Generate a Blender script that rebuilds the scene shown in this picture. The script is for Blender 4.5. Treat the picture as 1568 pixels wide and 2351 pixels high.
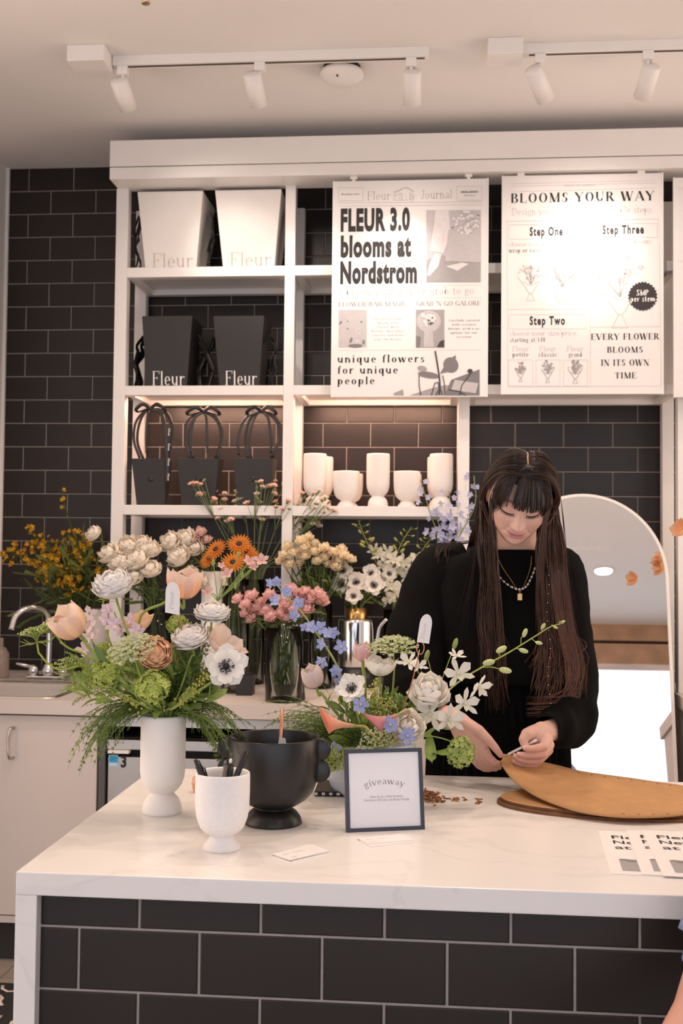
import bpy, bmesh, math, random
from mathutils import Vector, Matrix, Euler, noise
import numpy as np

for _o in list(bpy.data.objects):
    bpy.data.objects.remove(_o)
SC = bpy.context.scene
COL = SC.collection
random.seed(7)
PI = math.pi

# ------------------------------------------------------------------ camera
FPX, YAW, PITCH, ROLL, CAMZ = 2513.0, 0.0867844, 0.0384443, 0.0097657, 1.46
_cy, _sy = math.cos(YAW), math.sin(YAW)
_cp, _sp = math.cos(PITCH), math.sin(PITCH)
_cr, _sr = math.cos(ROLL), math.sin(ROLL)
FW = Vector((-_sy * _cp, _cy * _cp, _sp))
_R0 = Vector((_cy, _sy, 0))
_U0 = _R0.cross(FW)
RT = _R0 * _cr + _U0 * _sr
UP = _U0 * _cr - _R0 * _sr
CAMP = Vector((0, 0, CAMZ))
cam_data = bpy.data.cameras.new('camera')
cam_data.sensor_fit = 'VERTICAL'
cam_data.sensor_height = 36.0
cam_data.sensor_width = 24.0
cam_data.lens = 36.0 * FPX / 2351.0
cam_data.clip_start = 0.05
cam_data.dof.use_dof = True
cam_data.dof.focus_distance = 2.4
cam_data.dof.aperture_fstop = 7.5
cam = bpy.data.objects.new('camera', cam_data)
COL.objects.link(cam)
cam.matrix_world = Matrix(((RT.x, UP.x, -FW.x, 0), (RT.y, UP.y, -FW.y, 0), (RT.z, UP.z, -FW.z, CAMZ), (0, 0, 0, 1)))
SC.camera = cam


def ray(x, y):
    return FW + RT * ((x - 784.0) / FPX) + UP * ((1175.5 - y) / FPX)


def at(x, y, Y):
    """world point seen at photo pixel x, y on the plane at distance Y"""
    d = ray(x, y)
    return CAMP + d * (Y / d.y)


def atz(x, y, Z):
    d = ray(x, y)
    return CAMP + d * ((Z - CAMZ) / d.z)


# ------------------------------------------------------------------ world, exposure, lights of the room
VS = SC.view_settings
VS.view_transform = 'Standard'
VS.look = 'None'
VS.gamma = 1.0
VS.use_curve_mapping = False
VS.exposure = 0.1
WARM = (1.0, 0.71, 0.50)
LIGHT_SCALE = 1.0
WORLD = bpy.data.worlds.new('shop_air')
SC.world = WORLD
WORLD.use_nodes = True
WORLD.node_tree.nodes['Background'].inputs[0].default_value = (1.0, 0.765, 0.615, 1)
WORLD.node_tree.nodes['Background'].inputs[1].default_value = 2.55


def area_lamp(name, loc, size, power, color, target=None, size_y=None, shape='DISK', spread=PI):
    l = bpy.data.lights.new(name, 'AREA')
    l.shape = shape
    l.size = size
    if size_y:
        l.size_y = size_y
    l.energy = power * LIGHT_SCALE
    l.color = color
    l.spread = spread
    o = bpy.data.objects.new(name, l)
    COL.objects.link(o)
    o.location = loc
    d = (Vector(target) - Vector(loc)) if target is not None else Vector((0, 0, -1))
    o.rotation_euler = d.to_track_quat('-Z', 'Y').to_euler()
    return o


def spot_lamp(name, loc, target, power, color, angle, blend=0.6, radius=0.025):
    l = bpy.data.lights.new(name, 'SPOT')
    l.energy = power * LIGHT_SCALE
    l.color = color
    l.spot_size = angle
    l.spot_blend = blend
    l.shadow_soft_size = radius
    o = bpy.data.objects.new(name, l)
    COL.objects.link(o)
    o.location = loc
    o.rotation_euler = (Vector(target) - Vector(loc)).to_track_quat('-Z', 'Y').to_euler()
    return o


CEIL = 3.18
# recessed shop downlights (some trims below); last two unseen, added to brighten back flowers
DOWNLIGHTS = [(-1.15, 2.05, 4.2), (0.10, 2.35, 4.2), (1.337, 2.2, 4), (-1.1, 0.108, 5), (1.337, 0.108, 5), (-0.95, 2.98, 8), (0.15, 3.0, 8)]
for (dx, dy, pw) in DOWNLIGHTS:
    area_lamp('downlight_lamp', (dx, dy, CEIL - 0.012), 0.13, pw, (1.0, 0.79, 0.63), spread=math.radians(150))

# ------------------------------------------------------------------ materials
def lin(c):
    return tuple(((x / 255.0) / 12.92 if x / 255.0 <= 0.04045 else ((x / 255.0 + 0.055) / 1.055) ** 2.4) for x in c)


MATS = {}


def mat(name, col=None, rough=0.5, metal=0.0, spec=0.5, var=0.0, scale=20.0, bump=0.0, coat=0.0, attr=False, transl=0.0, emit=None, emit_s=0.0, trans=0.0, ior=1.45, sheen=0.0):
    if name in MATS:
        return MATS[name]
    m = bpy.data.materials.new(name)
    m.use_nodes = True
    nt = m.node_tree
    b = nt.nodes['Principled BSDF']
    out = nt.nodes['Material Output']
    b.inputs['Roughness'].default_value = rough
    b.inputs['Metallic'].default_value = metal
    b.inputs['Specular IOR Level'].default_value = spec
    b.inputs['IOR'].default_value = ior
    b.inputs['Coat Weight'].default_value = coat
    b.inputs['Sheen Weight'].default_value = sheen
    b.inputs['Transmission Weight'].default_value = trans
    csock = None
    if attr:
        a = nt.nodes.new('ShaderNodeVertexColor')
        a.layer_name = 'Col'
        csock = a.outputs['Color']
    else:
        r = nt.nodes.new('ShaderNodeRGB')
        r.outputs[0].default_value = (*col, 1)
        csock = r.outputs[0]
    tc = nt.nodes.new('ShaderNodeTexCoord')
    nz = nt.nodes.new('ShaderNodeTexNoise')
    nz.inputs['Scale'].default_value = scale
    nz.inputs['Detail'].default_value = 4
    nt.links.new(tc.outputs['Object'], nz.inputs['Vector'])
    mr = nt.nodes.new('ShaderNodeMapRange')
    mr.inputs['From Min'].default_value = 0.25
    mr.inputs['From Max'].default_value = 0.75
    mr.inputs['To Min'].default_value = 1.0 - var
    mr.inputs['To Max'].default_value = 1.0 + var * 0.4
    nt.links.new(nz.outputs[0], mr.inputs['Value'])
    mx = nt.nodes.new('ShaderNodeVectorMath')
    mx.operation = 'SCALE'
    nt.links.new(csock, mx.inputs[0])
    nt.links.new(mr.outputs[0], mx.inputs['Scale'])
    csock = mx.outputs[0]
    nt.links.new(csock, b.inputs['Base Color'])
    if bump:
        bp = nt.nodes.new('ShaderNodeBump')
        bp.inputs['Strength'].default_value = bump
        bp.inputs['Distance'].default_value = 0.002
        nt.links.new(nz.outputs[0], bp.inputs['Height'])
        nt.links.new(bp.outputs[0], b.inputs['Normal'])
    if emit is not None:
        b.inputs['Emission Color'].default_value = (*emit, 1)
        b.inputs['Emission Strength'].default_value = emit_s
    if transl:
        t = nt.nodes.new('ShaderNodeBsdfTranslucent')
        nt.links.new(csock, t.inputs['Color'])
        mixs = nt.nodes.new('ShaderNodeMixShader')
        mixs.inputs[0].default_value = transl
        nt.links.new(b.outputs[0], mixs.inputs[1])
        nt.links.new(t.outputs[0], mixs.inputs[2])
        nt.links.new(mixs.outputs[0], out.inputs['Surface'])
    MATS[name] = m
    return m


# ------------------------------------------------------------------ mesh builder
class MB:
    def __init__(s):
        s.v, s.f, s.mi, s.sm, s.c = [], [], [], [], []

    def add(s, verts, faces, mi=0, smooth=False, col=None, M=None):
        n = len(s.v)
        if M is not None:
            verts = [M @ Vector(p) for p in verts]
        s.v.extend(tuple(p) for p in verts)
        if col is None:
            s.c.extend([(1, 1, 1)] * len(verts))
        elif isinstance(col[0], (int, float)):
            s.c.extend([tuple(col)] * len(verts))
        else:
            s.c.extend(col)
        for fc in faces:
            s.f.append([n + i for i in fc])
            s.mi.append(mi)
            s.sm.append(smooth)
        return s

    def merge(s, o, M=None, dm=0):
        n = len(s.v)
        vs = [M @ Vector(p) for p in o.v] if M is not None else o.v
        s.v.extend(tuple(p) for p in vs)
        s.c.extend(o.c)
        s.f.extend([[n + i for i in fc] for fc in o.f])
        s.mi.extend([k + dm for k in o.mi])
        s.sm.extend(o.sm)
        return s

    def box(s, x0, x1, y0, y1, z0, z1, mi=0, M=None, col=None):
        v = [(x, y, z) for z in (z0, z1) for y in (y0, y1) for x in (x0, x1)]
        return s.add(v, [(0, 2, 3, 1), (4, 5, 7, 6), (0, 1, 5, 4), (2, 6, 7, 3), (0, 4, 6, 2), (1, 3, 7, 5)], mi, False, col, M)

    def hexa(s, b, t, mi=0, col=None):
        """box from 4 bottom corners and 4 top corners (both counter-clockwise from above)"""
        return s.add(list(b) + list(t), [(3, 2, 1, 0), (4, 5, 6, 7), (0, 1, 5, 4), (1, 2, 6, 5), (2, 3, 7, 6), (3, 0, 4, 7)], mi, False, col)

    def lathe(s, prof, n=32, c=(0, 0, 0), mi=0, smooth=True, M=None, col=None, cols=None):
        v, f, cc = [], [], []
        for k, (r, z) in enumerate(prof):
            for i in range(n):
                a = 2 * PI * i / n
                v.append((c[0] + r * math.cos(a), c[1] + r * math.sin(a), c[2] + z))
                if cols:
                    cc.append(cols[k])
        for k in range(len(prof) - 1):
            for i in range(n):
                j = (i + 1) % n
                f.append((k * n + i, k * n + j, (k + 1) * n + j, (k + 1) * n + i))
        if prof[0][0] > 1e-6:
            f.append(tuple(range(n))[::-1])
        if prof[-1][0] > 1e-6:
            f.append(tuple((len(prof) - 1) * n + i for i in range(n)))
        return s.add(v, f, mi, smooth, cc if cols else col, M)

    def tube(s, pts, rad, n=8, mi=0, smooth=True, col=None, cap=True, flat=1.0, up=None):
        pts = [Vector(p) for p in pts]
        m = len(pts)
        if not hasattr(rad, '__len__'):
            rad = [rad] * m
        t0 = (pts[1] - pts[0]).normalized()
        ref = Vector(up) if up is not None else (Vector((0, 0, 1)) if abs(t0.z) < 0.9 else Vector((0, 1, 0)))
        nrm = (ref - t0 * ref.dot(t0)).normalized()
        v, f, cc = [], [], []
        for i, p in enumerate(pts):
            t = (pts[min(i + 1, m - 1)] - pts[max(i - 1, 0)])
            t = t.normalized() if t.length > 1e-9 else t0
            nrm = nrm - t * nrm.dot(t)
            nrm = nrm.normalized() if nrm.length > 1e-9 else t.orthogonal().normalized()
            b = t.cross(nrm)
            for k in range(n):
                a = 2 * PI * k / n
                v.append(p + nrm * (math.cos(a) * rad[i] * flat) + b * (math.sin(a) * rad[i]))
                if col is not None and not isinstance(col[0], (int, float)):
                    cc.append(col[i])
        for i in range(m - 1):
            for k in range(n):
                j = (k + 1) % n
                f.append((i * n + k, i * n + j, (i + 1) * n + j, (i + 1) * n + k))
        if cap:
            f.append(tuple(range(n))[::-1])
            f.append(tuple((m - 1) * n + k for k in range(n)))
        return s.add(v, f, mi, smooth, cc if cc else col)

    def sphere(s, c, r, nu=10, nv=7, mi=0, col=None, sc=(1, 1, 1)):
        prof = [(max(r * math.sin(PI * k / nv), 1e-7), -r * math.cos(PI * k / nv)) for k in range(nv + 1)]
        return s.lathe(prof, nu, mi=mi, col=col, M=Matrix.Translation(Vector(c)) @ Matrix.Diagonal((*sc, 1)))

    def grid(s, fn, nu, nv, mi=0, smooth=True, colfn=None, M=None):
        v, f, cc = [], [], []
        for j in range(nv + 1):
            for i in range(nu + 1):
                v.append(fn(i / nu, j / nv))
                if colfn:
                    cc.append(colfn(i / nu, j / nv))
        for j in range(nv):
            for i in range(nu):
                a = j * (nu + 1) + i
                f.append((a, a + 1, a + nu + 2, a + nu + 1))
        return s.add(v, f, mi, smooth, cc if colfn else None, M)


def obj(name, mb, mats, parent=None, bevel=0.0, sub=0, solid=0.0, local=False, weld=0.0, segs=2):
    """one mesh object; with a parent the vertices (given in world space) become relative to it"""
    me = bpy.data.meshes.new(name)
    off = Vector((0, 0, 0))
    if parent is not None and not local:
        p = parent
        while p is not None:
            off = off + Vector(p.location)
            p = p.parent
    vs = [(v[0] - off.x, v[1] - off.y, v[2] - off.z) for v in mb.v]
    me.from_pydata(vs, [], mb.f)
    if not isinstance(mats, (list, tuple)):
        mats = [mats]
    for m in mats:
        me.materials.append(m)
    me.polygons.foreach_set('material_index', mb.mi)
    me.polygons.foreach_set('use_smooth', mb.sm)
    if any('Col' in m.name or m.get('attr') for m in mats) or any(c != (1, 1, 1) for c in mb.c[:1]) or len(set(mb.c)) > 1:
        ca = me.color_attributes.new('Col', 'FLOAT_COLOR', 'POINT')
        ca.data.foreach_set('color', np.hstack([np.array(mb.c, dtype=np.float32).reshape(-1, 3), np.ones((len(mb.c), 1), np.float32)]).ravel())
    me.update()
    o = bpy.data.objects.new(name, me)
    COL.objects.link(o)
    if parent is not None:
        o.parent = parent
    if weld:
        w = o.modifiers.new('weld', 'WELD')
        w.merge_threshold = weld
    if solid:
        sd = o.modifiers.new('thickness', 'SOLIDIFY')
        sd.thickness = solid
        sd.offset = 0
    if bevel:
        bv = o.modifiers.new('bevel', 'BEVEL')
        bv.width = bevel
        bv.segments = segs
        bv.limit_method = 'ANGLE'
        bv.angle_limit = math.radians(35)
    if sub:
        sb = o.modifiers.new('subdivision', 'SUBSURF')
        sb.levels = sb.render_levels = sub
    return o


def tag(o, label=None, cat=None, group=None, kind=None):
    if label:
        o['label'] = label
    if cat:
        o['category'] = cat
    if group:
        o['group'] = group
    if kind:
        o['kind'] = kind
    return o


def thing(name, label, cat, loc=(0, 0, 0), group=None, rz=0.0):
    o = bpy.data.objects.new(name, None)
    o.empty_display_size = 0.05
    COL.objects.link(o)
    o.location = loc
    o.rotation_euler = (0, 0, rz)
    return tag(o, label, cat, group)


def copy_thing(root, loc, label=None, group=None, rz=None):
    """a copy of a thing with copies of its parts and sub-parts"""
    r = root.copy()
    COL.objects.link(r)
    r.location = loc
    if rz is not None:
        r.rotation_euler = (0, 0, rz)
    if label:
        r['label'] = label
    if group:
        r['group'] = group
    for ch in list(root.children):
        c = ch.copy()
        COL.objects.link(c)
        c.parent = r
        for g in list(ch.children):
            d = g.copy()
            COL.objects.link(d)
            d.parent = c
    return r


def struct(name, mb, mats, parent=None, **k):
    o = obj(name, mb, mats, parent, **k)
    if parent is None:
        o['kind'] = 'structure'
    return o


def spline(pts, n=8):
    """Catmull-Rom through the points"""
    P = [Vector(p) for p in pts]
    if len(P) < 3:
        return [P[0].lerp(P[-1], i / n) for i in range(n + 1)]
    P = [P[0] * 2 - P[1]] + P + [P[-1] * 2 - P[-2]]
    out = []
    for i in range(1, len(P) - 2):
        a, b, c, d = P[i - 1], P[i], P[i + 1], P[i + 2]
        for k in range(n):
            t = k / n
            out.append(0.5 * ((2 * b) + (c - a) * t + (2 * a - 5 * b + 4 * c - d) * t * t + (3 * b - a - 3 * c + d) * t ** 3))
    out.append(P[-2])
    return out


def lerp(a, b, t):
    return a + (b - a) * t


def mixc(a, b, t):
    t = max(0.0, min(1.0, t))
    return tuple(a[i] + (b[i] - a[i]) * t for i in range(3))


def aim(d, up=(0, 0, 1), spin=0.0):
    """rotation whose +Z points along d"""
    return Vector(d).normalized().to_track_quat('Z', 'Y').to_matrix().to_4x4() @ Matrix.Rotation(spin, 4, 'Z')
# ------------------------------------------------------------------ lettering
def sans(body, h, xs=1.0, bold=0.0, align='LEFT', track=1.0):
    """flat sans lettering in the XZ plane (facing -Y), cap height h, from Blender's own font"""
    cu = bpy.data.curves.new('t', 'FONT')
    cu.body = body
    cu.size = h / 0.69
    cu.align_x = align
    cu.offset = bold
    cu.space_character = track
    cu.resolution_u = 3
    o = bpy.data.objects.new('t', cu)
    COL.objects.link(o)
    me = o.to_mesh()
    v = [(p.co.x * xs, 0.0, p.co.y) for p in me.vertices]
    f = [tuple(p.vertices) for p in me.polygons]
    o.to_mesh_clear()
    bpy.data.objects.remove(o)
    bpy.data.curves.remove(cu)
    mb = MB()
    mb.add(v, f)
    return mb


# high-contrast serif letters: V stem, H hairline, D thick diagonal, d thin diagonal, O ring arc, S spine, o dot; units of cap height
GW = {}
_T = """A .74|d .03 0 .36 1;D .36 1 .68 0;H .17 .55 .34;s .03 0 .09;s .68 0 .13
B .62|V .12 0 1;O .30 .76 .24 .24 -90 90;O .32 .27 .28 .27 -90 90;H .04 .34 1;H .04 .34 0;H .12 .34 .53
C .66|O .36 .5 .33 .5 45 315;V .64 .72 .98 h;V .64 .05 .25 h
D .72|V .12 0 1;O .34 .5 .34 .5 -90 90;H .03 .36 1;H .03 .36 0
E .60|V .12 0 1;H .03 .55 1;H .03 .57 0;H .12 .40 .52;V .55 .78 1 h;V .57 0 .24 h;V .40 .42 .62 h
F .56|V .12 0 1;H .03 .54 1;H .12 .38 .52;V .54 .78 1 h;V .38 .42 .62 h;s .12 0 .12
G .72|O .36 .5 .33 .5 45 315;V .62 .05 .42;s .62 .42 .12;V .62 .72 .98 h
I .28|V .14 0 1;s .14 0 .12;s .14 1 .12
J .46|V .32 .2 1;O .18 .2 .17 .2 180 360;s .32 1 .12
K .70|V .12 0 1;d .2 .42 .6 1;D .28 .52 .62 0;s .12 0 .1;s .12 1 .1;s .64 0 .1;s .58 1 .1
L .56|V .12 0 1;H .03 .53 0;V .53 0 .26 h;s .12 1 .11
M .90|d .11 0 .13 1;D .13 1 .44 .02;d .44 .02 .76 1;V .77 0 1;s .11 0 .1;s .77 0 .12;s .12 1 .09;s .78 1 .1
N .74|V .10 0 1 h;D .10 1 .62 0;V .63 0 1 h;s .10 0 .1;s .08 1 .1;s .63 1 .1
O .74|O .37 .5 .34 .5 0 360
P .60|V .12 0 1;O .30 .74 .27 .26 -90 90;H .04 .32 1;H .12 .32 .48;s .12 0 .12
R .68|V .12 0 1;O .30 .75 .25 .25 -90 90;H .04 .32 1;H .12 .32 .5;D .32 .5 .60 0;s .12 0 .11;s .63 0 .08
S .54|O .27 .74 .2 .26 45 250;O .27 .26 .22 .26 -135 75;V .47 .72 .98 h;V .05 .04 .28 h
T .64|V .32 0 1;H .02 .62 1;V .02 .76 1 h;V .62 .76 1 h;s .32 0 .12
U .72|V .12 .3 1;V .60 .3 1 h;O .36 .3 .24 .3 180 360;s .12 1 .11;s .60 1 .1
V .72|D .05 1 .36 0;d .36 0 .66 1;s .06 1 .1;s .66 1 .09
W 1.02|D .05 1 .28 0;d .28 0 .50 1;D .48 1 .70 0;d .70 0 .94 1;s .06 1 .1;s .94 1 .09;s .47 1 .08
X .7|D .07 1 .62 0;d .07 0 .62 1;s .08 1 .1;s .62 0 .1;s .07 0 .08;s .62 1 .08
Y .70|D .05 1 .35 .45;d .35 .45 .64 1;V .35 0 .47;s .06 1 .1;s .64 1 .09;s .35 0 .11
Z .6|H .05 .55 1;H .05 .57 0;D .5 1 .08 0;V .05 .78 1 h;V .57 0 .22 h
a .50|O .22 .16 .17 .16 60 300;V .37 .05 .5;O .23 .5 .15 .15 0 160;H .37 .47 .02
b .52|V .11 0 1;O .27 .32 .21 .32 0 360;s .09 1 .06
c .46|O .26 .32 .22 .32 50 310;o .41 .5 .05
d .54|V .42 0 1;O .25 .32 .21 .32 0 360;s .40 1 .06;H .42 .5 .01
e .48|O .25 .32 .21 .32 0 315;H .06 .45 .34
f .34|V .15 0 .8;O .28 .8 .13 .2 60 180;H .03 .30 .63;s .15 0 .1;o .34 .92 .04
g .50|O .23 .4 .18 .24 0 360;O .24 -.1 .21 .16 0 360;d .12 .2 .1 .05;o .44 .6 .05
h .56|V .11 0 1;O .27 .45 .16 .19 0 180;V .43 0 .46;s .11 0 .1;s .43 0 .1;s .09 1 .06
i .26|V .13 0 .64;s .13 0 .1;s .10 .64 .06;o .13 .86 .07
j .26|V .13 -.15 .64;O .03 -.15 .1 .15 180 360;o .13 .86 .07
k .54|V .11 0 1;d .17 .26 .44 .64;D .22 .32 .46 0;s .11 0 .1;s .47 0 .08
l .25|V .12 0 1;s .12 0 .1;s .09 1 .06
m .82|V .11 0 .64;O .26 .45 .15 .19 0 180;V .41 0 .46;O .56 .45 .15 .19 0 180;V .70 0 .46;s .11 0 .1;s .41 0 .1;s .70 0 .1
n .56|V .11 0 .64;O .27 .45 .16 .19 0 180;V .43 0 .46;s .11 0 .1;s .43 0 .1;s .08 .64 .06
o .52|O .26 .32 .22 .32 0 360
p .54|V .11 -.32 .64;O .28 .32 .21 .32 0 360;s .11 -.32 .1;s .08 .64 .06
q .54|V .43 -.32 .64;O .25 .32 .21 .32 0 360;s .43 -.32 .1
r .42|V .11 0 .64;O .28 .44 .17 .2 50 180;s .11 0 .1;o .36 .58 .055;s .08 .64 .06
s .40|O .20 .47 .14 .17 45 250;O .20 .17 .16 .17 -135 75;V .34 .48 .62 h;V .05 .02 .17 h
t .34|V .15 .1 .85;O .27 .12 .12 .12 180 290;H .02 .30 .63
u .56|V .11 .2 .64;O .27 .2 .16 .2 180 360;V .43 0 .64;s .08 .64 .06;s .41 .64 .06;H .43 .52 .01
v .50|D .05 .64 .25 0;d .25 0 .45 .64;s .06 .64 .08;s .45 .64 .07
w .74|D .05 .64 .21 0;d .21 0 .37 .64;D .36 .64 .52 0;d .52 0 .68 .64;s .06 .64 .08;s .68 .64 .07
x .5|D .06 .64 .42 0;d .06 0 .42 .64;s .07 .64 .07;s .42 0 .07
y .50|D .05 .64 .25 0;d .10 -.28 .45 .64;s .06 .64 .08;s .45 .64 .07;o .08 -.27 .05
z .46|H .05 .40 .63;H .05 .42 .01;D .38 .64 .06 0
$ .5|O .25 .72 .17 .22 45 250;O .25 .28 .19 .24 -135 75;V .25 -.06 1.06 h
4 .5|V .34 0 1;d .05 .3 .32 1;H .04 .46 .3
0 .5|O .25 .5 .21 .5 0 360
, .2|o .1 .03 .06
. .2|o .1 .05 .06
' .15|V .08 .75 1
/ .35|d .03 -.1 .32 1
- .3|H .05 .25 .32"""
for _l in _T.split('\n'):
    _h, _b = _l.split('|')
    _c, _w = _h.split(' ')
    GW[_c] = (float(_w), [q.split(' ') for q in _b.split(';')])


def serif(body, h, width=None, align='LEFT', thick=0.135, hair=0.035, track=0.06, arc=None):
    """flat serif lettering in the XZ plane facing -Y; fitted to a width when given"""
    mb = MB()

    def quad(a, b, c, d):
        mb.add([(p[0] * h, 0, p[1] * h) for p in (a, b, c, d)], [(0, 1, 2, 3)])
    x = 0.0
    for ch in body:
        if ch == ' ':
            x += 0.30 + track
            continue
        w, ops = GW.get(ch, GW['o'])
        n0 = len(mb.v)
        for q in ops:
            k, a = q[0], [float(t) for t in q[1:] if t != 'h']
            if k == 'V':
                t = hair if q[-1] == 'h' else thick
                quad((x + a[0] - t / 2, a[1]), (x + a[0] + t / 2, a[1]), (x + a[0] + t / 2, a[2]), (x + a[0] - t / 2, a[2]))
            elif k == 'H':
                z0 = a[2] - hair if a[2] > 0.95 else (a[2] if a[2] < 0.05 else a[2] - hair / 2)
                quad((x + a[0], z0), (x + a[1], z0), (x + a[1], z0 + hair), (x + a[0], z0 + hair))
            elif k == 's':
                z0 = a[1] if (a[1] < 0.3) else a[1] - hair
                quad((x + a[0] - a[2], z0), (x + a[0] + a[2], z0), (x + a[0] + a[2], z0 + hair), (x + a[0] - a[2], z0 + hair))
            elif k in 'Dd':
                t = (thick if k == 'D' else hair) * 0.58
                quad((x + a[0] - t, a[1]), (x + a[0] + t, a[1]), (x + a[2] + t, a[3]), (x + a[2] - t, a[3]))
            elif k == 'o':
                pts = [(x + a[0] + a[2] * math.cos(2 * PI * i / 8), a[1] + a[2] * math.sin(2 * PI * i / 8)) for i in range(8)]
                mb.add([(p[0] * h, 0, p[1] * h) for p in pts], [tuple(range(8))])
            elif k == 'O':
                cx, cz, rx, rz, a0, a1 = a
                ns = max(6, int(abs(a1 - a0) / 15))
                for i in range(ns):
                    p = []
                    for aa in (a0 + (a1 - a0) * i / ns, a0 + (a1 - a0) * (i + 1) / ns):
                        r = math.radians(aa)
                        p.append((x + cx + rx * math.cos(r), cz + rz * math.sin(r)))
                        p.append((x + cx + max(rx - thick, 0.01) * math.cos(r), cz + max(rz - hair, 0.01) * math.sin(r)))
                    quad(p[0], p[2], p[3], p[1])
        x += w + track
    tot = (x - track) * h
    sx = width / tot if width else 1.0
    tw = tot * sx
    ox = {'LEFT': 0, 'CENTER': -tw / 2, 'RIGHT': -tw}[align]
    mb.v = [(v[0] * sx + ox, v[1], v[2]) for v in mb.v]
    if arc:
        mb.v = [((arc + v[2]) * math.sin(v[0] / arc), 0, (arc + v[2]) * math.cos(v[0] / arc) - arc) for v in mb.v]
    mb.c = [(1, 1, 1)] * len(mb.v)
    return mb


def fit(mb, width):
    x0 = min(v[0] for v in mb.v)
    x1 = max(v[0] for v in mb.v)
    k = width / max(x1 - x0, 1e-6)
    mb.v = [((v[0] - x0) * k, v[1], v[2]) for v in mb.v]
    return mb
# ------------------------------------------------------------------ shared materials
M_WHITE = mat('white_paint', (0.80, 0.775, 0.75), 0.55, var=0.03, scale=6)
M_CEIL = mat('ceiling_paint', (0.80, 0.775, 0.755), 0.9, var=0.03, scale=2)
M_METALW = mat('white_powder_coat', (0.82, 0.79, 0.765), 0.38, var=0.02, scale=8)
M_TILE = mat('charcoal_tile_glaze', (0.024, 0.0185, 0.0165), 0.32, spec=0.40, var=0.25, scale=3)
M_GROUT = mat('pale_grout', (0.36, 0.325, 0.305), 0.9, var=0.12, scale=60)
M_LAMI = mat('taupe_laminate', (0.62, 0.56, 0.53), 0.5, var=0.05, scale=3)
M_BLACK = mat('black_gap', (0.008, 0.008, 0.008), 0.7, var=0.1)
M_CHROME = mat('chrome', (0.75, 0.75, 0.75), 0.12, 1.0, var=0.02)
M_STEEL = mat('brushed_steel', (0.56, 0.53, 0.50), 0.33, 1.0, var=0.08, scale=14)
M_FLOOR = mat('brown_floor_tile', (0.31, 0.265, 0.23), 0.45, var=0.2, scale=9)
M_INK = mat('black_ink', (0.02, 0.018, 0.018), 0.6, var=0.05)
M_GREYINK = mat('grey_ink', (0.34, 0.31, 0.31), 0.7, var=0.05)
M_PALEINK = mat('pale_ink', (0.58, 0.54, 0.53), 0.7, var=0.05)

TW, TH = 0.2064, 0.104594


def tile_wall(x0, x1, z0, z1, Y, xph, zph, odd_int, gw=0.0046, dep=0.004):
    """running-bond tiles standing proud of a grout bed, facing -Y"""
    mb = MB()
    mb.box(x0, x1, Y + dep, Y + 0.03, z0, z1, 1)
    j0 = int(math.floor((zph - z1) / TH)) - 1
    j1 = int(math.ceil((zph - z0) / TH)) + 1
    for j in range(j0, j1):
        zt, zb = zph - j * TH, zph - (j + 1) * TH
        sh = 0.0 if ((j % 2 == 1) == odd_int) else 0.5
        i0 = int(math.floor((x0 - xph) / TW)) - 2
        i1 = int(math.ceil((x1 - xph) / TW)) + 2
        for i in range(i0, i1):
            a = max(xph + (i + sh) * TW + gw / 2, x0)
            b = min(xph + (i + sh + 1) * TW - gw / 2, x1)
            c = max(zb + gw / 2, z0)
            d = min(zt - gw / 2, z1)
            if b - a < 0.006 or d - c < 0.006:
                continue
            e = 0.0022
            v = [(a, Y + dep, c), (b, Y + dep, c), (b, Y + dep, d), (a, Y + dep, d),
                 (a, Y + e * .6, c), (b, Y + e * .6, c), (b, Y + e * .6, d), (a, Y + e * .6, d),
                 (a + e, Y, c + e), (b - e, Y, c + e), (b - e, Y, d - e), (a + e, Y, d - e)]
            f = [(8, 9, 10, 11)]
            for k in range(4):
                n = (k + 1) % 4
                f += [(k, n, n + 4, k + 4), (k + 4, n + 4, n + 8, k + 8)]
            mb.add(v, f, 0)
    return mb


# ------------------------------------------------------------------ the setting
WY = 4.718
struct('wall_back', tile_wall(-1.935, 3.0, 0.0, CEIL, WY, -1.73245, CAMZ + 1.71926, True), [M_TILE, M_GROUT])
b = MB()
b.box(-2.05, -1.935, 3.25, WY + 0.03, 0, CEIL)
struct('wall_left', b, M_WHITE)
b = MB()
b.box(-3.1, -3.0, -1.92, 0.9, 0, CEIL)
struct('wall_left', b, M_WHITE)  # unseen front piece, added to hold back world light from the left
b = MB()
b.box(-1.935, -1.922, WY - 0.012, WY, 0.93, CEIL)
struct('trim_2', b, M_WHITE)
# sides left open for world light; unseen front side walls added to block it
b = MB()
b.box(3.0, 3.1, -1.92, 2.0, 0, CEIL)
struct('blocker_wall_right', b, M_WHITE)  # unseen, added and sized to keep world light off the counter front
b = MB()
b.box(-3.1, 3.1, -2.6, WY + 0.03, CEIL, CEIL + 0.1)
struct('ceiling', b, M_CEIL)

# floor of square brown tiles
b = MB()
b.box(-3.1, 3.1, -2.6, WY + 0.03, -0.05, -0.003, 1)
for i in range(-11, 11):
    for j in range(-9, 16):
        x0, y0 = i * 0.305 + 0.05, j * 0.305 + 0.03
        if x0 > -3.2 and x0 + 0.3 < 3.12:
            b.box(x0 + 0.0015, x0 + 0.3035, y0 + 0.0015, y0 + 0.3035, -0.003, 0.0, 0)
struct('floor', b, [M_FLOOR, mat('dark_floor_joint', (0.07, 0.05, 0.04), 0.9, var=0.1)])

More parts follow.
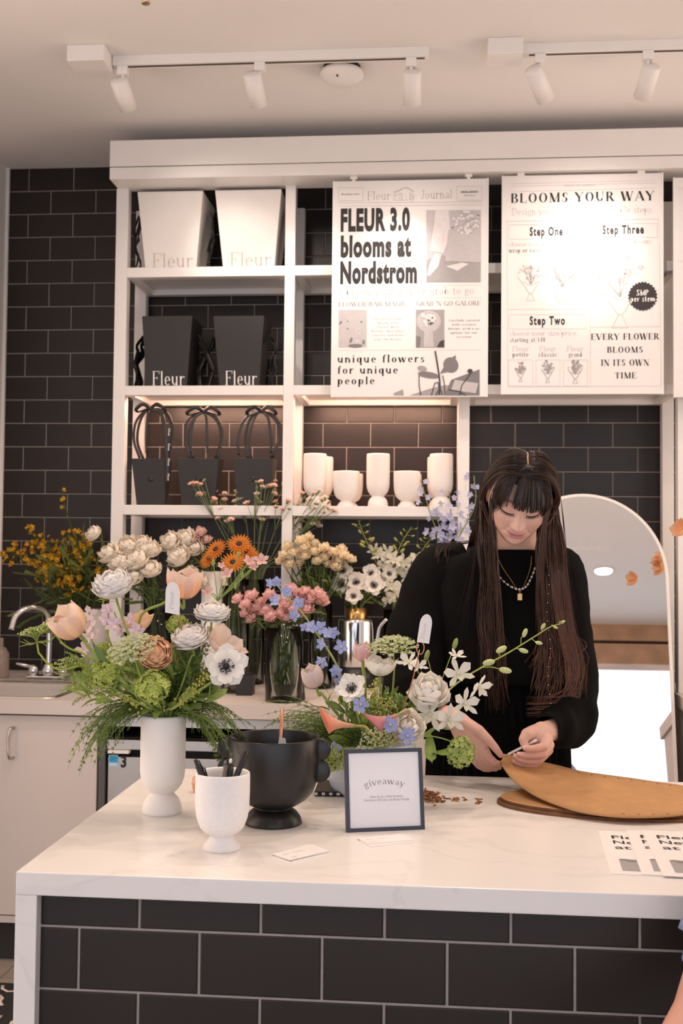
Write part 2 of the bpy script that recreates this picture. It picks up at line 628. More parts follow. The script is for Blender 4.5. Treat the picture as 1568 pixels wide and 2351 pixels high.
# timber-clad header over the shop front behind the camera, seen in the mirror
M_WOOD = mat('pale_timber', (0.52, 0.32, 0.20), 0.5, var=0.3, scale=5)
b = MB()
b.box(-3.0, 3.0, -1.35, -1.15, 3.03, CEIL, 0)
b.box(-3.0, 3.0, -1.35, -1.17, 2.815, 3.005, 0)
b.box(-3.0, 3.0, -1.34, -1.18, 3.005, 3.03, 1)
struct('trim_3', b, [M_WOOD, M_BLACK])
M_DAY = mat('daylit_concourse', (0.8, 0.8, 0.82), 0.8, emit=(0.86, 0.98, 1.18), emit_s=0.92)
b = MB()
b.box(-3.0, 3.0, -1.92, -1.90, 0.0, CEIL)
struct('window_1', b, M_DAY)

# white boxed bulkhead above the shelving
b = MB()
b.box(-1.318, 3.0, 4.24, 4.40, 3.006, 3.112)
b.box(-1.318, 3.0, 4.243, 4.40, 2.955, 3.003)
struct('trim_1', b, M_METALW, bevel=0.003)

# ------------------------------------------------------------------ counter island
M_QUARTZ = mat('white_quartz', (0.80, 0.77, 0.745), 0.28, var=0.05, scale=7)
nt = M_QUARTZ.node_tree
_nz = [n for n in nt.nodes if n.type == 'TEX_NOISE'][0]
_nz.inputs['Scale'].default_value = 2.6
_nz.inputs['Detail'].default_value = 9
_nz.inputs['Distortion'].default_value = 1.7
_mr = [n for n in nt.nodes if n.type == 'MAP_RANGE'][0]
_ramp = nt.nodes.new('ShaderNodeValToRGB')
_ramp.color_ramp.elements[0].position = 0.475
_ramp.color_ramp.elements[0].color = (1, 1, 1, 1)
_ramp.color_ramp.elements[1].position = 0.525
_ramp.color_ramp.elements[1].color = (1, 1, 1, 1)
_e = _ramp.color_ramp.elements.new(0.5)
_e.color = (0.93, 0.93, 0.93, 1)
nt.links.new(_nz.outputs[0], _ramp.inputs[0])
_sc = [n for n in nt.nodes if n.type == 'VECT_MATH'][0]
nt.links.new(_ramp.outputs[0], _sc.inputs['Scale'])
CZ = 0.921
CX0, CX1, CY0, CY1 = -0.701, 2.3, 1.809, 2.713
isl = thing('counter_island', 'white quartz waterfall counter with charcoal tiled front, across the foreground', 'counter', (CX0, CY0, 0))
b = MB()
b.box(CX0, CX1, CY0, CY1, CZ - 0.0386, CZ)
obj('quartz_top', b, M_QUARTZ, isl, bevel=0.0018)
b = MB()
b.box(CX0, CX0 + 0.037, CY0, CY1, 0, CZ - 0.0386)
obj('waterfall_leg', b, M_QUARTZ, isl, bevel=0.0012)
o = obj('tiled_front', tile_wall(CX0 + 0.037, CX1, 0.0, CZ - 0.0386, CY0 + 0.0206, -0.5973, CAMZ - 0.63449, False, dep=0.003), [M_TILE, M_GROUT], isl)
b = MB()
b.box(CX0 + 0.037, CX1, CY1 - 0.05, CY1 - 0.02, 0.0, CZ - 0.0386)
obj('back_panel', b, M_LAMI, isl)

# patterned rug at the far left of the floor
rug = MB()
rug.box(-1.90, -0.76, 2.3, 3.62, 0.0, 0.012, 0)
random.seed(3)
for i in range(170):
    x, y = random.uniform(-1.86, -0.8), random.uniform(2.34, 3.58)
    a = random.uniform(0, PI)
    pts = []
    for k in range(4):
        pts.append((x, y, 0.013))
        a += random.uniform(-0.9, 0.9)
        x += 0.03 * math.cos(a)
        y += 0.03 * math.sin(a)
    rug.tube(pts, 0.006, 5, 1, flat=0.25)
tag(obj('floor_rug', rug, [mat('black_rug_pile', (0.012, 0.012, 0.012), 0.95, var=0.3, scale=200), mat('white_rug_pile', (0.6, 0.52, 0.46), 0.95, var=0.2, scale=200)]), 'black floor rug with a cracked white line pattern, left of the counter', 'rug')

# ------------------------------------------------------------------ back counter, cabinets, fridge
WZ = 0.934
BY = 3.782
b = MB()
SX0, SX1, SY0, SY1 = -1.93, -1.375, 3.845, 4.26
BX1 = 0.135
b.box(-1.935, BX1, BY, SY0, WZ - 0.05, WZ)
b.box(-1.935, BX1, SY1, WY, WZ - 0.05, WZ)
b.box(SX1, BX1, SY0, SY1, WZ - 0.05, WZ)
tag(obj('back_worktop', b, M_LAMI), 'long pale laminate worktop along the tiled wall, carrying sink and flower vases', 'worktop')

sink = thing('kitchen_sink', 'stainless steel sink let into the back worktop at far left', 'sink', (-1.65, 4.05, WZ))
b = MB()
ring = lambda w, h, r, z, n=6: [(cx + sx * r0, cy + sy * r0, z) for (cx, cy, a0, r0) in []]


def rrect(cx, cy, hw, hh, r, z, n=5):
    out = []
    for (sx, sy, a0) in ((1, 1, 0), (-1, 1, 90), (-1, -1, 180), (1, -1, 270)):
        for k in range(n + 1):
            a = math.radians(a0 + 90 * k / n)
            out.append((cx + sx * (hw - r) + r * math.cos(a), cy + sy * (hh - r) + r * math.sin(a), z))
    return out


def loft(rings, mi=0, smooth=True, cap0=False, cap1=False, mb=None, cols=None):
    mb = mb or MB()
    n = len(rings[0])
    v = [p for r in rings for p in r]
    f = []
    for k in range(len(rings) - 1):
        for i in range(n):
            j = (i + 1) % n
            f.append((k * n + i, k * n + j, (k + 1) * n + j, (k + 1) * n + i))
    if cap0:
        f.append(tuple(range(n))[::-1])
    if cap1:
        f.append(tuple((len(rings) - 1) * n + i for i in range(n)))
    mb.add(v, f, mi, smooth, cols)
    return mb


sx, sy, hw, hh = (SX0 + SX1) / 2, (SY0 + SY1) / 2, (SX1 - SX0) / 2, (SY1 - SY0) / 2
b = loft([rrect(sx, sy, hw + .022, hh + .022, .05, WZ), rrect(sx, sy, hw + .02, hh + .02, .05, WZ + .006), rrect(sx, sy, hw + .004, hh + .004, .05, WZ + .004),
          rrect(sx, sy, hw - .004, hh - .004, .06, WZ - .015), rrect(sx, sy, hw - .012, hh - .012, .06, WZ - .17), rrect(sx, sy, hw - .06, hh - .06, .06, WZ - .19)], cap1=True)
obj('basin', b, M_STEEL, sink)

fau = thing('kitchen_faucet', 'chrome gooseneck faucet with lever handles behind the sink', 'faucet', (-1.60, 4.40, WZ))
fx, fy = at(105, 1560, 4.33).x, 4.36
b = MB()
b.box(fx - .085, fx + .075, fy - .03, fy + .03, WZ, WZ + .022)
obj('deck_plate', b, M_CHROME, fau, bevel=0.006)
p = spline([(fx, fy, WZ + .02), (fx, fy, WZ + .22), (fx - .01, fy - .03, WZ + .285), (fx - .05, fy - .09, WZ + .30), (fx - .088, fy - .13, WZ + .27), (fx - .10, fy - .15, WZ + .215)], 6)
b = MB()
b.tube(p, 0.0115, 12)
b.lathe([(.024, 0), (.026, .02), (.018, .045), (.012, .05)], 16, (fx, fy, WZ + .02))
obj('spout', b, M_CHROME, fau)
for s in (-1, 1):
    b = MB()
    b.lathe([(.018, 0), (.021, .012), (.021, .03), (.012, .042), (.001, .046)], 14, (fx + s * .062, fy, WZ + .02))
    b.tube([(fx + s * .062, fy, WZ + .055), (fx + s * .09, fy - .02, WZ + .062), (fx + s * .125, fy - .03, WZ + .07)], [.007, .008, .005], 8)
    obj('lever_handle', b, M_CHROME, fau)
tag(obj('soap_pump_bottle', MB().lathe([(.03, 0), (.033, .01), (.033, .10), (.018, .125), (.008, .13), (.008, .165), (.001, .166)], 20, (at(2, 1560, 4.42).x, 4.42, WZ)), mat('amber_clear_plastic', (0.55, 0.42, 0.36), 0.15, trans=0.5, var=0.02)), 'small soap bottle at the left end of the sink', 'bottle')

base = thing('base_cabinet', 'pale taupe base cabinet under the sink at the left', 'cabinet', (-1.57, 3.8, 0))
b = MB()
b.box(-1.93, -1.186, 3.84, WY - .04, 0.147, WZ - 0.25)
b.box(-1.93, -1.186, 3.835, 3.85, 0.147, WZ - 0.05)
b.box(-1.93, -1.186, 3.806, 3.84, 0.147, 0.171)
obj('carcass', b, M_LAMI, base)
d = thing('door', None, None, (0, 0, 0))
COL.objects.unlink(d)
bpy.data.objects.remove(d)
b = MB()
b.box(-1.93, -1.189, 3.803, 3.822, 0.175, WZ - 0.058)
dr = obj('door', b, M_LAMI, base, bevel=0.0015)
b = MB()
hx = at(27, 1700, 3.80).x
b.tube(spline([(hx + .005, 3.803, .832), (hx, 3.778, .829), (hx - .004, 3.775, .78), (hx, 3.778, .731), (hx + .005, 3.803, .727)], 5), .0055, 8)
obj('bar_handle', b, M_STEEL, dr)
b = MB()
b.box(-1.93, -1.186, 3.862, 3.88, 0.0, 0.147)
obj('toe_kick', b, mat('dark_kick', (0.03, 0.027, 0.025), 0.6, var=0.1), base)
b = MB()
b.box(-0.412, BX1, 3.803, WY - .01, 0.10, WZ - 0.05)
rb = tag(obj('end_cabinet', b, M_LAMI), 'pale base cabinet at the worktop end, behind the bouquets', 'cabinet')

frg = thing('undercounter_fridge', 'stainless undercounter fridge with blue sticker and number 3, left of the white vase', 'fridge', (-0.8, 3.85, 0))
FX0, FX1 = -1.157, -0.43
b = MB()
b.box(FX0, FX1, 3.86, 4.5, 0.05, 0.80)
obj('body', b, M_BLACK, frg)
b = MB()
b.box(FX0, FX1, 3.815, 3.86, 0.762, 0.797)
obj('control_panel', b, M_STEEL, frg, bevel=0.002)
b = MB()
b.box(FX0 + .004, FX1, 3.815, 3.86, 0.10, 0.737)
dr = obj('door', b, M_STEEL, frg, bevel=0.003)
st = at(250, 1733, 3.813), at(271, 1759, 3.813)
b = MB()
b.box(st[0].x, st[1].x, 3.812, 3.815, st[1].z, st[0].z, 0)
b.box(st[0].x + .002, st[1].x - .002, 3.8112, 3.8125, st[1].z + .013, st[0].z - .003, 1)
b.tube(spline([(st[0].x + .005, 3.811, st[0].z - .018), (st[0].x + .018, 3.811, st[0].z - .012), (st[1].x - .008, 3.811, st[0].z - .008)], 5), .0022, 6, 2, flat=.2)
obj('sticker', b, [mat('pale_blue_sticker', (0.45, 0.68, 0.85), 0.5), mat('cyan_sticker', (0.04, 0.38, 0.68), 0.5), mat('navy_sticker', (0.02, 0.16, 0.36), 0.5)], dr)
q = at(279, 1761, 3.813)
b = MB()
b.merge(sans('3', 0.038, 0.8, 0.002), Matrix.Translation((q.x - .004, 3.8128, q.z)))
obj('number', b, M_INK, dr)
b = MB()
q = at(247, 1727, 3.80)
b.box(q.x, q.x + .075, 3.80, 3.83, q.z - .004, q.z + .006)
obj('latch_clip', b, M_METALW, frg)
b = MB()
b.box(-1.186, -0.42, 3.806, 3.83, 0.846, 0.878, 0)
fs = thing('fridge_surround', 'grey metal surround framing the fridge below the worktop', 'frame', (-0.8, 3.82, 0))
obj('top_rail', b, mat('pale_aluminium', (0.60, 0.58, 0.58), 0.4, 0.5, var=0.03), fs)
obj('side_jamb', MB().box(-1.182, -1.160, 3.806, 3.9, 0.0, 0.846), mat('grey_jamb', (0.09, 0.09, 0.095), 0.5, var=.05), fs)
obj('back_plate', MB().box(-1.16, -0.42, 4.55, 4.56, 0.0, 0.88), M_BLACK, fs)

# ------------------------------------------------------------------ shelving
FY0, FY1 = 4.36, 4.41
RY0, RY1 = 4.655, 4.703
shv = thing('shelving_unit', 'white open metal shelving on the charcoal tiled wall', 'shelving', (-1.3, 4.36, WZ))
POSTS = [(-1.323, -1.273), (-0.620, -0.578), (0.084, 0.128), (0.937, 0.985)]   # all stand on the worktops
for i, (a, c) in enumerate(POSTS):
    for (y0, y1, nm) in ((FY0, FY1, 'post'), (RY0, RY1, 'post')):
        b = MB()
        b.box(a, c, y0, y1, WZ, 2.957)
        obj(nm, b, M_METALW, shv, bevel=0.002)


def shelf(z0, z1, bays):
    for (i0, i1) in bays:
        x0, x1 = POSTS[i0][1], POSTS[i1][0]
        b = MB()
        b.box(x0, x1, FY0, FY0 + .04, z0, z1)
        b.box(x0, x1, RY1 - .04, RY1, z0, z1)
        b.box(x0, x0 + .03, FY0 + .04, RY1 - .04, z0, z1)
        b.box(x1 - .03, x1, FY0 + .04, RY1 - .04, z0, z1)
        b.box(x0 + .03, x1 - .03, FY0 + .04, RY1 - .04, z1 - .018, z1)
        obj('shelf', b, M_METALW, shv, bevel=0.0015)


shelf(2.586, 2.627, [(0, 1), (1, 2), (2, 3)])
shelf(2.100, 2.139, [(0, 1), (1, 2), (2, 3)])
shelf(1.612, 1.652, [(0, 1), (1, 2)])
M_LED = mat('warm_led_strip', (0.9, 0.8, 0.7), 0.5, emit=(1.0, 0.58, 0.40), emit_s=95.0)
for (i0, i1) in ((0, 1), (1, 2)):
    x0, x1 = POSTS[i0][1] + .05, POSTS[i1][0] - .05
    b = MB()
    b.box(x0, x1, FY0 + .050, FY0 + .064, 2.113, 2.120)
    obj('light_strip', b, M_LED, shv)

# ------------------------------------------------------------------ ceiling fittings
trk = thing('track_rail', 'white ceiling track light rail with square feed box at the left', 'track light', (-0.6, 3.66, CEIL))
b = MB()
b.box(-1.13, -0.036, 3.648, 3.683, CEIL - .034, CEIL)
b.box(-1.10, -0.05, 3.658, 3.673, CEIL - .0345, CEIL - .030, 1)
obj('rail', b, [M_METALW, mat('dark_slot', (0.10, 0.08, 0.07), 0.7)], trk, bevel=0.001)
b = MB()
b.box(-1.262, -1.132, 3.56, 3.69, CEIL - .055, CEIL)
obj('feed_box', b, M_METALW, trk, bevel=0.003)
trk = thing('track_rail', 'white ceiling track light rail running off at the right', 'track light', (0.9, 3.66, CEIL))
b = MB()
b.box(0.278, 2.2, 3.648, 3.683, CEIL - .034, CEIL)
b.box(0.30, 2.18, 3.658, 3.673, CEIL - .0345, CEIL - .030, 1)
obj('rail', b, [M_METALW, mat('dark_slot')], trk, bevel=0.001)
b = MB()
b.box(0.160, 0.276, 3.60, 3.70, CEIL - .055, CEIL)
obj('feed_box', b, M_METALW, trk, bevel=0.003)

SPOTS = [((283, 150), (272, 183), (295, 250), (520, 560), 'tilted right beside the left feed box', 26),
         ((597, 142), (578, 168), (593, 242), (700, 640), 'second along the left rail', 30),
         ((944, 133), (946, 163), (946, 238), (905, 650), 'straight, at the right end of the left rail', 42),
         ((1240, 122), (1222, 158), (1253, 228), (1345, 600), 'leaning right below the right feed box', 36),
         ((1487, 116), (1497, 150), (1474, 225), (1350, 590), 'leaning left on the right rail', 36)]
for (ad, tp, bt, tg, lb, pw) in SPOTS:
    A = at(ad[0], ad[1], 3.665)
    A.z = CEIL - .034
    T = at(tp[0], tp[1], 3.655)
    Bm = at(bt[0], bt[1], 3.735)
    t = thing('track_spotlight', 'white cylinder spotlight ' + lb, 'spotlight', (A.x, A.y, A.z), 'white track spotlights on the ceiling')
    b = MB()
    b.box(A.x - .018, A.x + .018, 3.65, 3.68, A.z - .03, A.z)
    b.tube([(A.x, 3.665, A.z - .03), (A.x, 3.665, A.z - .05), T + (Bm - T) * .2], .006, 8)
    obj('adapter', b, M_METALW, t, bevel=0.002)
    d = (Bm - T).normalized()
    Lh = (Bm - T).length
    b = MB()
    b.lathe([(.001, -.002), (.028, 0), (.031, .003), (.031, Lh), (.027, Lh), (.026, Lh - .03), (.001, Lh - .031)], 24, M=Matrix.Translation(T) @ aim(d))
    obj('lamp_head', b, M_METALW, t)
    P = Bm + d * .004
    spot_lamp('track_spot_lamp', P, at(tg[0], tg[1], 4.30), pw * 0.48, (1.0, 0.90, 0.82), math.radians(40), 1.0, 0.02)
    spot_lamp('track_spot_lamp', P, at(tg[0], tg[1] + 120, 4.30), 7, (1.0, 0.84, 0.72), math.radians(95), 1.0, 0.02)

sm = thing('smoke_detector', 'round white ceiling smoke detector with dark base ring', 'smoke detector', (-0.344, 3.79, CEIL))
b = MB()
b.lathe([(.062, -.018), (.066, 0)], 28, (-0.344, 3.79, CEIL))
obj('base_ring', b, M_BLACK, sm)
b = MB()
b.lathe([(.001, -.058), (.045, -.056), (.066, -.045), (.078, -.03), (.076, -.019), (.06, -.017), (.001, -.017)], 28, (-0.344, 3.79, CEIL))
b.box(-.357, -.352, 3.735, 3.742, CEIL - .056, CEIL - .048, 1)
obj('cover', b, [M_METALW, M_BLACK], sm)
spk = at(335, 0, 3.17)
b = MB()
b.lathe([(.02, CEIL - .004), (.02, CEIL), ], 16, (spk.x, 3.17, 0))
b.lathe([(.006, CEIL - .05), (.007, CEIL - .004)], 10, (spk.x, 3.17, 0))
b.lathe([(.013, CEIL - .070), (.014, CEIL - .068), (.004, CEIL - .064)], 14, (spk.x, 3.17, 0))
for s in (-1, 1):
    b.tube([(spk.x + s * .006, 3.17, CEIL - .045), (spk.x + s * .012, 3.17, CEIL - .055), (spk.x + s * .004, 3.17, CEIL - .067)], .0022, 6)
tag(obj('fire_sprinkler', b, mat('aged_brass', (0.45, 0.33, 0.2), 0.35, 0.9, var=.1)), 'small brass fire sprinkler hanging from the ceiling, top left', 'sprinkler')
for (dx, dy, pw) in DOWNLIGHTS:
    if dy < 1:
        b = MB()
        b.lathe([(.001, -.003), (.07, -.003)], 28, (dx, dy, CEIL), 1)
        b.lathe([(.07, -.003), (.075, -.008), (.088, -.006), (.09, 0)], 28, (dx, dy, CEIL), 0)
        tag(obj('recessed_downlight', b, [M_WHITE, mat('lit_diffuser', (1, 1, 1), 0.5, emit=(1.0, 0.82, 0.64), emit_s=6.0)]), 'round lit downlight in the ceiling, seen in the arched mirror' if dx > 0 else 'round lit downlight in the ceiling behind the camera at the left', 'ceiling light')

# ------------------------------------------------------------------ arched mirror
TH_M = math.radians(11.7)
mcx, ms0, mrx, mrs = 0.577, -0.028, 0.3205, 0.335
mir = thing('arched_mirror', 'tall arched floor mirror with thin white frame behind the florist', 'mirror', (mcx, 4.06, 0))


def mpt(x, s, dep=0.0):
    return (x, 4.345 + s * math.sin(TH_M) + dep * math.cos(TH_M), 1.408 + s * math.cos(TH_M) - dep * math.sin(TH_M))


def marc(g, n=40):
    pts = [(mcx + (mrx - g), -1.425 + g)]
    for k in range(n + 1):
        a = PI * k / n
        pts.append((mcx + (mrx - g) * math.cos(a), ms0 + (mrs - g) * math.sin(a)))
    pts.append((mcx - (mrx - g), -1.425 + g))
    return pts


b = MB()
A_, B_ = marc(0.0), marc(0.011)
rings = [[mpt(x, s, 0.022) for x, s in A_], [mpt(x, s, 0.0) for x, s in A_], [mpt(x, s, 0.0) for x, s in B_], [mpt(x, s, 0.006) for x, s in B_]]
obj('mirror_frame', loft(rings, smooth=False), M_METALW, mir)
b = MB()
g_ = marc(0.010)
b.add([mpt(x, s, 0.005) for x, s in g_], [tuple(range(len(g_)))[::-1]])
mg = obj('mirror_glass', b, mat('mirror_silver', (0.93, 0.92, 0.91), 0.0, 1.0), mir)
b = MB()
b.add([mpt(x, s, 0.021) for x, s in A_], [tuple(range(len(A_)))])
obj('backing', b, M_LAMI, mir)
b = MB()
p0, p1 = Vector(mpt(mcx, -.55, .022)), Vector((mcx, 4.45, 0.0))
b.tube([p0, p1], .012, 8)
obj('rear_leg', b, M_METALW, mir)
M_SCRIPT = mat('white_script_decal', (0.74, 0.68, 0.65), 0.6)
random.seed(11)
b = MB()
for (x0, z0, n, h) in ((1300, 1258, 18, 6), ):
    pts = []
    for k in range(n * 4):
        px = x0 + k * 1.35
        pts.append(at(px, 1258 - 5 * math.sin(k * 1.1) - (9 if k in (22, 23, 50) else 0) + (10 if k in (35, 36) else 0), 4.36))
    q = []
    for p in pts:
        s = (p.z - 1.408) / math.cos(TH_M)
        q.append(mpt(p.x, s, 0.003))
    b.tube(spline(q, 2), .00045, 4, flat=.3)
obj('script_lettering', b, M_SCRIPT, mir)
# ------------------------------------------------------------------ carrier bags and gift bags on the shelves
M_BAGW = mat('white_card', (0.80, 0.76, 0.72), 0.6, var=0.02, scale=10)
M_BAGB = mat('black_card', (0.022, 0.020, 0.020), 0.5, var=0.1, scale=10)
M_RIB = mat('black_satin', (0.012, 0.011, 0.011), 0.28, spec=0.7, var=0.1)
M_LETW = mat('white_ink', (0.85, 0.82, 0.80), 0.6)
M_LETG = mat('taupe_ink', (0.52, 0.45, 0.41), 0.6)


def planter_bag(name, label, group, TL, TR, BR, BL, Yf, zb, dt, db, m, mink, ribs, seed):
    rnd = random.Random(seed)
    tl, tr = at(*TL, Yf - .022), at(*TR, Yf - .022)
    bl, br = at(*BL, Yf), at(*BR, Yf)
    zt = (tl.z + tr.z) / 2
    bl.z = br.z = zb
    cx = (tl.x + tr.x) / 2
    t = thing(name, label, 'gift bag', ((bl.x + br.x) / 2, Yf + db / 2, zb), group)
    o1 = [(bl.x, Yf, zb), (br.x, Yf, zb), (br.x, Yf + db, zb), (bl.x, Yf + db, zb)]
    o2 = [(tl.x, Yf - .022, zt), (tr.x, Yf - .022, zt), (tr.x, Yf - .022 + dt, zt), (tl.x, Yf - .022 + dt, zt)]
    e = .003
    i2 = [(tl.x + e, Yf - .022 + e, zt), (tr.x - e, Yf - .022 + e, zt), (tr.x - e, Yf - .022 + dt - e, zt), (tl.x + e, Yf - .022 + dt - e, zt)]
    i1 = [(bl.x + e, Yf + e, zb + .004), (br.x - e, Yf + e, zb + .004), (br.x - e, Yf + db - e, zb + .004), (bl.x + e, Yf + db - e, zb + .004)]
    obj('bag_body', loft([o1, o2, i2, i1], smooth=False, cap0=True, cap1=True), m, t, bevel=.001)
    # lettering on the front face, standing just above the shelf edge
    w = (br.x - bl.x)
    lm = serif('Fleur', 0.058, w * .80, 'CENTER', thick=.10 if mink is M_LETW else .07, hair=.032)
    k = .022 / (zt - zb)
    sh = Matrix(((1, 0, 0, 0), (0, 1, -k, 0), (0, 0, 1, 0), (0, 0, 0, 1)))
    obj('lettering', MB().merge(lm, Matrix.Translation(((bl.x + br.x) / 2 + .008, Yf - .0012, zb + .005)) @ sh), mink, t)
    for s in ribs:
        x1 = tr.x if s > 0 else tl.x
        x0 = br.x if s > 0 else bl.x
        yy = Yf + dt * .45
        pts = []
        n = 9
        for k in range(n + 1):
            q = k / n
            pts.append((lerp(x1, x0, q) + s * (.006 + .03 * math.sin(PI * min(1, q * 1.1)) * (0.6 + .8 * rnd.random()) + .035 * q * q),
                        yy - .05 * q + .01 * rnd.uniform(-1, 1), lerp(zt - .055, zb + .006, q)))
        b = MB()
        b.tube(spline(pts, 3), .019, 8, flat=.12, up=(1, 0, 0))
        pts2 = [(p[0] + s * .012 * math.sin(i), p[1] - .03, p[2] + .01 * math.cos(i * 2)) for i, p in enumerate(pts[1:])]
        b.tube(spline(pts2, 3), .012, 8, flat=.15, up=(1, 0, 0))
        obj('ribbon', b, M_RIB, t)
    return t


planter_bag('flower_bag', 'white flower carrier bag with black ribbon, left one on the top shelf', 'white carrier bags on the top shelf', (315.6, 440.5), (466, 437.5), (450.6, 611), (333.8, 614), 4.385, 2.627, .24, .17, M_BAGW, M_LETG, (-1, 1), 1)
planter_bag('flower_bag', 'white flower carrier bag with black ribbon, right one on the top shelf', 'white carrier bags on the top shelf', (493.7, 437), (646, 434), (629.7, 609.6), (512, 611), 4.385, 2.627, .24, .17, M_BAGW, M_LETG, (1,), 2)
planter_bag('flower_bag', 'black flower carrier bag with white lettering, left one on the second shelf', 'black carrier bags on the second shelf', (326, 726.6), (441.6, 724.3), (429, 884.8), (336, 885.8), 4.385, 2.139, .20, .14, M_BAGB, M_LETW, (-1, 1), 3)
planter_bag('flower_bag', 'black flower carrier bag with white lettering, right one on the second shelf', 'black carrier bags on the second shelf', (489.4, 725.6), (606.4, 725), (594.8, 884), (503.6, 885.8), 4.385, 2.139, .20, .14, M_BAGB, M_LETW, (-1, 1), 4)


def gift_bag(label, TL, TR, GR, BL, BR, Yf, handle, tails, text, seed):
    rnd = random.Random(seed)
    zb = 1.652
    tl, tr, gr = at(*TL, Yf), at(*TR, Yf), at(*GR, Yf)
    bl, br = at(*BL, Yf), at(*BR, Yf)
    zt = tl.z
    t = thing('paper_gift_bag', label, 'gift bag', ((bl.x + br.x) / 2, Yf + .04, zb), 'black gift bags with ribbon handles on the third shelf')
    dp = .085
    o1 = [(bl.x, Yf, zb), (br.x, Yf, zb), (br.x, Yf + .05, zb), (bl.x, Yf + .05, zb)]
    o2 = [(tl.x, Yf, zt), (tr.x, Yf, zt), (tr.x + .006, Yf + dp, zt), (tl.x + .006, Yf + dp, zt)]
    i2 = [(tl.x + .003, Yf + .003, zt), (tr.x - .003, Yf + .003, zt), (tr.x + .003, Yf + dp - .003, zt), (tl.x + .009, Yf + dp - .003, zt)]
    i1 = [(bl.x + .003, Yf + .003, zb + .004), (br.x - .003, Yf + .003, zb + .004), (br.x - .003, Yf + .047, zb + .004), (bl.x + .003, Yf + .047, zb + .004)]
    obj('bag_body', loft([o1, o2, i2, i1], smooth=False, cap0=True, cap1=True), M_BAGB, t, bevel=.001)
    b = MB()
    cx = (tl.x + tr.x) / 2
    q = at((BL[0] + BR[0]) / 2, 1100, Yf)
    b.lathe([(.001, 0), (.012, 0), (.0115, .0006), (.001, .0006)], 16, M=Matrix.Translation((q.x, Yf - .0007, q.z)) @ Matrix.Rotation(PI / 2, 4, 'X'))
    obj('seal_mark', b, mat('black_gloss', (0.012, 0.011, 0.011), 0.2), t)
    for k, yy in enumerate((Yf + .004, Yf + dp - .004)):
        hp = [at(px + (8 if k else 0) * (1 if i < 3 else -.4), py + 2 * k, yy) for i, (px, py) in enumerate(handle)]
        hp = [Vector((p.x, yy + .012 * math.sin(i), p.z)) for i, p in enumerate(hp)]
        b = MB()
        b.tube(spline(hp, 6), .0058, 8, flat=.22, up=(0, 1, 0))
        obj('ribbon_handle', b, M_RIB, t)
    tx, ty = handle[len(handle) // 2]
    c = at(tx, ty, Yf - .008)
    b = MB()
    for s in (-1, 1):
        w = .052 + .012 * rnd.random()
        lp = [c, c + Vector((s * w * .5, -.014, .016)), c + Vector((s * w, -.018, -.004)), c + Vector((s * w * .95, .0, -.014)), c + Vector((s * w * .4, .004, -.004)), c]
        b.tube(spline(lp, 5), .0075, 8, flat=.2, up=(0, 1, 0))
    b.sphere(c, .0075)
    obj('bow', b, M_RIB, t)
    for (dx, y1, wd) in tails:
        e = at(tx + dx, y1, Yf - .012)
        pts = [c, Vector((lerp(c.x, e.x, .7), Yf - .016, c.z - .03)), Vector((e.x - .003, Yf - .010, lerp(c.z, e.z, .6))), Vector((e.x, Yf - .012, e.z))]
        b = MB()
        b.tube(spline(pts, 6), wd, 8, flat=.16, up=(0, 1, 0))
        tl_ = obj('ribbon_tail', b, M_RIB, t)
        if text and wd > .006:
            b = MB()
            for k in range(4):
                zz = lerp(c.z, e.z, .32 + .2 * k)
                b.merge(serif('Fleur', .0085, .030, 'CENTER', thick=.2, hair=.08), Matrix.Translation((e.x + .003, Yf - .0155, zz)) @ Matrix.Rotation(PI / 2, 4, 'Y'))
            obj('lettering', b, M_LETW, tl_)
    return t


gift_bag('black gift bag with ribbon handles and a lettered ribbon tail, leftmost on the third shelf', (301.4, 1052.4), (381, 1052.4), (397, 1057), (313.6, 1158), (378, 1157), 4.39,
         [(321, 1052), (306, 1010), (312, 965), (345, 938), (385, 950), (399, 995), (386, 1052)], [(-9, 1040, .005), (38, 1110, .0085)], True, 1)
gift_bag('black gift bag with ribbon handles, middle of the three on the third shelf', (405.8, 1052), (502, 1054), (515, 1057), (417, 1158), (492, 1158), 4.39,
         [(436, 1052), (424, 1005), (432, 962), (468, 945), (500, 962), (512, 1003), (498, 1053)], [(-30, 1040, .005), (8, 1040, .005)], False, 2)
gift_bag('black gift bag with a dark round seal, rightmost on the third shelf beside the post', (535, 1052), (626, 1052), (638, 1056), (545, 1158), (619, 1158), 4.39,
         [(569, 1052), (563, 1005), (573, 962), (600, 944), (632, 958), (646, 995), (626, 1051)], [(-52, 1045, .005), (22, 1040, .005)], False, 3)

# ------------------------------------------------------------------ white vases
M_CERW = mat('white_matt_ceramic', (0.82, 0.785, 0.755), 0.55, var=0.02, scale=30)


def vase_tall(c, H, R, m, name, label, cat, group=None):
    p = [(.001, .004), (.86, .0), (.87, .03), (.84, .09), (.74, .145), (.60, .180), (.52, .198), (.50, .206), (.56, .216), (.70, .245), (.86, .295), (.96, .36), (1.0, .44), (1.0, .93), (.985, .975), (.955, 1.0), (.90, .992), (.88, .96), (.88, .42), (.70, .30), (.001, .27)]
    p = [(r * R, z * H) for r, z in p]
    p[0] = (.0005, .004 * H)
    t = thing(name, label, cat, c, group)
    obj('vase_body', MB().lathe(p, 48, c), m, t)
    return t


def vase_cup(c, H, R, m, name, label, cat, group=None):
    p = [(.001, .004), (.66, .0), (.675, .015), (.66, .05), (.56, .10), (.45, .15), (.42, .175), (.47, .195), (.63, .225), (.80, .29), (.93, .41), (.985, .56), (1.0, .75), (1.0, .955), (.985, .99), (.96, 1.0), (.915, .985), (.90, .94), (.88, .6), (.72, .34), (.001, .28)]
    p = [(r * R, z * H) for r, z in p]
    t = thing(name, label, cat, c, group)
    obj('cup_body', MB().lathe(p, 48, c), m, t)
    return t


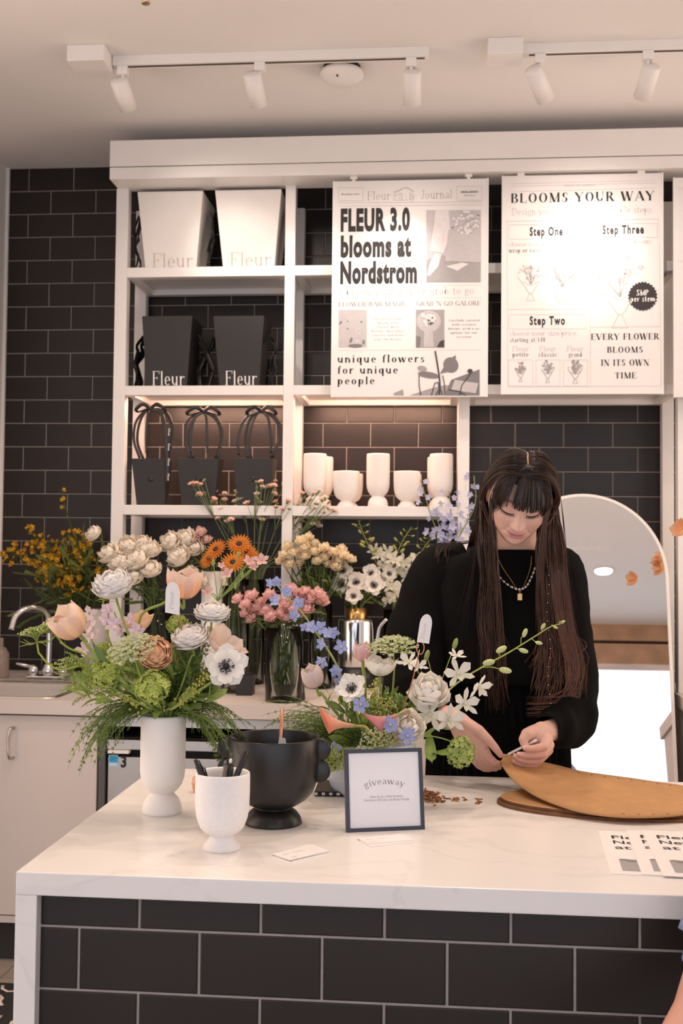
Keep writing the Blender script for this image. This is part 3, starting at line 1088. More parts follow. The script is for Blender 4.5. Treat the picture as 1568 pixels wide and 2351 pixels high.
SZ = 1.652
gt, gb = 'tall white footed vases on the shelf', 'short white footed vases on the shelf'
for px, Y, lb in ((723, 4.435, 'front one at the left end of the vase shelf'), (739, 4.58, 'half hidden at the back left of the vase shelf'), (868, 4.435, 'in the middle of the vase shelf'),
                  (1013, 4.435, 'front one at the right end of the vase shelf'), (1007, 4.58, 'hidden behind the rightmost tall vase')):
    p = at(px, 1100, Y)
    vase_tall((p.x, Y, SZ), .216, .0475, M_CERW, 'footed_vase', 'tall white footed vase, ' + lb, 'vase', gt)
for px, Y, lb in ((795, 4.435, 'left one in front on the vase shelf'), (804, 4.58, 'peeking out behind the left short vase'), (934, 4.435, 'right one in front on the vase shelf'), (938, 4.58, 'hidden behind the right short vase')):
    p = at(px, 1100, Y)
    vase_cup((p.x, Y, SZ), .145, .054, M_CERW, 'footed_cup_vase', 'short white footed vase, ' + lb, 'vase', gb)

# ------------------------------------------------------------------ posters
M_POST = mat('white_poster_board', (0.80, 0.775, 0.76), 0.42, var=0.01)
M_PGREY = [mat('print_grey_%s' % n, (v, v * .94, v * .96), 0.45, var=0.08, scale=40) for n, v in (('white', .72), ('light', .52), ('mid', .36), ('dark', .20), ('black', .05))]
YP = 4.27


def pxw(x0, x1, y, Y=YP):
    return (at(x1, y, Y) - at(x0, y, Y)).x


class Print:
    """collects flat print on a board that faces the camera side; every line of lettering and every picture is a part"""
    SH = {'picture_white': 0, 'picture_light': 1, 'picture_mid': 2, 'picture_dark': 3, 'picture_black': 4}

    def __init__(s, Y):
        s.Y, s.L, s.n, s.g = Y, {}, 0, 0

    def mb(s, k):
        if k in s.SH:
            return s.L.setdefault(('picture', s.g), MB())
        return s.L.setdefault((k, s.g if k == 'sketch' else 0), MB())

    def put(s, k, m, x, y, lay=1):
        p = at(x, y, s.Y)
        s.n += 1
        s.L.setdefault((k, 't%d' % s.n), MB()).merge(m, Matrix.Translation((p.x, s.Y - .0005 * lay, p.z)))

    def serif(s, k, body, x0, x1, y, h, **a):
        s.put(k, serif(body, pxw(0, h, y, s.Y), pxw(x0, x1, y, s.Y), **a), x0, y)

    def sans(s, k, body, x0, x1, y, h, bold=0.0, track=1.0):
        s.put(k, fit(sans(body, pxw(0, h, y, s.Y), 1, bold * h / 45.0, track=track), pxw(x0, x1, y, s.Y)), x0, y)

    def poly(s, k, pts, lay=1):
        v = [at(x, y, s.Y) for x, y in pts]
        s.n += 1
        yy = s.Y - .0005 * lay - 1.5e-5 * (s.n % 60)
        s.mb(k).add([(p.x, yy, p.z) for p in v], [tuple(range(len(v)))], s.SH.get(k, 0))

    def rect(s, k, x0, y0, x1, y1, lay=1):
        s.poly(k, [(x0, y0), (x1, y0), (x1, y1), (x0, y1)], lay)

    def blob(s, k, x, y, rx, ry, lay=2, n=14, rot=0.0):
        c, d = math.cos(rot), math.sin(rot)
        s.poly(k, [(x + rx * math.cos(2 * PI * i / n) * c - ry * math.sin(2 * PI * i / n) * d, y + rx * math.cos(2 * PI * i / n) * d + ry * math.sin(2 * PI * i / n) * c) for i in range(n)], lay)

    def line(s, k, pts, w=.7, lay=2):
        for (a, b) in zip(pts[:-1], pts[1:]):
            dx, dy = b[0] - a[0], b[1] - a[1]
            l = max(math.hypot(dx, dy), 1e-6)
            nx, ny = -dy / l * w / 2, dx / l * w / 2
            s.poly(k, [(a[0] + nx, a[1] + ny), (b[0] + nx, b[1] + ny), (b[0] - nx, b[1] - ny), (a[0] - nx, a[1] - ny)], lay)

    def frame(s, k, x0, y0, x1, y1, w=.7):
        s.line(k, [(x0, y0), (x1, y0), (x1, y1), (x0, y1), (x0, y0)], w)


PM = {'headline': M_INK, 'lettering': M_GREYINK, 'fine_print': M_PALEINK, 'rule_lines': mat('faint_rule_ink', (0.60, 0.55, 0.55), .7), 'sketch': mat('sketch_ink', (0.36, 0.33, 0.33), .7),
      'picture_white': M_PGREY[0], 'picture_light': M_PGREY[1], 'picture_mid': M_PGREY[2], 'picture_dark': M_PGREY[3], 'picture_black': M_PGREY[4], 'badge': mat('badge_charcoal', (0.035, 0.03, 0.032), .5), 'badge_lettering': M_LETW}


def board(name, label, L, T, R, B, TR=None, hooks=()):
    tl, br = at(L, T, YP), at(R, B, YP)
    tr = at(R, TR or T, YP)
    t = thing(name, label, 'poster', ((tl.x + br.x) / 2, YP, br.z), 'posters hanging below the bulkhead')
    b = MB()
    b.box(tl.x, br.x, YP, YP + .012, br.z, tl.z)
    obj('panel', b, M_POST, t, bevel=.0012)
    b = MB()
    b.box(tl.x - .0015, tl.x + .006, YP - .0012, YP + .014, br.z - .001, tl.z + .0012)
    b.box(br.x - .006, br.x + .0015, YP - .0012, YP + .014, br.z - .001, tl.z + .0012)
    obj('edge_profile', b, M_POST, t, bevel=.0008)
    for hx in hooks:
        p = at(hx, T, YP)
        b = MB()
        b.box(p.x - .006, p.x + .006, YP + .001, YP + .011, tl.z - .004, 2.955)
        b.box(p.x - .014, p.x + .014, YP - .003, YP + .015, 2.945, 2.955)
        obj('hook', b, M_METALW, t, bevel=.001)
    return t


def finish(t, P):
    for (k, g), m in P.L.items():
        obj(k, m, M_PGREY if k == 'picture' else PM[k], t)


def bouquet_sketch(P, cx, cy, w, h, seed, dark=False, kind='wrap'):
    P.g += 1
    r = random.Random(seed)
    k = 'sketch'
    lw = .9 if dark else .6
    for i in range(26 if not dark else 34):
        a = r.uniform(-1.25, 1.25)
        d = r.uniform(.15, 1) ** .7
        x, y = cx + math.sin(a) * w * .5 * d, cy - math.cos(a) * h * .52 * d
        if r.random() < .55:
            P.line(k, [(cx + r.uniform(-2, 2), cy + h * .08), (lerp(cx, x, .6) + r.uniform(-3, 3), lerp(cy, y, .6)), (x, y)], lw)
        s = r.uniform(1.6, 4.2) * w / 60
        n = 7
        P.line(k, [(x + s * math.cos(2 * PI * q / n), y + s * .8 * math.sin(2 * PI * q / n)) for q in range(n + 1)], lw)
        if dark and r.random() < .6:
            P.blob(k, x, y, s * .7, s * .5, 2)
    if kind == 'wrap':
        P.line(k, [(cx - w * .48, cy - h * .12), (cx - w * .04, cy + h * .32), (cx + w * .04, cy + h * .32), (cx + w * .48, cy - h * .15)], lw * 1.2)
        P.line(k, [(cx - w * .3, cy + .02 * h), (cx, cy + h * .12), (cx + w * .32, cy)], lw)
        P.line(k, [(cx - w * .03, cy + h * .32), (cx - w * .16, cy + h * .5), (cx + w * .14, cy + h * .5), (cx + w * .03, cy + h * .32)], lw)
    else:
        P.line(k, [(cx - w * .14, cy + h * .08), (cx - w * .26, cy + h * .25), (cx - w * .2, cy + h * .48), (cx + w * .2, cy + h * .48), (cx + w * .26, cy + h * .25), (cx + w * .14, cy + h * .08), (cx - w * .14, cy + h * .08)], lw * 1.2)


# --- the newspaper-style poster
J = Print(YP - .0005)
J.frame('rule_lines', 777, 431, 833, 461)
J.frame('rule_lines', 1049, 428, 1107, 460)
J.serif('lettering', 'Breaking news', 784, 826, 448, 4.2, thick=.15)
J.sans('lettering', 'SPECIAL EDITION', 1058, 1097, 443, 3.6, .01)
J.sans('lettering', 'daily issue', 1065, 1090, 450, 3.2)
J.serif('fine_print', 'Fleur', 843, 897, 459.5, 19, thick=.09)
J.serif('fine_print', 'ly', 940, 954, 458, 16, thick=.07)
J.serif('fine_print', 'Journal', 966, 1038, 457, 19, thick=.09)
J.line('fine_print', [(904, 442), (918, 437), (926, 432), (934, 431), (947, 438), (951, 440)], 2.2)
J.line('fine_print', [(904, 443), (904, 460), (946, 459), (946, 441)], .8)
J.line('fine_print', [(904, 450), (921, 444), (921, 459)], 1.0)
for q in range(5):
    J.line('fine_print', [(908 + q * 8, 446 + q % 2), (909 + q * 8, 458)], .8)
for y in (466, 473):
    J.line('rule_lines', [(777, y), (1107, y - 2.5)], .7)
J.sans('headline', 'FLEUR 3.0', 782, 941, 529, 45, .006, 1.12)
J.sans('headline', 'blooms at', 782, 944, 588.5, 43, .006, 1.12)
J.sans('headline', 'Nordstrom', 781, 957, 649, 44, .006, 1.12)
# photograph of a carried bag with hydrangea
J.rect('picture_light', 979, 482.5, 1103.5, 647.5, 1)
J.poly('picture_mid', [(979, 598), (1010, 585), (1103.5, 600), (1103.5, 647.5), (979, 647.5)], 2)
J.poly('picture_white', [(1000, 483), (1030, 483), (1034, 540), (1018, 582), (986, 576), (996, 520)], 3)
J.poly('picture_white', [(1000, 580), (1014, 583), (1006, 612), (986, 634), (980, 632), (988, 600)], 3)
J.poly('picture_light', [(1030, 528), (1103.5, 540), (1103.5, 603), (1022, 600)], 4)
J.poly('picture_white', [(1024, 612), (1060, 603), (1076, 606), (1050, 622)], 4)
_r = random.Random(4)
for i in range(70):
    a, d = _r.uniform(0, 2 * PI), _r.random() ** .5
    J.blob('picture_white' if _r.random() < .6 else 'picture_light', min(1069 + 30 * d * math.cos(a), 1099), max(512 + 27 * d * math.sin(a), 487), 4.2, 3.6, 5 + i % 3, 8)
for i in range(8):
    J.blob('picture_dark', 1040 + _r.uniform(-8, 60), 515 + _r.uniform(-25, 28), 2.5, 2, 4, 7)
J.serif('lettering', 'Fleur', 1061, 1093, 588, 10, thick=.09)
J.line('rule_lines', [(777, 656.5), (1106, 654)], .5)
J.serif('rule_lines', 'bloom your way or grab to go', 795, 1088, 678, 16, thick=.10)
J.line('rule_lines', [(777, 685), (1106, 683)], .5)
J.serif('lettering', 'FLOWER BAR MAGIC', 777, 934, 704, 10)
J.serif('lettering', "GRAB 'N GO GALORE", 955.6, 1103.5, 702.5, 10)
J.g = 1
J.rect('picture_light', 777.5, 711.5, 841.5, 797.4, 1)
for (x, y, a, bb, ro) in ((782, 741, 5, 2.2, 2.2), (798, 738, 2.5, 1.2, 0), (830, 739, 2.6, 2.2, 0), (798, 755, 2, 2, 0), (806, 781, 3, 7, .3), (816, 794, 17, 4.5, 0), (835, 786, 3, 6, 0)):
    J.blob('picture_dark', x, y, a, bb, 2, 10, ro)
for i in range(16):
    J.blob('picture_white', _r.uniform(815, 838), _r.uniform(752, 790), 1.6, 1.2, 3, 6)
J.g = 2
J.rect('picture_mid', 955, 711, 1020, 798, 1)
J.blob('picture_light', 984, 738, 28, 25, 2, 20)
for i in range(14):
    J.blob('picture_white', 986 + _r.uniform(-16, 14), 735 + _r.uniform(-13, 12), 5, 4, 3 + i % 2, 8)
for i in range(6):
    J.blob('picture_black', 980 + _r.uniform(-10, 14), 735 + _r.uniform(-8, 10), 2.2, 1.8, 6, 7)
J.poly('picture_light', [(974, 762), (994, 762), (996, 797), (972, 797)], 2)
J.poly('picture_black', [(1003, 797), (1010, 784), (1020, 780), (1020, 797.5)], 2)
J.poly('picture_dark', [(955, 770), (966, 775), (964, 797.5), (955, 797.5)], 2)
for k, l in enumerate(('Mostly seasonal', 'blooms with', "Fleur's best", 'blooms - pick what', 'you love and make', 'your own beauty')):
    w = len(l) * 4.2
    J.serif('fine_print', l, 890.5 - w / 2, 890.5 + w / 2, 734 + k * 9.4, 4.4, thick=.15)
for k, l in enumerate(('Carefully curated', 'with seasonal', 'blooms, grab-n-go', 'options for any', 'occasion')):
    w = len(l) * 4.2
    J.serif('lettering', l, 1065 - w / 2, 1065 + w / 2, 738 + k * 9.4, 4.4, thick=.15)
J.line('rule_lines', [(777, 804), (1106, 803)], .6)
J.serif('headline', 'unique flowers', 774.5, 974.7, 832.6, 17, track=.14)
J.serif('headline', 'for unique', 774.5, 913.5, 858, 17, track=.14)
J.serif('headline', 'people', 774.5, 860, 882.5, 17, track=.14)
J.g = 3
J.poly('picture_mid', [(903, 903), (925, 894), (927, 908), (905, 908)], 1)
J.poly('picture_mid', [(940, 908), (985, 893), (1022, 884), (1101, 888), (1101, 908)], 1)
J.poly('picture_dark', [(1036, 872), (1101, 848), (1101, 908), (1020, 908)], 2)
J.poly('picture_light', [(1044, 872), (1098, 880), (1092, 903), (1036, 895)], 3)
J.serif('lettering', 'Journal', 1052, 1090, 893, 9, thick=.1)
J.blob('picture_dark', 1035, 838, 17, 18, 3, 18, -.6)
J.poly('picture_dark', [(1010, 858), (1028, 828), (1046, 815), (1047, 836), (1036, 852)], 3)
J.blob('picture_dark', 984, 861, 25, 7, 4, 16, .15)
J.blob('picture_mid', 969, 846, 11, 6, 5, 14, .2)
J.line('picture_black', [(999, 806), (1003, 830), (1008, 862), (1010, 885), (1008, 907)], 3.5, 5)
for pts in ([(962, 862), (962, 885), (966, 908)], [(1016, 862), (1020, 880), (1021, 905)], [(990, 908), (998, 880), (1006, 878), (1010, 905)], [(1000, 908), (1010, 890), (1016, 908)], [(1055, 908), (1060, 885), (1080, 858)], [(1030, 895), (1052, 898), (1070, 908)]):
    J.line('picture_black', pts, 2.0, 5)
J.blob('picture_black', 1079, 852, 6, 5, 5)
t = board('journal_poster', 'white newspaper-style poster announcing blooms in big condensed headlines, left of the two full posters', 765, 416.5, 1119, 911, hooks=(812, 1076))
finish(t, J)

# --- the step-by-step poster
B2 = Print(YP - .0005)
for y in (418, 424, 436):
    B2.line('rule_lines', [(1174, y + 4), (1505, y - 4)], .6)
B2.sans('fine_print', 'flower by numbers', 1296, 1368, 428.5, 4)
B2.serif('headline', 'BLOOMS YOUR WAY', 1173, 1502, 466, 20.5, thick=.16, track=.14)
B2.serif('fine_print', 'Design your own in three simple steps', 1175, 1496, 494, 15, thick=.08)
B2.line('rule_lines', [(1164, 508), (1512, 503)], .7)
B2.line('rule_lines', [(1164, 508), (1166, 888), (1518, 886), (1512, 503)], .7)
B2.frame('rule_lines', 1168, 516, 1350, 549)
B2.frame('rule_lines', 1360, 513, 1508, 545)
B2.sans('headline', 'Step One', 1216, 1291.5, 541, 17.5, .004, 1.25)
B2.sans('headline', 'Step Three', 1383, 1478, 537, 17.5, .004, 1.25)
B2.serif('fine_print', 'choose your packaging,', 1168, 1310, 566, 11, thick=.11)
B2.serif('lettering', 'wrap or vase', 1168.5, 1239, 580, 10, thick=.16)
B2.serif('fine_print', 'choose your blooms', 1385, 1495, 561, 11, thick=.11)
bouquet_sketch(B2, 1218, 645, 64, 90, 1)
bouquet_sketch(B2, 1291, 650, 60, 92, 2, kind='vase')
bouquet_sketch(B2, 1424, 668, 122, 170, 3, kind='wrap')
n = 26
sc = []
for i in range(n * 4):
    a = 2 * PI * i / (n * 4)
    r_ = 32 + (1.6 if i % 4 in (1, 2) else -1.0)
    sc.append((1475.5 + r_ * math.cos(a), 680.5 + r_ * math.sin(a)))
B2.poly('badge', sc, 4)
B3 = Print(YP - .003)
B3.serif('badge_lettering', 'SMP', 1461, 1489, 679, 13, thick=.2, hair=.07)
B3.serif('badge_lettering', 'per stem', 1447, 1504, 693, 13, thick=.2, hair=.07)
B2.L.update({(k[0], 'b' + str(k[1])): v for k, v in B3.L.items()})
B2.line('rule_lines', [(1353, 510), (1356, 887)], .7)
B2.line('rule_lines', [(1166, 710), (1354, 710)], .7)
B2.line('rule_lines', [(1355, 751), (1515, 749)], .7)
B2.frame('rule_lines', 1169, 722, 1344, 755)
B2.sans('headline', 'Step Two', 1216, 1297, 745.5, 17.5, .004, 1.25)
B2.serif('fine_print', 'choose your size/price', 1170, 1323, 771, 11, thick=.11)
B2.serif('lettering', 'starting at $40', 1170.5, 1252, 785.5, 10, thick=.16)
for cx, l, s in ((1195, 'petite', 5), (1257.5, 'classic', 6), (1320.5, 'grand', 7)):
    B2.serif('fine_print', 'Fleur', cx - 19, cx + 19, 806.5, 11, thick=.08)
    w = 3.1 * len(l)
    B2.serif('lettering', l, cx - w, cx + w, 819, 10, thick=.15)
    B2.frame('rule_lines', cx - 27, 826, cx + 28, 886)
    bouquet_sketch(B2, cx, 853, 26 + (s - 5) * 5, 46 + (s - 5) * 4, s, True)
B2.serif('headline', 'EVERY FLOWER', 1357, 1513, 780.5, 13.5, thick=.16, track=.12)
B2.serif('headline', 'BLOOMS', 1394, 1476, 810, 13, thick=.16, track=.14)
B2.serif('headline', 'IN ITS OWN', 1380, 1490, 840, 13.5, thick=.16, track=.12)
B2.serif('headline', 'TIME', 1412, 1461, 869, 13, thick=.16, track=.14)
t = board('steps_poster', 'white step-by-step flower poster with black scalloped price badge, right of the newspaper poster', 1153, 404, 1523, 904.5, hooks=(1196, 1472))
finish(t, B2)
P4 = Print(YP - .0005)
P4.line('rule_lines', [(1556, 433), (1700, 429)], .7)
P4.line('rule_lines', [(1556, 600), (1700, 597)], .7)
t = board('poster', 'white poster cut off by the right edge of the picture', 1546.5, 408, 1900, 911, hooks=(1640,))
finish(t, P4)
# ------------------------------------------------------------------ things on the counter island
M_CERF = mat('white_stone_ceramic', (0.80, 0.775, 0.765), 0.6, var=0.05, scale=120, bump=0.15)
M_BLKC = mat('black_satin_ceramic', (0.014, 0.013, 0.013), 0.33, spec=0.5, var=0.1)
M_PAPER = mat('white_paper', (0.80, 0.775, 0.765), 0.6, var=0.01)
M_KRAFT = mat('kraft_cardboard', (0.50, 0.27, 0.115), 0.75, var=0.12, scale=30)
M_KRAFTD = mat('dark_kraft_edge', (0.20, 0.09, 0.04), 0.8, var=0.35, scale=60)

c = atz(372, 1866, CZ)
VA = Vector((c.x, c.y, CZ))
HA = at(372, 1640, c.y).z - CZ
RA = (at(423.5, 1720, c.y).x - at(322.5, 1720, c.y).x) / 2
vase_tall(tuple(VA), HA, RA, M_CERW, 'footed_vase', 'tall white footed vase holding the bouquet at the left of the counter', 'vase')
c = atz(509, 1949, CZ)
VC = Vector((c.x, c.y, CZ))
HC = at(509, 1772, c.y).z - CZ
RC = (at(571, 1800, c.y).x - at(447, 1800, c.y).x) / 2
vase_cup(tuple(VC), HC, RC, M_CERF, 'footed_pen_cup', 'white stoneware footed cup holding black pens, in front of the black bowl', 'cup')

# pens standing in the cup
M_PEN = mat('black_pen_plastic', (0.012, 0.012, 0.013), 0.3)
M_PENG = mat('clear_grey_plastic', (0.16, 0.13, 0.12), 0.25)
for (x0, y0, dx, dy, r, m, lb, tip) in ((448, 1744, .020, -.03, .0050, M_PEN, 'leaning left in the white cup, leftmost pen', None), (462, 1760, .012, -.018, .0046, M_PEN, 'leaning left in the white cup, shorter of the two left pens', None),
                                        (517, 1756, -.002, .0, .0048, M_PENG, 'grey clear pen upright in the white cup', M_PENG), (529, 1752, -.001, .004, .0048, M_PEN, 'upright in the white cup with a white push button', M_METALW),
                                        (566, 1722, -.024, .0, .0056, M_PEN, 'leaning right in the white cup, tallest pen', None)):
    tp = at(x0, y0, VC.y + dy)
    bt = Vector((tp.x + dx * 1.5 + (VC.x - tp.x) * .35, VC.y + dy * .3, CZ + HC * .32))
    t = thing('ballpoint_pen', (lb if lb.startswith('grey') else 'black pen ' + lb), 'pen', tuple(bt), 'pens in the white cup')
    d = (tp - bt).normalized()
    b = MB()
    b.tube([bt, bt + d * .008, tp - d * .012, tp - d * .011, tp], [.0015, r, r, r * .8, r * .75], 12)
    obj('barrel', b, m, t)
    b = MB()
    o_ = d.orthogonal().normalized() * (r + .0015)
    b.tube([tp - d * .004 + o_ * .6, tp - d * .006 + o_, tp - d * .035 + o_], .0013, 6)
    obj('pocket_clip', b, m, t)
    if tip:
        b = MB()
        b.tube([tp - d * .001, tp + d * .006, tp + d * .008], [r * .6, r * .6, r * .3], 10)
        obj('push_button', b, tip, t)

# black bowl with scalloped handles
c = atz(627, 1889, CZ)
VB = Vector((c.x, c.y, CZ))
HB = at(628, 1690, c.y).z - CZ
RB = (at(731, 1740, c.y).x - at(526, 1740, c.y).x) / 2
bowl = thing('footed_bowl', 'black footed ceramic bowl with scalloped side handles, centre left of the counter', 'bowl', tuple(VB))
p = [(.001, .006), (.63, .0), (.645, .008), (.635, .03), (.60, .08), (.52, .135), (.44, .165), (.40, .175), (.385, .182), (.42, .195), (.56, .225), (.74, .285), (.88, .37), (.96, .48), (.995, .62), (1.0, .80), (1.0, .985), (.99, 1.0), (.968, 1.0), (.955, .985), (.95, .7), (.90, .5), (.74, .33), (.4, .24), (.001, .225)]
obj('bowl_body', MB().lathe([(r * RB, z * HB) for r, z in p], 56, tuple(VB)), M_BLKC, bowl)
for s in (-1, 1):
    b = MB()
    r_ = RB * .245
    zc1 = HB * .86
    for (zc, sc_) in ((zc1, 1.0), (zc1 - 1.94 * r_, 1.0)):
        M = Matrix.Translation((VB.x + s * RB * 1.02, VB.y, VB.z + zc)) @ Matrix.Rotation(PI / 2, 4, 'X')
        b.lathe([(.001, -.007), (r_ - .002, -.007), (r_, -.005), (r_, .005), (r_ - .002, .007), (.001, .007)], 36, M=M)
    b.box(VB.x + s * RB * .97 - .006, VB.x + s * RB * .97 + .006, VB.y - .0065, VB.y + .0065, VB.z + zc1 - 2.4 * r_, VB.z + zc1 + r_ * .5)
    obj('scalloped_handle', b, M_BLKC, bowl)
t0 = at(648.5, 1626, VB.y + .03)
b = MB()
b.tube([t0, Vector((VB.x + .004, VB.y + .02, VB.z + HB * .3))], .0036, 10)
tag(obj('copper_stick', b, mat('copper', (0.62, 0.30, 0.20), 0.3, 0.9, var=.05)), 'thin copper stick standing in the black bowl', 'stick')
q = at(645, 1698, VB.y + .02)
b = MB()
b.add([(q.x - .010, q.y, q.z - .03), (q.x + .014, q.y + .01, q.z - .03), (q.x + .008, q.y + .006, q.z + .002), (q.x - .003, q.y, q.z + .004)], [(0, 1, 2, 3)])
tag(obj('paper_slip', b, M_PAPER, solid=.0006), 'small white folded paper slip inside the black bowl', 'paper')

q = atz(446, 1822, CZ)
b = MB()
b.lathe([(.001, .001), (.016, 0), (.021, .008), (.0225, .02), (.020, .032), (.012, .039), (.001, .041)], 24, (q.x + .012, q.y + .02, CZ))
tag(obj('amber_candle_holder', b, mat('amber_glaze', (0.66, 0.22, 0.09), 0.2, coat=.5, var=.15)), 'small round orange votive mostly hidden behind the white pen cup', 'candle holder')

# giveaway sign in a dark frame
fbl, fbr = atz(796, 1912, CZ), atz(976, 1904.5, CZ)
fx_ = (fbr - fbl).normalized()
tl_a = math.radians(10)
fb = Vector((0, 0, 1)).cross(fx_)      # towards the back
fup = (Vector((0, 0, 1)) * math.cos(tl_a) + fb * math.sin(tl_a))
fn = fx_.cross(fup)                     # towards the back
if fn.y < 0:
    fn = -fn


def onframe(x, y):
    d = ray(x, y)
    k = (fbl - CAMP).dot(fn) / d.dot(fn)
    return CAMP + d * k


FH = ((onframe(788, 1721) - fbl).dot(fup) + (onframe(969, 1717) - fbl).dot(fup)) / 2
FWD = (fbr - fbl).length
MF = Matrix((tuple(fx_) + (0,), tuple(fn) + (0,), tuple(fup) + (0,), (0, 0, 0, 1))).transposed()
MF.translation = fbl
fr = thing('photo_frame', 'dark blue square sign frame with a giveaway notice, standing on the counter', 'sign', tuple((fbl + fbr) / 2))
M_NAVY = mat('navy_frame_paint', (0.035, 0.040, 0.060), 0.35, var=.05)
b = MB()
g = .0075
b.box(0, FWD, 0, .012, 0, g, M=MF)
b.box(0, FWD, 0, .012, FH - g, FH, M=MF)
b.box(0, g, 0, .012, g, FH - g, M=MF)
b.box(FWD - g, FWD, 0, .012, g, FH - g, M=MF)
b.box(.003, FWD - .003, .009, .012, .003, FH - .003, M=MF)
obj('frame', b, M_NAVY, fr, bevel=.0008)
b = MB()
b.box(g, FWD - g, .0035, .0085, g, FH - g, M=MF)
obj('notice_sheet', b, mat('glazed_white_sheet', (0.74, 0.72, 0.745), 0.5, coat=1.0, var=.01), fr)
MATS['glazed_white_sheet'].node_tree.nodes['Principled BSDF'].inputs['Coat Roughness'].default_value = 0.02
b = MB()
k = FWD / 180.0
lm = serif('giveaway', 15 * k, 92 * k, 'CENTER', thick=.10, hair=.045, arc=.12)
b.merge(lm, MF @ Matrix.Translation((FWD * .5, .0031, FH * .565)))
obj('title_lettering', b, M_GREYINK, fr)
b = MB()
for body, w, z in (('Enter to win a Fleur bouquet,', 76, .405), ('Nordstrom Gift Card, and Beauty Package', 104, .365)):
    b.merge(fit(sans(body, 4.6 * k), w * k), MF @ Matrix.Translation((FWD * .5 - w * k / 2 + .004, .0031, FH * z)))
obj('small_lettering', b, M_GREYINK, fr)
b = MB()
b.hexa([tuple(MF @ Vector(q)) for q in ((.05, .012, FH * .55), (FWD - .05, .012, FH * .55), (FWD - .05, .016, FH * .55), (.05, .016, FH * .55))][::1],
       [tuple(MF @ Vector(q)) for q in ((.05, .012, FH * .6), (FWD - .05, .012, FH * .6), (FWD - .05, .016, FH * .6), (.05, .016, FH * .6))])
e0, e1 = MF @ Vector((FWD * .5 - .03, .014, FH * .56)), MF @ Vector((FWD * .5 + .03, .014, FH * .56))
g0 = Vector((e0.x, e0.y + .055, CZ))
g1 = Vector((e1.x, e1.y + .055, CZ))
b.add([e0, e1, g1, g0], [(0, 1, 2, 3)])
obj('easel_back', b, M_NAVY, fr, solid=.002)


def flat_map(o, px, pz, z):
    """maps text (x, 0, z) on to a level surface"""
    m = Matrix((tuple(px) + (0,), (0, 0, 1, 0), tuple(pz) + (0,), (0, 0, 0, 1))).transposed()
    m.translation = Vector((o.x, o.y, z))
    return m


# business cards
def card(corner_px, z, label, dx=0, dy=0, rot=0.0, text=True):
    P = [atz(x, y, CZ) for x, y in corner_px]
    cen = sum(P, Vector()) / 4
    R_ = Matrix.Rotation(rot, 3, 'Z')
    P = [cen + R_ @ (q - cen) + Vector((dx, dy, 0)) for q in P]
    b = MB()
    b.hexa([(q.x, q.y, z) for q in P], [(q.x, q.y, z + .0011) for q in P])
    t = thing('business_card', label, 'card', (cen.x, cen.y, z), 'white business cards on the counter')
    obj('card_sheet', b, M_PAPER, t)
    if text:
        ex = (P[2] - P[1]).normalized()
        ey = (P[0] - P[1]).normalized()
        b = MB()
        for (bd, u, v_, w) in (('Fleur', .12, .62, .014), ('enter your name', .34, .64, .024), ('email', .12, .2, .012)):
            b.merge(fit(sans(bd, .0032), w), flat_map(P[1] + ex * (P[2] - P[1]).length * u + ey * (P[0] - P[1]).length * v_, ex, ey, z + .0013))
        obj('lettering', b, M_GREYINK, t)


S1 = [(625.8, 1965), (668, 1978.6), (756, 1957.6), (713.8, 1942)]
card(S1, CZ, 'bottom white card of the little stack in front of the black bowl', .002, .001, .05, False)
card(S1, CZ + .0012, 'middle white card of the little stack in front of the black bowl', -.001, .002, -.03, False)
card(S1, CZ + .0024, 'top white card of the little stack in front of the black bowl')
S2 = [(820, 1927), (844, 1940), (950, 1931), (924, 1916)]
card(S2, CZ, 'bottom white card of the pile in front of the framed sign', .003, -.012, .08, False)
card(S2, CZ + .0012, 'top white card of the pile in front of the framed sign')

# telephone face down behind the bowl
P = [atz(x, y, CZ + .012) for x, y in ((731, 1788), (787, 1789), (789, 1817), (721, 1816))]
pc = sum(P, Vector()) / 4
ph = thing('mobile_phone', 'black mobile phone in a checkered case lying behind the sign and bowl', 'phone', (pc.x, pc.y, CZ))
R4 = [P[3], P[2], P[1], P[0]]
b = MB()
b.hexa([(q.x, q.y, CZ) for q in R4], [(q.x, q.y, CZ + .011) for q in R4])
obj('phone_body', b, M_PEN, ph, bevel=.003)
b = MB()
for (i0, i1) in ((0, 1), (1, 2)):
    A, Bq = R4[i0], R4[i1]
    ex = (Bq - A)
    nrm = Vector((ex.y, -ex.x, 0)).normalized() * .0007
    for i in range(8):
        if i % 2 == 0:
            u0, u1 = (i + .1) / 8, (i + .95) / 8
            p0, p1 = A + ex * u0 + nrm, A + ex * u1 + nrm
            b.add([(p0.x, p0.y, CZ + .003), (p1.x, p1.y, CZ + .003), (p1.x, p1.y, CZ + .009), (p0.x, p0.y, CZ + .009)], [(0, 1, 2, 3)])
obj('white_checks', b, M_PAPER, ph)

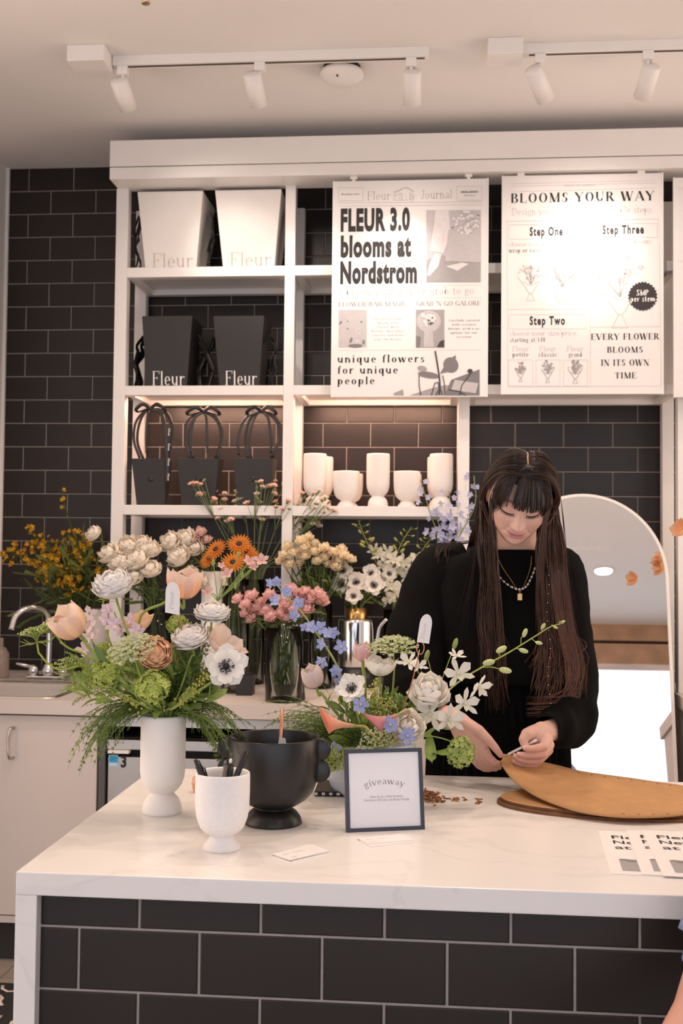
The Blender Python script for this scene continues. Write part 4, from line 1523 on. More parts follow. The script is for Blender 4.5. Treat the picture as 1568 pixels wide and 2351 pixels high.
# bark chips
random.seed(21)
b = MB()
for i in range(120):
    if i < 100:
        x = 985 + random.gauss(0, 14)
        y = 1832 + random.gauss(0, 7)
    else:
        x = random.uniform(1000, 1105)
        y = 1826 + (x - 1000) * .16 + random.uniform(-7, 7)
    q = atz(x, y, CZ)
    s = random.uniform(.002, .0042)
    k = math.exp(-((x - 985) / 20) ** 2)
    M = Matrix.Translation((q.x, q.y, CZ + .0012 + random.random() * .010 * k)) @ Matrix.Rotation(random.uniform(0, 6), 4, 'Z') @ Matrix.Rotation(random.uniform(-.7, .7) * k, 4, 'X')
    cc = random.choice([(.36, .15, .06), (.22, .08, .03), (.46, .22, .10)])
    b.box(-s * 1.6, s * 1.6, -s * .6, s * .6, -.0009, .0009, M=M, col=cc)
tag(obj('wood_chips', b, mat('bark_Col', rough=.85, attr=True, var=.2)), 'scattered reddish brown wood chips on the counter right of the framed sign', 'wood chips', kind='stuff')

# cardboard pieces
kb = thing('cardboard_oval', 'stacked brown cardboard ovals lying flat on the counter at right', 'cardboard', (0.42, 2.43, CZ))
random.seed(5)
for k in range(2):
    n = 64
    outl = []
    for i in range(n):
        a = 2 * PI * i / n
        r = 1 - .03 * k
        outl.append((0.427 + r * .292 * math.cos(a), 2.432 + r * .140 * math.sin(a) + .006 * k))
    z0 = CZ + k * .0065
    v = [(x, y, z) for z in (z0, z0 + .006) for x, y in outl]
    f = [tuple(range(n))[::-1], tuple(range(n, 2 * n))]
    mb_ = MB().add(v, f)
    mb_.add(v, [(i, (i + 1) % n, n + (i + 1) % n, n + i) for i in range(n)], 1)
    obj('cardboard_layer', mb_, [M_KRAFT if k else M_KRAFTD, M_KRAFTD], kb)
UZ = CZ + .0155
near = [at(1149, 1746, 2.585), at(1160, 1768, 2.53), at(1185, 1797, 2.455), at(1235, 1830, 2.385), atz(1300, 1855, UZ + .004), atz(1360, 1869, UZ), atz(1430, 1876, UZ), atz(1500, 1876, UZ), atz(1568, 1870, UZ), atz(1660, 1850, UZ)]
far = [at(1156, 1731, 2.60), at(1185, 1737, 2.625), at(1225, 1746, 2.63), at(1275, 1757, 2.632), at(1330, 1771, 2.625), at(1390, 1780, 2.61), atz(1450, 1788, UZ + .004), atz(1510, 1797, UZ), atz(1575, 1807, UZ), atz(1690, 1835, UZ)]
N_, F_ = spline(near, 4), spline(far, 4)
nn = len(N_)


def upper(u, v_):
    i = min(int(u * (nn - 1) + 1e-6), nn - 1)
    p = N_[i].lerp(F_[i], v_)
    return (p.x, p.y, p.z - .012 * math.sin(PI * v_) * (1 - u) * .5)


ub = thing('cardboard_oval', 'brown cardboard oval with punched edge, its tip lifted by the florist', 'cardboard', (0.42, 2.43, UZ))
obj('cardboard_sheet', MB().grid(upper, nn - 1, 8), M_KRAFT, ub, solid=.004)
b = MB()
for i in list(range(16, nn - 1, 2)):
    for (v_, ok) in ((.05, i > 22), (.94, i > 12)):
        if ok:
            p = Vector(upper(i / (nn - 1), v_))
            b.lathe([(.001, .0026), (.0028, .0024), (.0028, -.001)], 8, tuple(p))
obj('punched_holes', b, M_KRAFTD, ub)

# leaflets
for k, (TL, BL, lb) in enumerate((((1372.5, 1907.5), (1401.8, 2007), 'leftmost and lowest of the three fanned at the right'), ((1437, 1907.5), (1473.4, 2010), 'middle one of the three fanned at the right'), ((1472, 1909.4), (1522.7, 2015.5), 'rightmost and topmost of the three fanned at the right'))):
    z = CZ + .0013 * k
    A, Bq = atz(*TL, CZ), atz(*BL, CZ)
    ey = (A - Bq)
    hgt = ey.length
    ey.normalize()
    ex = Vector((ey.y, -ey.x, 0))
    wd = hgt * .74
    C4 = [Bq, Bq + ex * wd, Bq + ex * wd + ey * hgt, A]
    t = thing('printed_leaflet', 'white printed leaflet with grey picture, ' + lb, 'leaflet', (A.x, A.y, z), 'white leaflets on the counter')
    b = MB()
    b.hexa([(q.x, q.y, z) for q in C4], [(q.x, q.y, z + .0011) for q in C4])
    obj('sheet', b, M_PAPER, t)
    b = MB()
    for i, l in enumerate(('Fleur 2.0', 'New Offerings', 'at Fleur')):
        w_ = {0: .60, 1: .86, 2: .55}[i] * wd
        b.merge(fit(sans(l, hgt * .078, 1, .0004), w_), flat_map(A + ex * wd * .10 - ey * hgt * (.20 + .125 * i), ex, ey, z + .0014))
    obj('headline', b, M_INK, t)
    b = MB()
    o_ = A + ex * wd * .10 - ey * hgt * .93
    q4 = [o_, o_ + ex * wd * .8, o_ + ex * wd * .8 + ey * hgt * .25, o_ + ey * hgt * .25]
    b.add([(q.x, q.y, z + .00135) for q in q4], [(0, 1, 2, 3)], 0)
    for (u, v_, r_) in ((.12, .85, .011), (.05, .95, .008), (.62, .55, .004)):
        cq = o_ + ex * wd * .8 * u + ey * hgt * .25 * v_
        pts = [cq + ex * r_ * math.cos(a) + ey * r_ * .6 * math.sin(a) for a in [2 * PI * j / 9 for j in range(9)]]
        b.add([(q.x, q.y, z + .00150) for q in pts], [tuple(range(9))], 1)
    obj('picture', b, [M_PGREY[2], M_PGREY[3]], t)

# small black things on the back worktop
q = at(560, 1590, 4.02)
b = MB()
a0 = at(541, 1600, 4.02)
a1 = at(578, 1600, 4.02)
b.box(a0.x, a1.x, 4.02, 4.09, WZ, WZ + .075)
b.box(a0.x + .008, a1.x - .008, 4.028, 4.082, WZ + .075, WZ + .082)
tag(obj('black_gift_box', b, M_BAGB, bevel=.002), 'small black box on the back worktop behind the left bouquet', 'box')
a0 = at(629, 1600, 3.90)
a1 = at(697, 1600, 3.90)
b = MB()
b.hexa([(a0.x, 3.90, WZ), (a1.x, 3.90, WZ), (a1.x, 3.96, WZ), (a0.x, 3.96, WZ)], [(a0.x + .004, 3.925, WZ + .055), (a1.x - .004, 3.925, WZ + .055), (a1.x - .004, 3.94, WZ + .055), (a0.x + .004, 3.94, WZ + .055)])
tag(obj('black_card_stand', b, M_BAGB, bevel=.001), 'low black card stand in front of the pink rose vase', 'stand')

# right hand end unit beyond the mirror
b = MB()
b.box(0.925, 1.7, 3.80, WY - .01, WZ - .05, WZ, 0)
tag(obj('side_worktop', b, M_LAMI, bevel=.002), 'pale worktop corner at the right edge beside the mirror', 'worktop')
b = MB()
b.box(0.935, 1.7, 3.83, WY - .01, 0.0, WZ - .05, 0)
tag(obj('side_cabinet', b, M_LAMI, bevel=.002), 'pale cabinet side at the right edge beside the mirror', 'cabinet')
# ------------------------------------------------------------------ flowers: petals, blooms, leaves
M_PETAL = mat('petal_Col', rough=0.6, spec=0.25, attr=True, transl=0.38, var=0.04, scale=60)
M_PETALD = mat('petal_dense_Col', rough=0.6, spec=0.25, attr=True, transl=0.22, var=0.03, scale=60)
M_GREEN = mat('leaf_Col', rough=0.5, spec=0.35, attr=True, transl=0.22, var=0.18, scale=45)
M_EYE = mat('dark_eye_Col', rough=0.6, attr=True, var=0.1)
M_GLASS = bpy.data.materials.new('clear_glass')
M_GLASS.use_nodes = True
_n = M_GLASS.node_tree
_n.nodes.clear()
_o = _n.nodes.new('ShaderNodeOutputMaterial')
_t = _n.nodes.new('ShaderNodeBsdfTransparent')
_t.inputs[0].default_value = (.80, .82, .79, 1)
_g = _n.nodes.new('ShaderNodeBsdfGlossy')
_g.inputs['Roughness'].default_value = .03
_l = _n.nodes.new('ShaderNodeLayerWeight')
_l.inputs['Blend'].default_value = .22
_m = _n.nodes.new('ShaderNodeMixShader')
_n.links.new(_l.outputs['Fresnel'], _m.inputs[0])
_n.links.new(_t.outputs[0], _m.inputs[1])
_n.links.new(_g.outputs[0], _m.inputs[2])
_n.links.new(_m.outputs[0], _o.inputs['Surface'])
MATS['clear_glass'] = M_GLASS
FR = random.Random(99)


def petal(L, W, a0, a1, cup=0.25, tip=2.5, base_w=0.25, curl=0.0, ruffle=0.0, c0=(1, 1, 1), c1=(1, 1, 1), cm=None, nu=4, nv=6, seed=0, wp=0.7, pw=1.0):
    """petal growing from the origin, axis +Z, opening towards +X; angles in degrees from the axis"""
    vs, cs = [], []
    x = z = 0.0
    pv = 0.0
    ph = seed * 1.7
    rows = []
    for j in range(nv + 1):
        v = j / nv
        a = math.radians(a1 + (a0 - a1) * (1 - v) ** pw + curl * max(0.0, v - 0.65) ** 2 * 8)
        ds = L / nv if j else 0.0
        vm = max(0.0, v - .5 / nv)
        am = math.radians(a1 + (a0 - a1) * (1 - vm) ** pw + curl * max(0.0, v - .5 / nv - 0.65) ** 2 * 8)
        x += math.sin(am) * ds
        z += math.cos(am) * ds
        w = W * .5 * max(base_w * (1 - v) ** 1.5, (v ** wp) * (max(0.0, 1 - v ** (tip * 1.6)) ** 0.5) if v < 1 else 0.04)
        for i in range(nu + 1):
            u = -1 + 2 * i / nu
            inw = cup * W * .5 * u * u * (w / (W * .5 + 1e-9))
            rf = ruffle * W * math.sin(u * 5.0 + ph + v * 2) * v * v
            px = x - math.cos(a) * (inw + rf)
            pz = z + math.sin(a) * (inw + rf)
            vs.append((px, u * w, pz - .06 * L * u * u * v))
            c = mixc(c0, c1, v)
            if cm is not None:
                c = mixc(c, cm, max(0, 1 - abs(u) * 1.4) * math.sin(PI * min(1, v * 1.15)) * .9)
            cs.append(c)
    fs = []
    for j in range(nv):
        for i in range(nu):
            q = j * (nu + 1) + i
            fs.append((q, q + 1, q + nu + 2, q + nu + 1))
    return MB().add(vs, fs, 0, True, cs)


def whorl(mb, n, phase, jit, **k):
    for i in range(n):
        kk = dict(k)
        kk['L'] *= 1 + FR.uniform(-jit, jit)
        kk['a1'] += FR.uniform(-jit, jit) * 60
        kk['seed'] = FR.random() * 9
        mb.merge(petal(**kk), Matrix.Rotation(2 * PI * (i + FR.uniform(-jit, jit)) / n + phase, 4, 'Z'))
    return mb


def jitc(c, d=.06):
    k = 1 + FR.uniform(-d, d)
    return tuple(min(1, x * k) for x in c)


WHITE, CREAM, WARMW = (.93, .90, .87), (.90, .82, .68), (.92, .88, .83)
PEACH, PEACHD, BLUSH = (.86, .60, .42), (.85, .40, .19), (.84, .62, .58)
PINK, PINKD, LILAC = (.74, .36, .35), (.60, .20, .22), (.78, .66, .76)
BLUE, BLUED = (.33, .41, .78), (.20, .27, .66)
ORANGE, YEL = (.80, .22, .04), (.82, .50, .03)
GRN, GRNL, GRND, LIME = (.17, .26, .05), (.36, .46, .12), (.055, .10, .03), (.40, .50, .07)


def ranunculus(R=.037, c=WHITE, ci=None, layers=8, flat=1.0, ruf=.03, top=0):
    """ball of thin petals wrapped in shells"""
    ci = ci or c
    mb = MB()
    for k in range(layers):
        t = k / (layers - 1)
        r = R * lerp(.40, 1.0, t)
        a0, a1 = 100, lerp(-62, top, t ** 1.4)
        sub = MB()
        whorl(sub, int(lerp(4, 10, t)), k * .77, .035, L=r * math.radians(a0 - a1), W=r * 1.62, a0=a0, a1=a1, cup=.34, tip=6, base_w=.6, ruffle=ruf, c0=mixc(ci, c, t * .7), c1=jitc(c, .05), nu=6, nv=8, curl=7 * t)
        mb.merge(sub, Matrix.Diagonal((1, 1, flat, 1)) @ Matrix.Translation((0, 0, R * .95 - r)))
    mb.sphere((0, 0, R * .68 * flat), R * .62, 16, 10, col=mixc(c, ci, .5), sc=(1, 1, .9 * flat))
    ce = MB().sphere((0, 0, R * 1.02 * flat), R * .13, 9, 6, col=(.55, .60, .25))
    return [('petals', mb, M_PETALD), ('centre', ce, M_GREEN)]


def rose(R=.04, c=WHITE, ci=None, layers=7, curl=22):
    ci = ci or c
    mb = MB()
    for k in range(layers):
        t = k / (layers - 1)
        r = R * lerp(.30, 1.0, t)
        a0, a1 = 100, lerp(-66, 18, t ** 1.5)
        sub = MB()
        whorl(sub, int(lerp(3, 5, t)), k * 1.1, .08, L=r * math.radians(a0 - a1), W=r * 1.75, a0=a0, a1=a1, cup=.36, tip=4, base_w=.5, curl=curl * t, ruffle=.025, c0=mixc(ci, c, t * .6), c1=jitc(c, .03), nu=5, nv=7)
        mb.merge(sub, Matrix.Translation((0, 0, R * .9 - r)))
    mb.sphere((0, 0, R * .60), R * .50, 14, 10, col=ci)
    cal = MB()
    whorl(cal, 5, .3, .05, L=R * .8, W=R * .25, a0=95, a1=60, c0=GRN, c1=GRNL, nu=2, nv=3, tip=1.2)
    return [('petals', mb, M_PETALD), ('calyx', cal, M_GREEN)]


def mini_rose(R, c, ci):
    mb = MB()
    for k in range(4):
        t = k / 3
        r = R * lerp(.34, .95, t)
        a0, a1 = 100, lerp(-55, 22, t ** 1.4)
        sub = MB()
        whorl(sub, int(lerp(3, 5, t)), k * 1.1, .08, L=r * math.radians(a0 - a1), W=r * 1.7, a0=a0, a1=a1, cup=.36, tip=4, base_w=.5, curl=26 * t, ruffle=.03, c0=ci, c1=jitc(c, .05), nu=3, nv=5)
        mb.merge(sub, Matrix.Translation((0, 0, R * .9 - r)))
    mb.sphere((0, 0, R * .56), R * .48, 9, 6, col=mixc(ci, c, .4))
    return [('petals', mb, M_PETALD)]


def tulip(L=.072, c0=PEACH, c1=(.88, .74, .62), cm=PEACHD, opened=0.0):
    mb = MB()
    for k in range(2):
        whorl(mb, 3, k * PI / 3 + .2, .02, L=L * (1.02 if k else 1.12), W=L * lerp(.86, .98, opened), a0=104, a1=lerp(-13, 30, opened) + 4 * k, pw=lerp(2.3, 1.7, opened), cup=.42, tip=2.8, base_w=.55, ruffle=.010, curl=lerp(-3, 4, opened), c0=c0, c1=c1, cm=cm, nu=8, nv=10, wp=.5)
    return [('petals', mb, M_PETAL)]


def anemone(R=.043, c=(.93, .915, .88), open_=66):
    mb = MB()
    whorl(mb, 5, 0, .05, L=R * 1.0, W=R * 1.05, a0=82, a1=open_ + 4, cup=.16, tip=2.2, base_w=.2, ruffle=.03, c0=WARMW, c1=c, nu=4, nv=6)
    whorl(mb, 5, .6, .06, L=R * .92, W=R * .95, a0=74, a1=open_ - 14, cup=.2, tip=2.2, base_w=.2, ruffle=.03, c0=WARMW, c1=c, nu=4, nv=6)
    ce = MB().sphere((0, 0, R * .13), R * .15, 12, 8, col=(.012, .010, .016), sc=(1, 1, .8))
    for i in range(70):
        a, r = FR.uniform(0, 2 * PI), R * FR.uniform(.20, .33)
        p = Vector((r * math.cos(a), r * math.sin(a), R * (.12 + FR.uniform(0, .10))))
        ce.sphere(p, R * .026, 5, 4, col=FR.choice([(.012, .010, .018), (.03, .02, .04), (.10, .08, .09)]))
        if i % 2:
            ce.tube([(p.x * .4, p.y * .4, R * .06), tuple(p)], R * .006, 3, col=(.10, .08, .10))
    return [('petals', mb, M_PETAL), ('dark_centre', ce, M_EYE)]


def gerbera(R=.05, c=ORANGE):
    mb = MB()
    for k in range(3):
        whorl(mb, 22 - 4 * k, k * .2, .05, L=R * lerp(1, .62, k / 2), W=R * .24, a0=88 - 8 * k, a1=78 - 14 * k, cup=.15, tip=1.8, base_w=.4, c0=(.40, .05, .015), c1=(.86, .36, .06), nu=2, nv=4)
    ce = MB().sphere((0, 0, R * .03), R * .27, 14, 8, col=(.03, .012, .01), sc=(1, 1, .5))
    return [('petals', mb, M_PETAL), ('dark_centre', ce, M_EYE)]


def floret(R, c, n=5, ci=None, spur=False):
    mb = MB()
    whorl(mb, n, FR.random() * 6, .08, L=R, W=R * .95, a0=70, a1=58, cup=.2, tip=2.4, base_w=.3, ruffle=.04, c0=ci or c, c1=jitc(c, .12), nu=2, nv=3)
    if spur:
        mb.sphere((0, 0, R * .12), R * .16, 6, 4, col=(.8, .8, .78))
        mb.tube([(0, 0, 0), (0, -R * .2, -R * .6), (0, -R * .1, -R * 1.1)], [R * .14, R * .10, R * .03], 5, col=mixc(c, (.6, .6, .8), .4))
    return mb


def snowball(R=.033, c=(.47, .57, .12), n=150):
    """lumpy head of little green florets"""
    mb = MB()
    for i in range(n):
        z = 1 - 1.75 * (i + .5) / n
        a = i * 2.39996
        d = Vector((math.sqrt(max(0, 1 - z * z)) * math.cos(a), math.sqrt(max(0, 1 - z * z)) * math.sin(a), z))
        rr = R * (.86 + .34 * noise.noise(d * 2.6 + Vector((R * 900, 0, 0))) + FR.uniform(-.08, .08))
        f = floret(R * FR.uniform(.20, .27), mixc(c, (.70, .74, .30), FR.random() * .7), 5, mixc(c, (.30, .42, .06), .5))
        mb.merge(f, Matrix.Translation(Vector((d.x, d.y, d.z * .82)) * rr) @ aim(d + Vector((FR.uniform(-.45, .45), FR.uniform(-.45, .45), FR.uniform(-.2, .4)))))
    mb.sphere((0, 0, -R * .05), R * .66, 14, 9, col=mixc(c, GRND, .4))
    return [('florets', mb, M_GREEN)]


def umbel(R=.047, c=(.70, .72, .50), rays=30, dens=13, dome=.35, cup=.0):
    mb, ry = MB(), MB()
    for i in range(rays):
        r = R * math.sqrt((i + .5) / rays)
        a = i * 2.39996
        z = R * (.62 - dome * (r / R) ** 2 + cup * (r / R) ** 2)
        p = Vector((r * math.cos(a), r * math.sin(a), z))
        ry.tube(spline([(0, 0, 0), (p.x * .45, p.y * .45, z * .62), tuple(p)], 3), R * .014, 4, col=mixc(GRNL, (.55, .6, .25), .5))
        for k in range(dens):
            q = p + Vector((FR.gauss(0, R * .075), FR.gauss(0, R * .075), FR.uniform(-.01, .05) * R))
            cc = mixc(c, FR.choice([(.80, .80, .66), (.52, .60, .25)]), FR.random() * .8)
            mb.merge(floret(R * .068, cc, 4), Matrix.Translation(q) @ aim((FR.uniform(-.5, .5), FR.uniform(-.5, .5), 1)))
    return [('florets', mb, M_PETAL), ('rays', ry, M_GREEN)]


def fennel_head(R=.03, n=16):
    mb = MB()
    for i in range(n):
        a = i * 2.39996
        t = (i + .5) / n
        r = R * math.sqrt(t)
        p = Vector((r * math.cos(a), r * math.sin(a), R * (.9 - .25 * t)))
        mb.tube(spline([(0, 0, 0), (p.x * .3, p.y * .3, p.z * .6), tuple(p)], 3), [R * .035] * 7, 4, col=GRNL)
        for k in range(4):
            q = p + Vector((FR.gauss(0, R * .09), FR.gauss(0, R * .09), FR.uniform(0, .1) * R))
            mb.sphere(q, R * .055, 5, 4, col=mixc(LIME, (.70, .74, .42), FR.random()))
    for i in range(9):
        a = FR.uniform(0, 2 * PI)
        mb.tube(spline([(0, 0, 0), (R * .6 * math.cos(a), R * .6 * math.sin(a), -R * .05), (R * 1.15 * math.cos(a), R * 1.15 * math.sin(a), R * FR.uniform(-.35, .3))], 3), [R * .025] * 6 + [.0003], 4, col=GRNL)
    return [('umbel', mb, M_GREEN)]


def orchid(R=.036, c=(.86, .84, .78), lip=(.80, .80, .55)):
    mb = MB()
    for a in (90, 215, 325):
        mb.merge(petal(R, R * .55, 75, 70, .15, 1.5, .3, c0=mixc(c, LIME, .25), c1=c, nu=2, nv=4), Matrix.Rotation(math.radians(a), 4, 'Z'))
    for a in (20, 160):
        mb.merge(petal(R * .98, R * .85, 70, 60, .15, 2.2, .2, ruffle=.03, c0=c, c1=c, nu=4, nv=4), Matrix.Rotation(math.radians(a), 4, 'Z'))
    mb.merge(petal(R * .62, R * .6, 40, 75, .6, 2.0, .4, c0=lip, c1=c, nu=4, nv=4), Matrix.Rotation(math.radians(270), 4, 'Z'))
    mb.sphere((0, 0, R * .12), R * .12, 7, 5, col=mixc(c, lip, .5))
    return [('petals', mb, M_PETAL)]


def calla(L=.06, c=PEACH, c1=PEACHD, w=1.0):
    mb = MB()

    def f(u, v):
        a = 2 * PI * u
        r = L * (.06 + .05 * v + .30 * v ** 3 * w)
        lipz = .20 * L * v ** 3 * math.cos(a)
        return (r * math.cos(a) + .10 * L * v ** 3, r * math.sin(a) * (1 - .1 * v), L * v + lipz)
    mb.grid(f, 18, 9, colfn=lambda u, v: mixc(c1 if v < .2 else c, c1, max(0, v - .55) * 2.0) if v > .2 else mixc(GRNL, c, v * 5))
    sp = MB().tube([(0, 0, L * .3), (.03 * L, 0, L * .85)], [L * .05, L * .03], 8, col=(.80, .55, .12))
    return [('spathe', mb, M_PETAL), ('spadix', sp, M_PETAL)]


def bloom_cluster(R, c, n, spread, ci=None):
    mb = MB()
    for i in range(n):
        d = Vector((FR.uniform(-1, 1), FR.uniform(-1, 1), FR.uniform(-.4, 1)))
        f = floret(R * FR.uniform(.8, 1.15), jitc(c, .08), 5, ci)
        mb.merge(f, Matrix.Translation(d * spread) @ aim(d + Vector((0, -.5, .3))))
    return [('florets', mb, M_PETAL)]


def leaf(L, W, bend=30, c=GRN, c1=None, fold=.25, tip=1.3, seed=0, nv=7):
    return petal(L, W, 20, 20 + bend, cup=fold, tip=tip, base_w=.12, c0=c, c1=c1 or mixc(c, GRNL, .4), cm=mixc(c, GRNL, .55), nu=4, nv=nv, ruffle=.02, seed=seed, wp=.6)


# ------------------------------------------------------------------ placing blooms on stems
_cache = {}
RIM = [None, None]


def through_rim(pts, base):
    """lets a stem enter the mouth of its vase before it reaches its foot"""
    if RIM[0] is None:
        return pts + [Vector(base)]
    c, r = RIM
    l = pts[-1]
    d = Vector((l.x - c.x, l.y - c.y, 0))
    d = d.normalized() * min(d.length * .5, r * .62) if d.length > 1e-6 else d
    return [q for q in pts if q.z > c.z + .02 or (Vector((q.x - c.x, q.y - c.y)).length > r * 1.5)] + [c + d + Vector((0, 0, .004)), Vector(base)]



def bloom_data(key, maker):
    if key not in _cache:
        out = []
        for (nm, mb, m) in maker():
            o = obj(nm, mb, m)
            me = o.data
            bpy.data.objects.remove(o)
            out.append((nm, me))
        _cache[key] = out
    return _cache[key]


def stem_thing(name, label, cat, base, group=None):
    return thing(name, label, cat, tuple(base), group)


def put(t, data, P, d, spin=0.0, s=1.0, rename=None):
    M = Matrix.Translation(Vector(P) - t.location) @ aim(d, spin=spin) @ Matrix.Scale(s, 4)
    out = []
    for (nm, me) in data:
        o = bpy.data.objects.new(rename or nm, me)
        COL.objects.link(o)
        o.parent = t
        o.matrix_local = M
        out.append(o)
    return out


def flower(name, label, cat, key, maker, px, Y, d, base, mids=(), sr=.0022, sc=GRNL, group=None, spin=None, s=1.0, back=.0, stem=True):
    """a cut flower: bloom at photo pixel px and distance Y, its stem running through mids down to base"""
    P = at(px[0], px[1], Y)
    D = Vector(d).normalized()
    t = stem_thing(name, label, cat, base, group)
    put(t, bloom_data(key, maker), P - D * back, D, FR.uniform(0, 6) if spin is None else spin, s)
    if stem:
        pts = [P - D * (back - .002), P - D * (back + .022)]
        for m in mids:
            pts.append(at(m[0], m[1], m[2] if len(m) > 2 else Y))
        pts = through_rim(pts, base)
        b = MB().tube(spline(pts, 5), sr, 7, col=sc)
        obj('stem', b, M_GREEN, t)
    return t


def frond(mb, p0, d, L, droop=.5, n=16, side=.35, c=GRN, needles=8, width=.0009, nl=.012):
    """feathery asparagus-fern frond"""
    p = Vector(p0)
    d = Vector(d).normalized()
    pts = [p.copy()]
    for i in range(n):
        d = (d + Vector((FR.uniform(-.06, .06), FR.uniform(-.06, .06), -droop / n * (1 + i / n)))).normalized()
        p = p + d * (L / n)
        pts.append(p.copy())
    mb.tube(pts, [width * 1.4 * (1 - .7 * i / n) for i in range(n + 1)], 4, col=mixc(c, GRNL, .5))
    for i in range(2, n):
        t = (pts[i + 1] - pts[i - 1]).normalized()
        for sgn in (-1, 1):
            o = t.cross(Vector((FR.uniform(-.4, .4), FR.uniform(-.4, .4), 1))).normalized() * sgn
            bl = L * side * (1 - (i / n) ** 1.5) * FR.uniform(.5, 1.1) * (.35 + .65 * math.sin(PI * min(1, (i + 1) / n * 1.1)))
            bd = (t * .75 + o * .8).normalized()
            q = pts[i].copy()
            tip = q + bd * bl + Vector((0, 0, -bl * .25))
            cc = mixc(c, FR.choice([GRND, GRNL, GRN]), FR.random() * .6)
            mb.tube([q, q.lerp(tip, .5) + Vector((0, 0, bl * .06)), tip], [width * .7, width * .55, width * .25], 3, col=cc, cap=False)
            for k in range(needles):
                u = (k + 1) / needles
                a = q.lerp(tip, u)
                for _ in (0, 1):
                    nd = (bd + Vector((FR.uniform(-1, 1), FR.uniform(-1, 1), FR.uniform(-1, 1))) * .8).normalized() * nl * FR.uniform(.6, 1.1) * (1 - .4 * u)
                    w = nd.orthogonal().normalized() * width * .75
                    mb.add([a - w, a + w, a + nd], [(0, 1, 2)], col=cc)
    return mb
# ------------------------------------------------------------------ bouquet A in the tall white vase
random.seed(5)
AY = VA.y
ABASE = [Vector((VA.x + dx, VA.y + dy, CZ + HA * .5)) for dx, dy in ((-.015, 0), (.015, .005), (0, -.015), (-.008, .016), (.012, .014), (-.018, -.01), (.018, -.008))]
GA = 'flowers of the left bouquet'
INV = 'in the white vase bouquet'


RIM[:] = [Vector((VA.x, VA.y, CZ + HA)), RA * .85]


def ab(i):
    return ABASE[i % 7]


flower('ranunculus', 'large white ranunculus standing highest at the left of the white vase bouquet', 'flower', 'ranA', lambda: ranunculus(.037, WHITE, top=10), (265, 1366), AY - .03, (-.12, -.42, .9), ab(0), [(275, 1400), (300, 1470), (345, 1580)], .0026)
flower('ranunculus', 'white ranunculus opening flat at the upper right of the white vase bouquet', 'flower', 'ranB', lambda: ranunculus(.038, WHITE, (.82, .80, .66), 8, .68, top=40), (486, 1422), AY - .01, (.10, -.22, 1), ab(1), [(482, 1450), (450, 1520), (395, 1610)], .0024)
flower('tulip', 'peach tulip leaning out far left of the white vase bouquet', 'flower', 'tulA', lambda: tulip(.084, (.86, .58, .43), (.87, .72, .62), (.86, .62, .36), .10), (183, 1457), AY - .06, (-.52, -.42, .72), ab(2), [(192, 1470), (216, 1502), (262, 1556), (340, 1615)], .0036, spin=.4)
flower('tulip', 'peach tulip standing upright behind the paper tag of the white vase bouquet', 'flower', 'tulB', lambda: tulip(.080, (.86, .55, .40), (.87, .74, .64), PEACHD, .22), (422, 1374), AY + .02, (.06, -.12, 1), ab(3), [(402, 1371), (372, 1387), (335, 1402), (320, 1425), (322, 1470), (352, 1590)], .0030, spin=.9)
flower('anemone', 'white anemone with dark eye at the right side of the white vase bouquet', 'flower', 'aneA', lambda: anemone(.047), (519, 1531), AY - .09, (.22, -.93, .25), ab(4), [(500, 1556), (450, 1590), (400, 1625)], .0026, spin=.3)
flower('ranunculus', 'frilly white bloom seen from the side above the white anemone', 'flower', 'ranC', lambda: ranunculus(.038, (.93, .88, .84), (.92, .86, .78), 8, .8, top=32), (440, 1482), AY - .04, (-.15, -.35, .93), ab(5), [(438, 1510), (415, 1580)], .0024)
flower('lisianthus', 'pale peach open bloom at the far right of the white vase bouquet', 'flower', 'lisA', lambda: tulip(.060, (.85, .62, .50), (.87, .74, .64), None, .95), (505, 1492), AY, (.55, -.30, .78), ab(6), [(490, 1515), (430, 1590)], .0022)
flower('ranunculus', 'orange peach ranunculus in the middle of the white vase bouquet', 'flower', 'ranD', lambda: ranunculus(.031, (.92, .58, .36), (.88, .42, .20), 7, top=6), (352, 1508), AY - .07, (.35, -.80, .45), ab(0), [(360, 1540), (372, 1600)], .0022)
flower('poppy', 'apricot bloom half hidden at the top middle of the white vase bouquet', 'flower', 'popA', lambda: tulip(.052, (.85, .52, .30), (.86, .62, .44), None, .8), (318, 1447), AY + .03, (-.12, -.25, .95), ab(1), [(325, 1500), (360, 1600)], .0020)
t = stem_thing('sweet_pea_stem', 'lilac pink sweet peas at the upper left of the white vase bouquet', 'flower', ab(3))
for k, (x, y, s) in enumerate(((250, 1402, .9), (262, 1436, 1.0), (286, 1446, 1.1), (314, 1452, 1.0), (240, 1425, .7), (300, 1425, .8))):
    put(t, bloom_data('pea%d' % (k % 2), lambda: [('petals', floret(.024, LILAC, 4, (.80, .62, .68)).merge(floret(.016, (.80, .70, .78), 3), Matrix.Translation((0, 0, .006))), M_PETAL)]), at(x, y, AY - .02 + .012 * (k % 3)), (FR.uniform(-.5, .4), -.8, .5), FR.uniform(0, 6), s)
obj('stem', MB().tube(spline([at(262, 1405, AY), at(285, 1460, AY), at(340, 1590, AY), ab(3)], 5), .0016, 6, col=GRNL), M_GREEN, t)
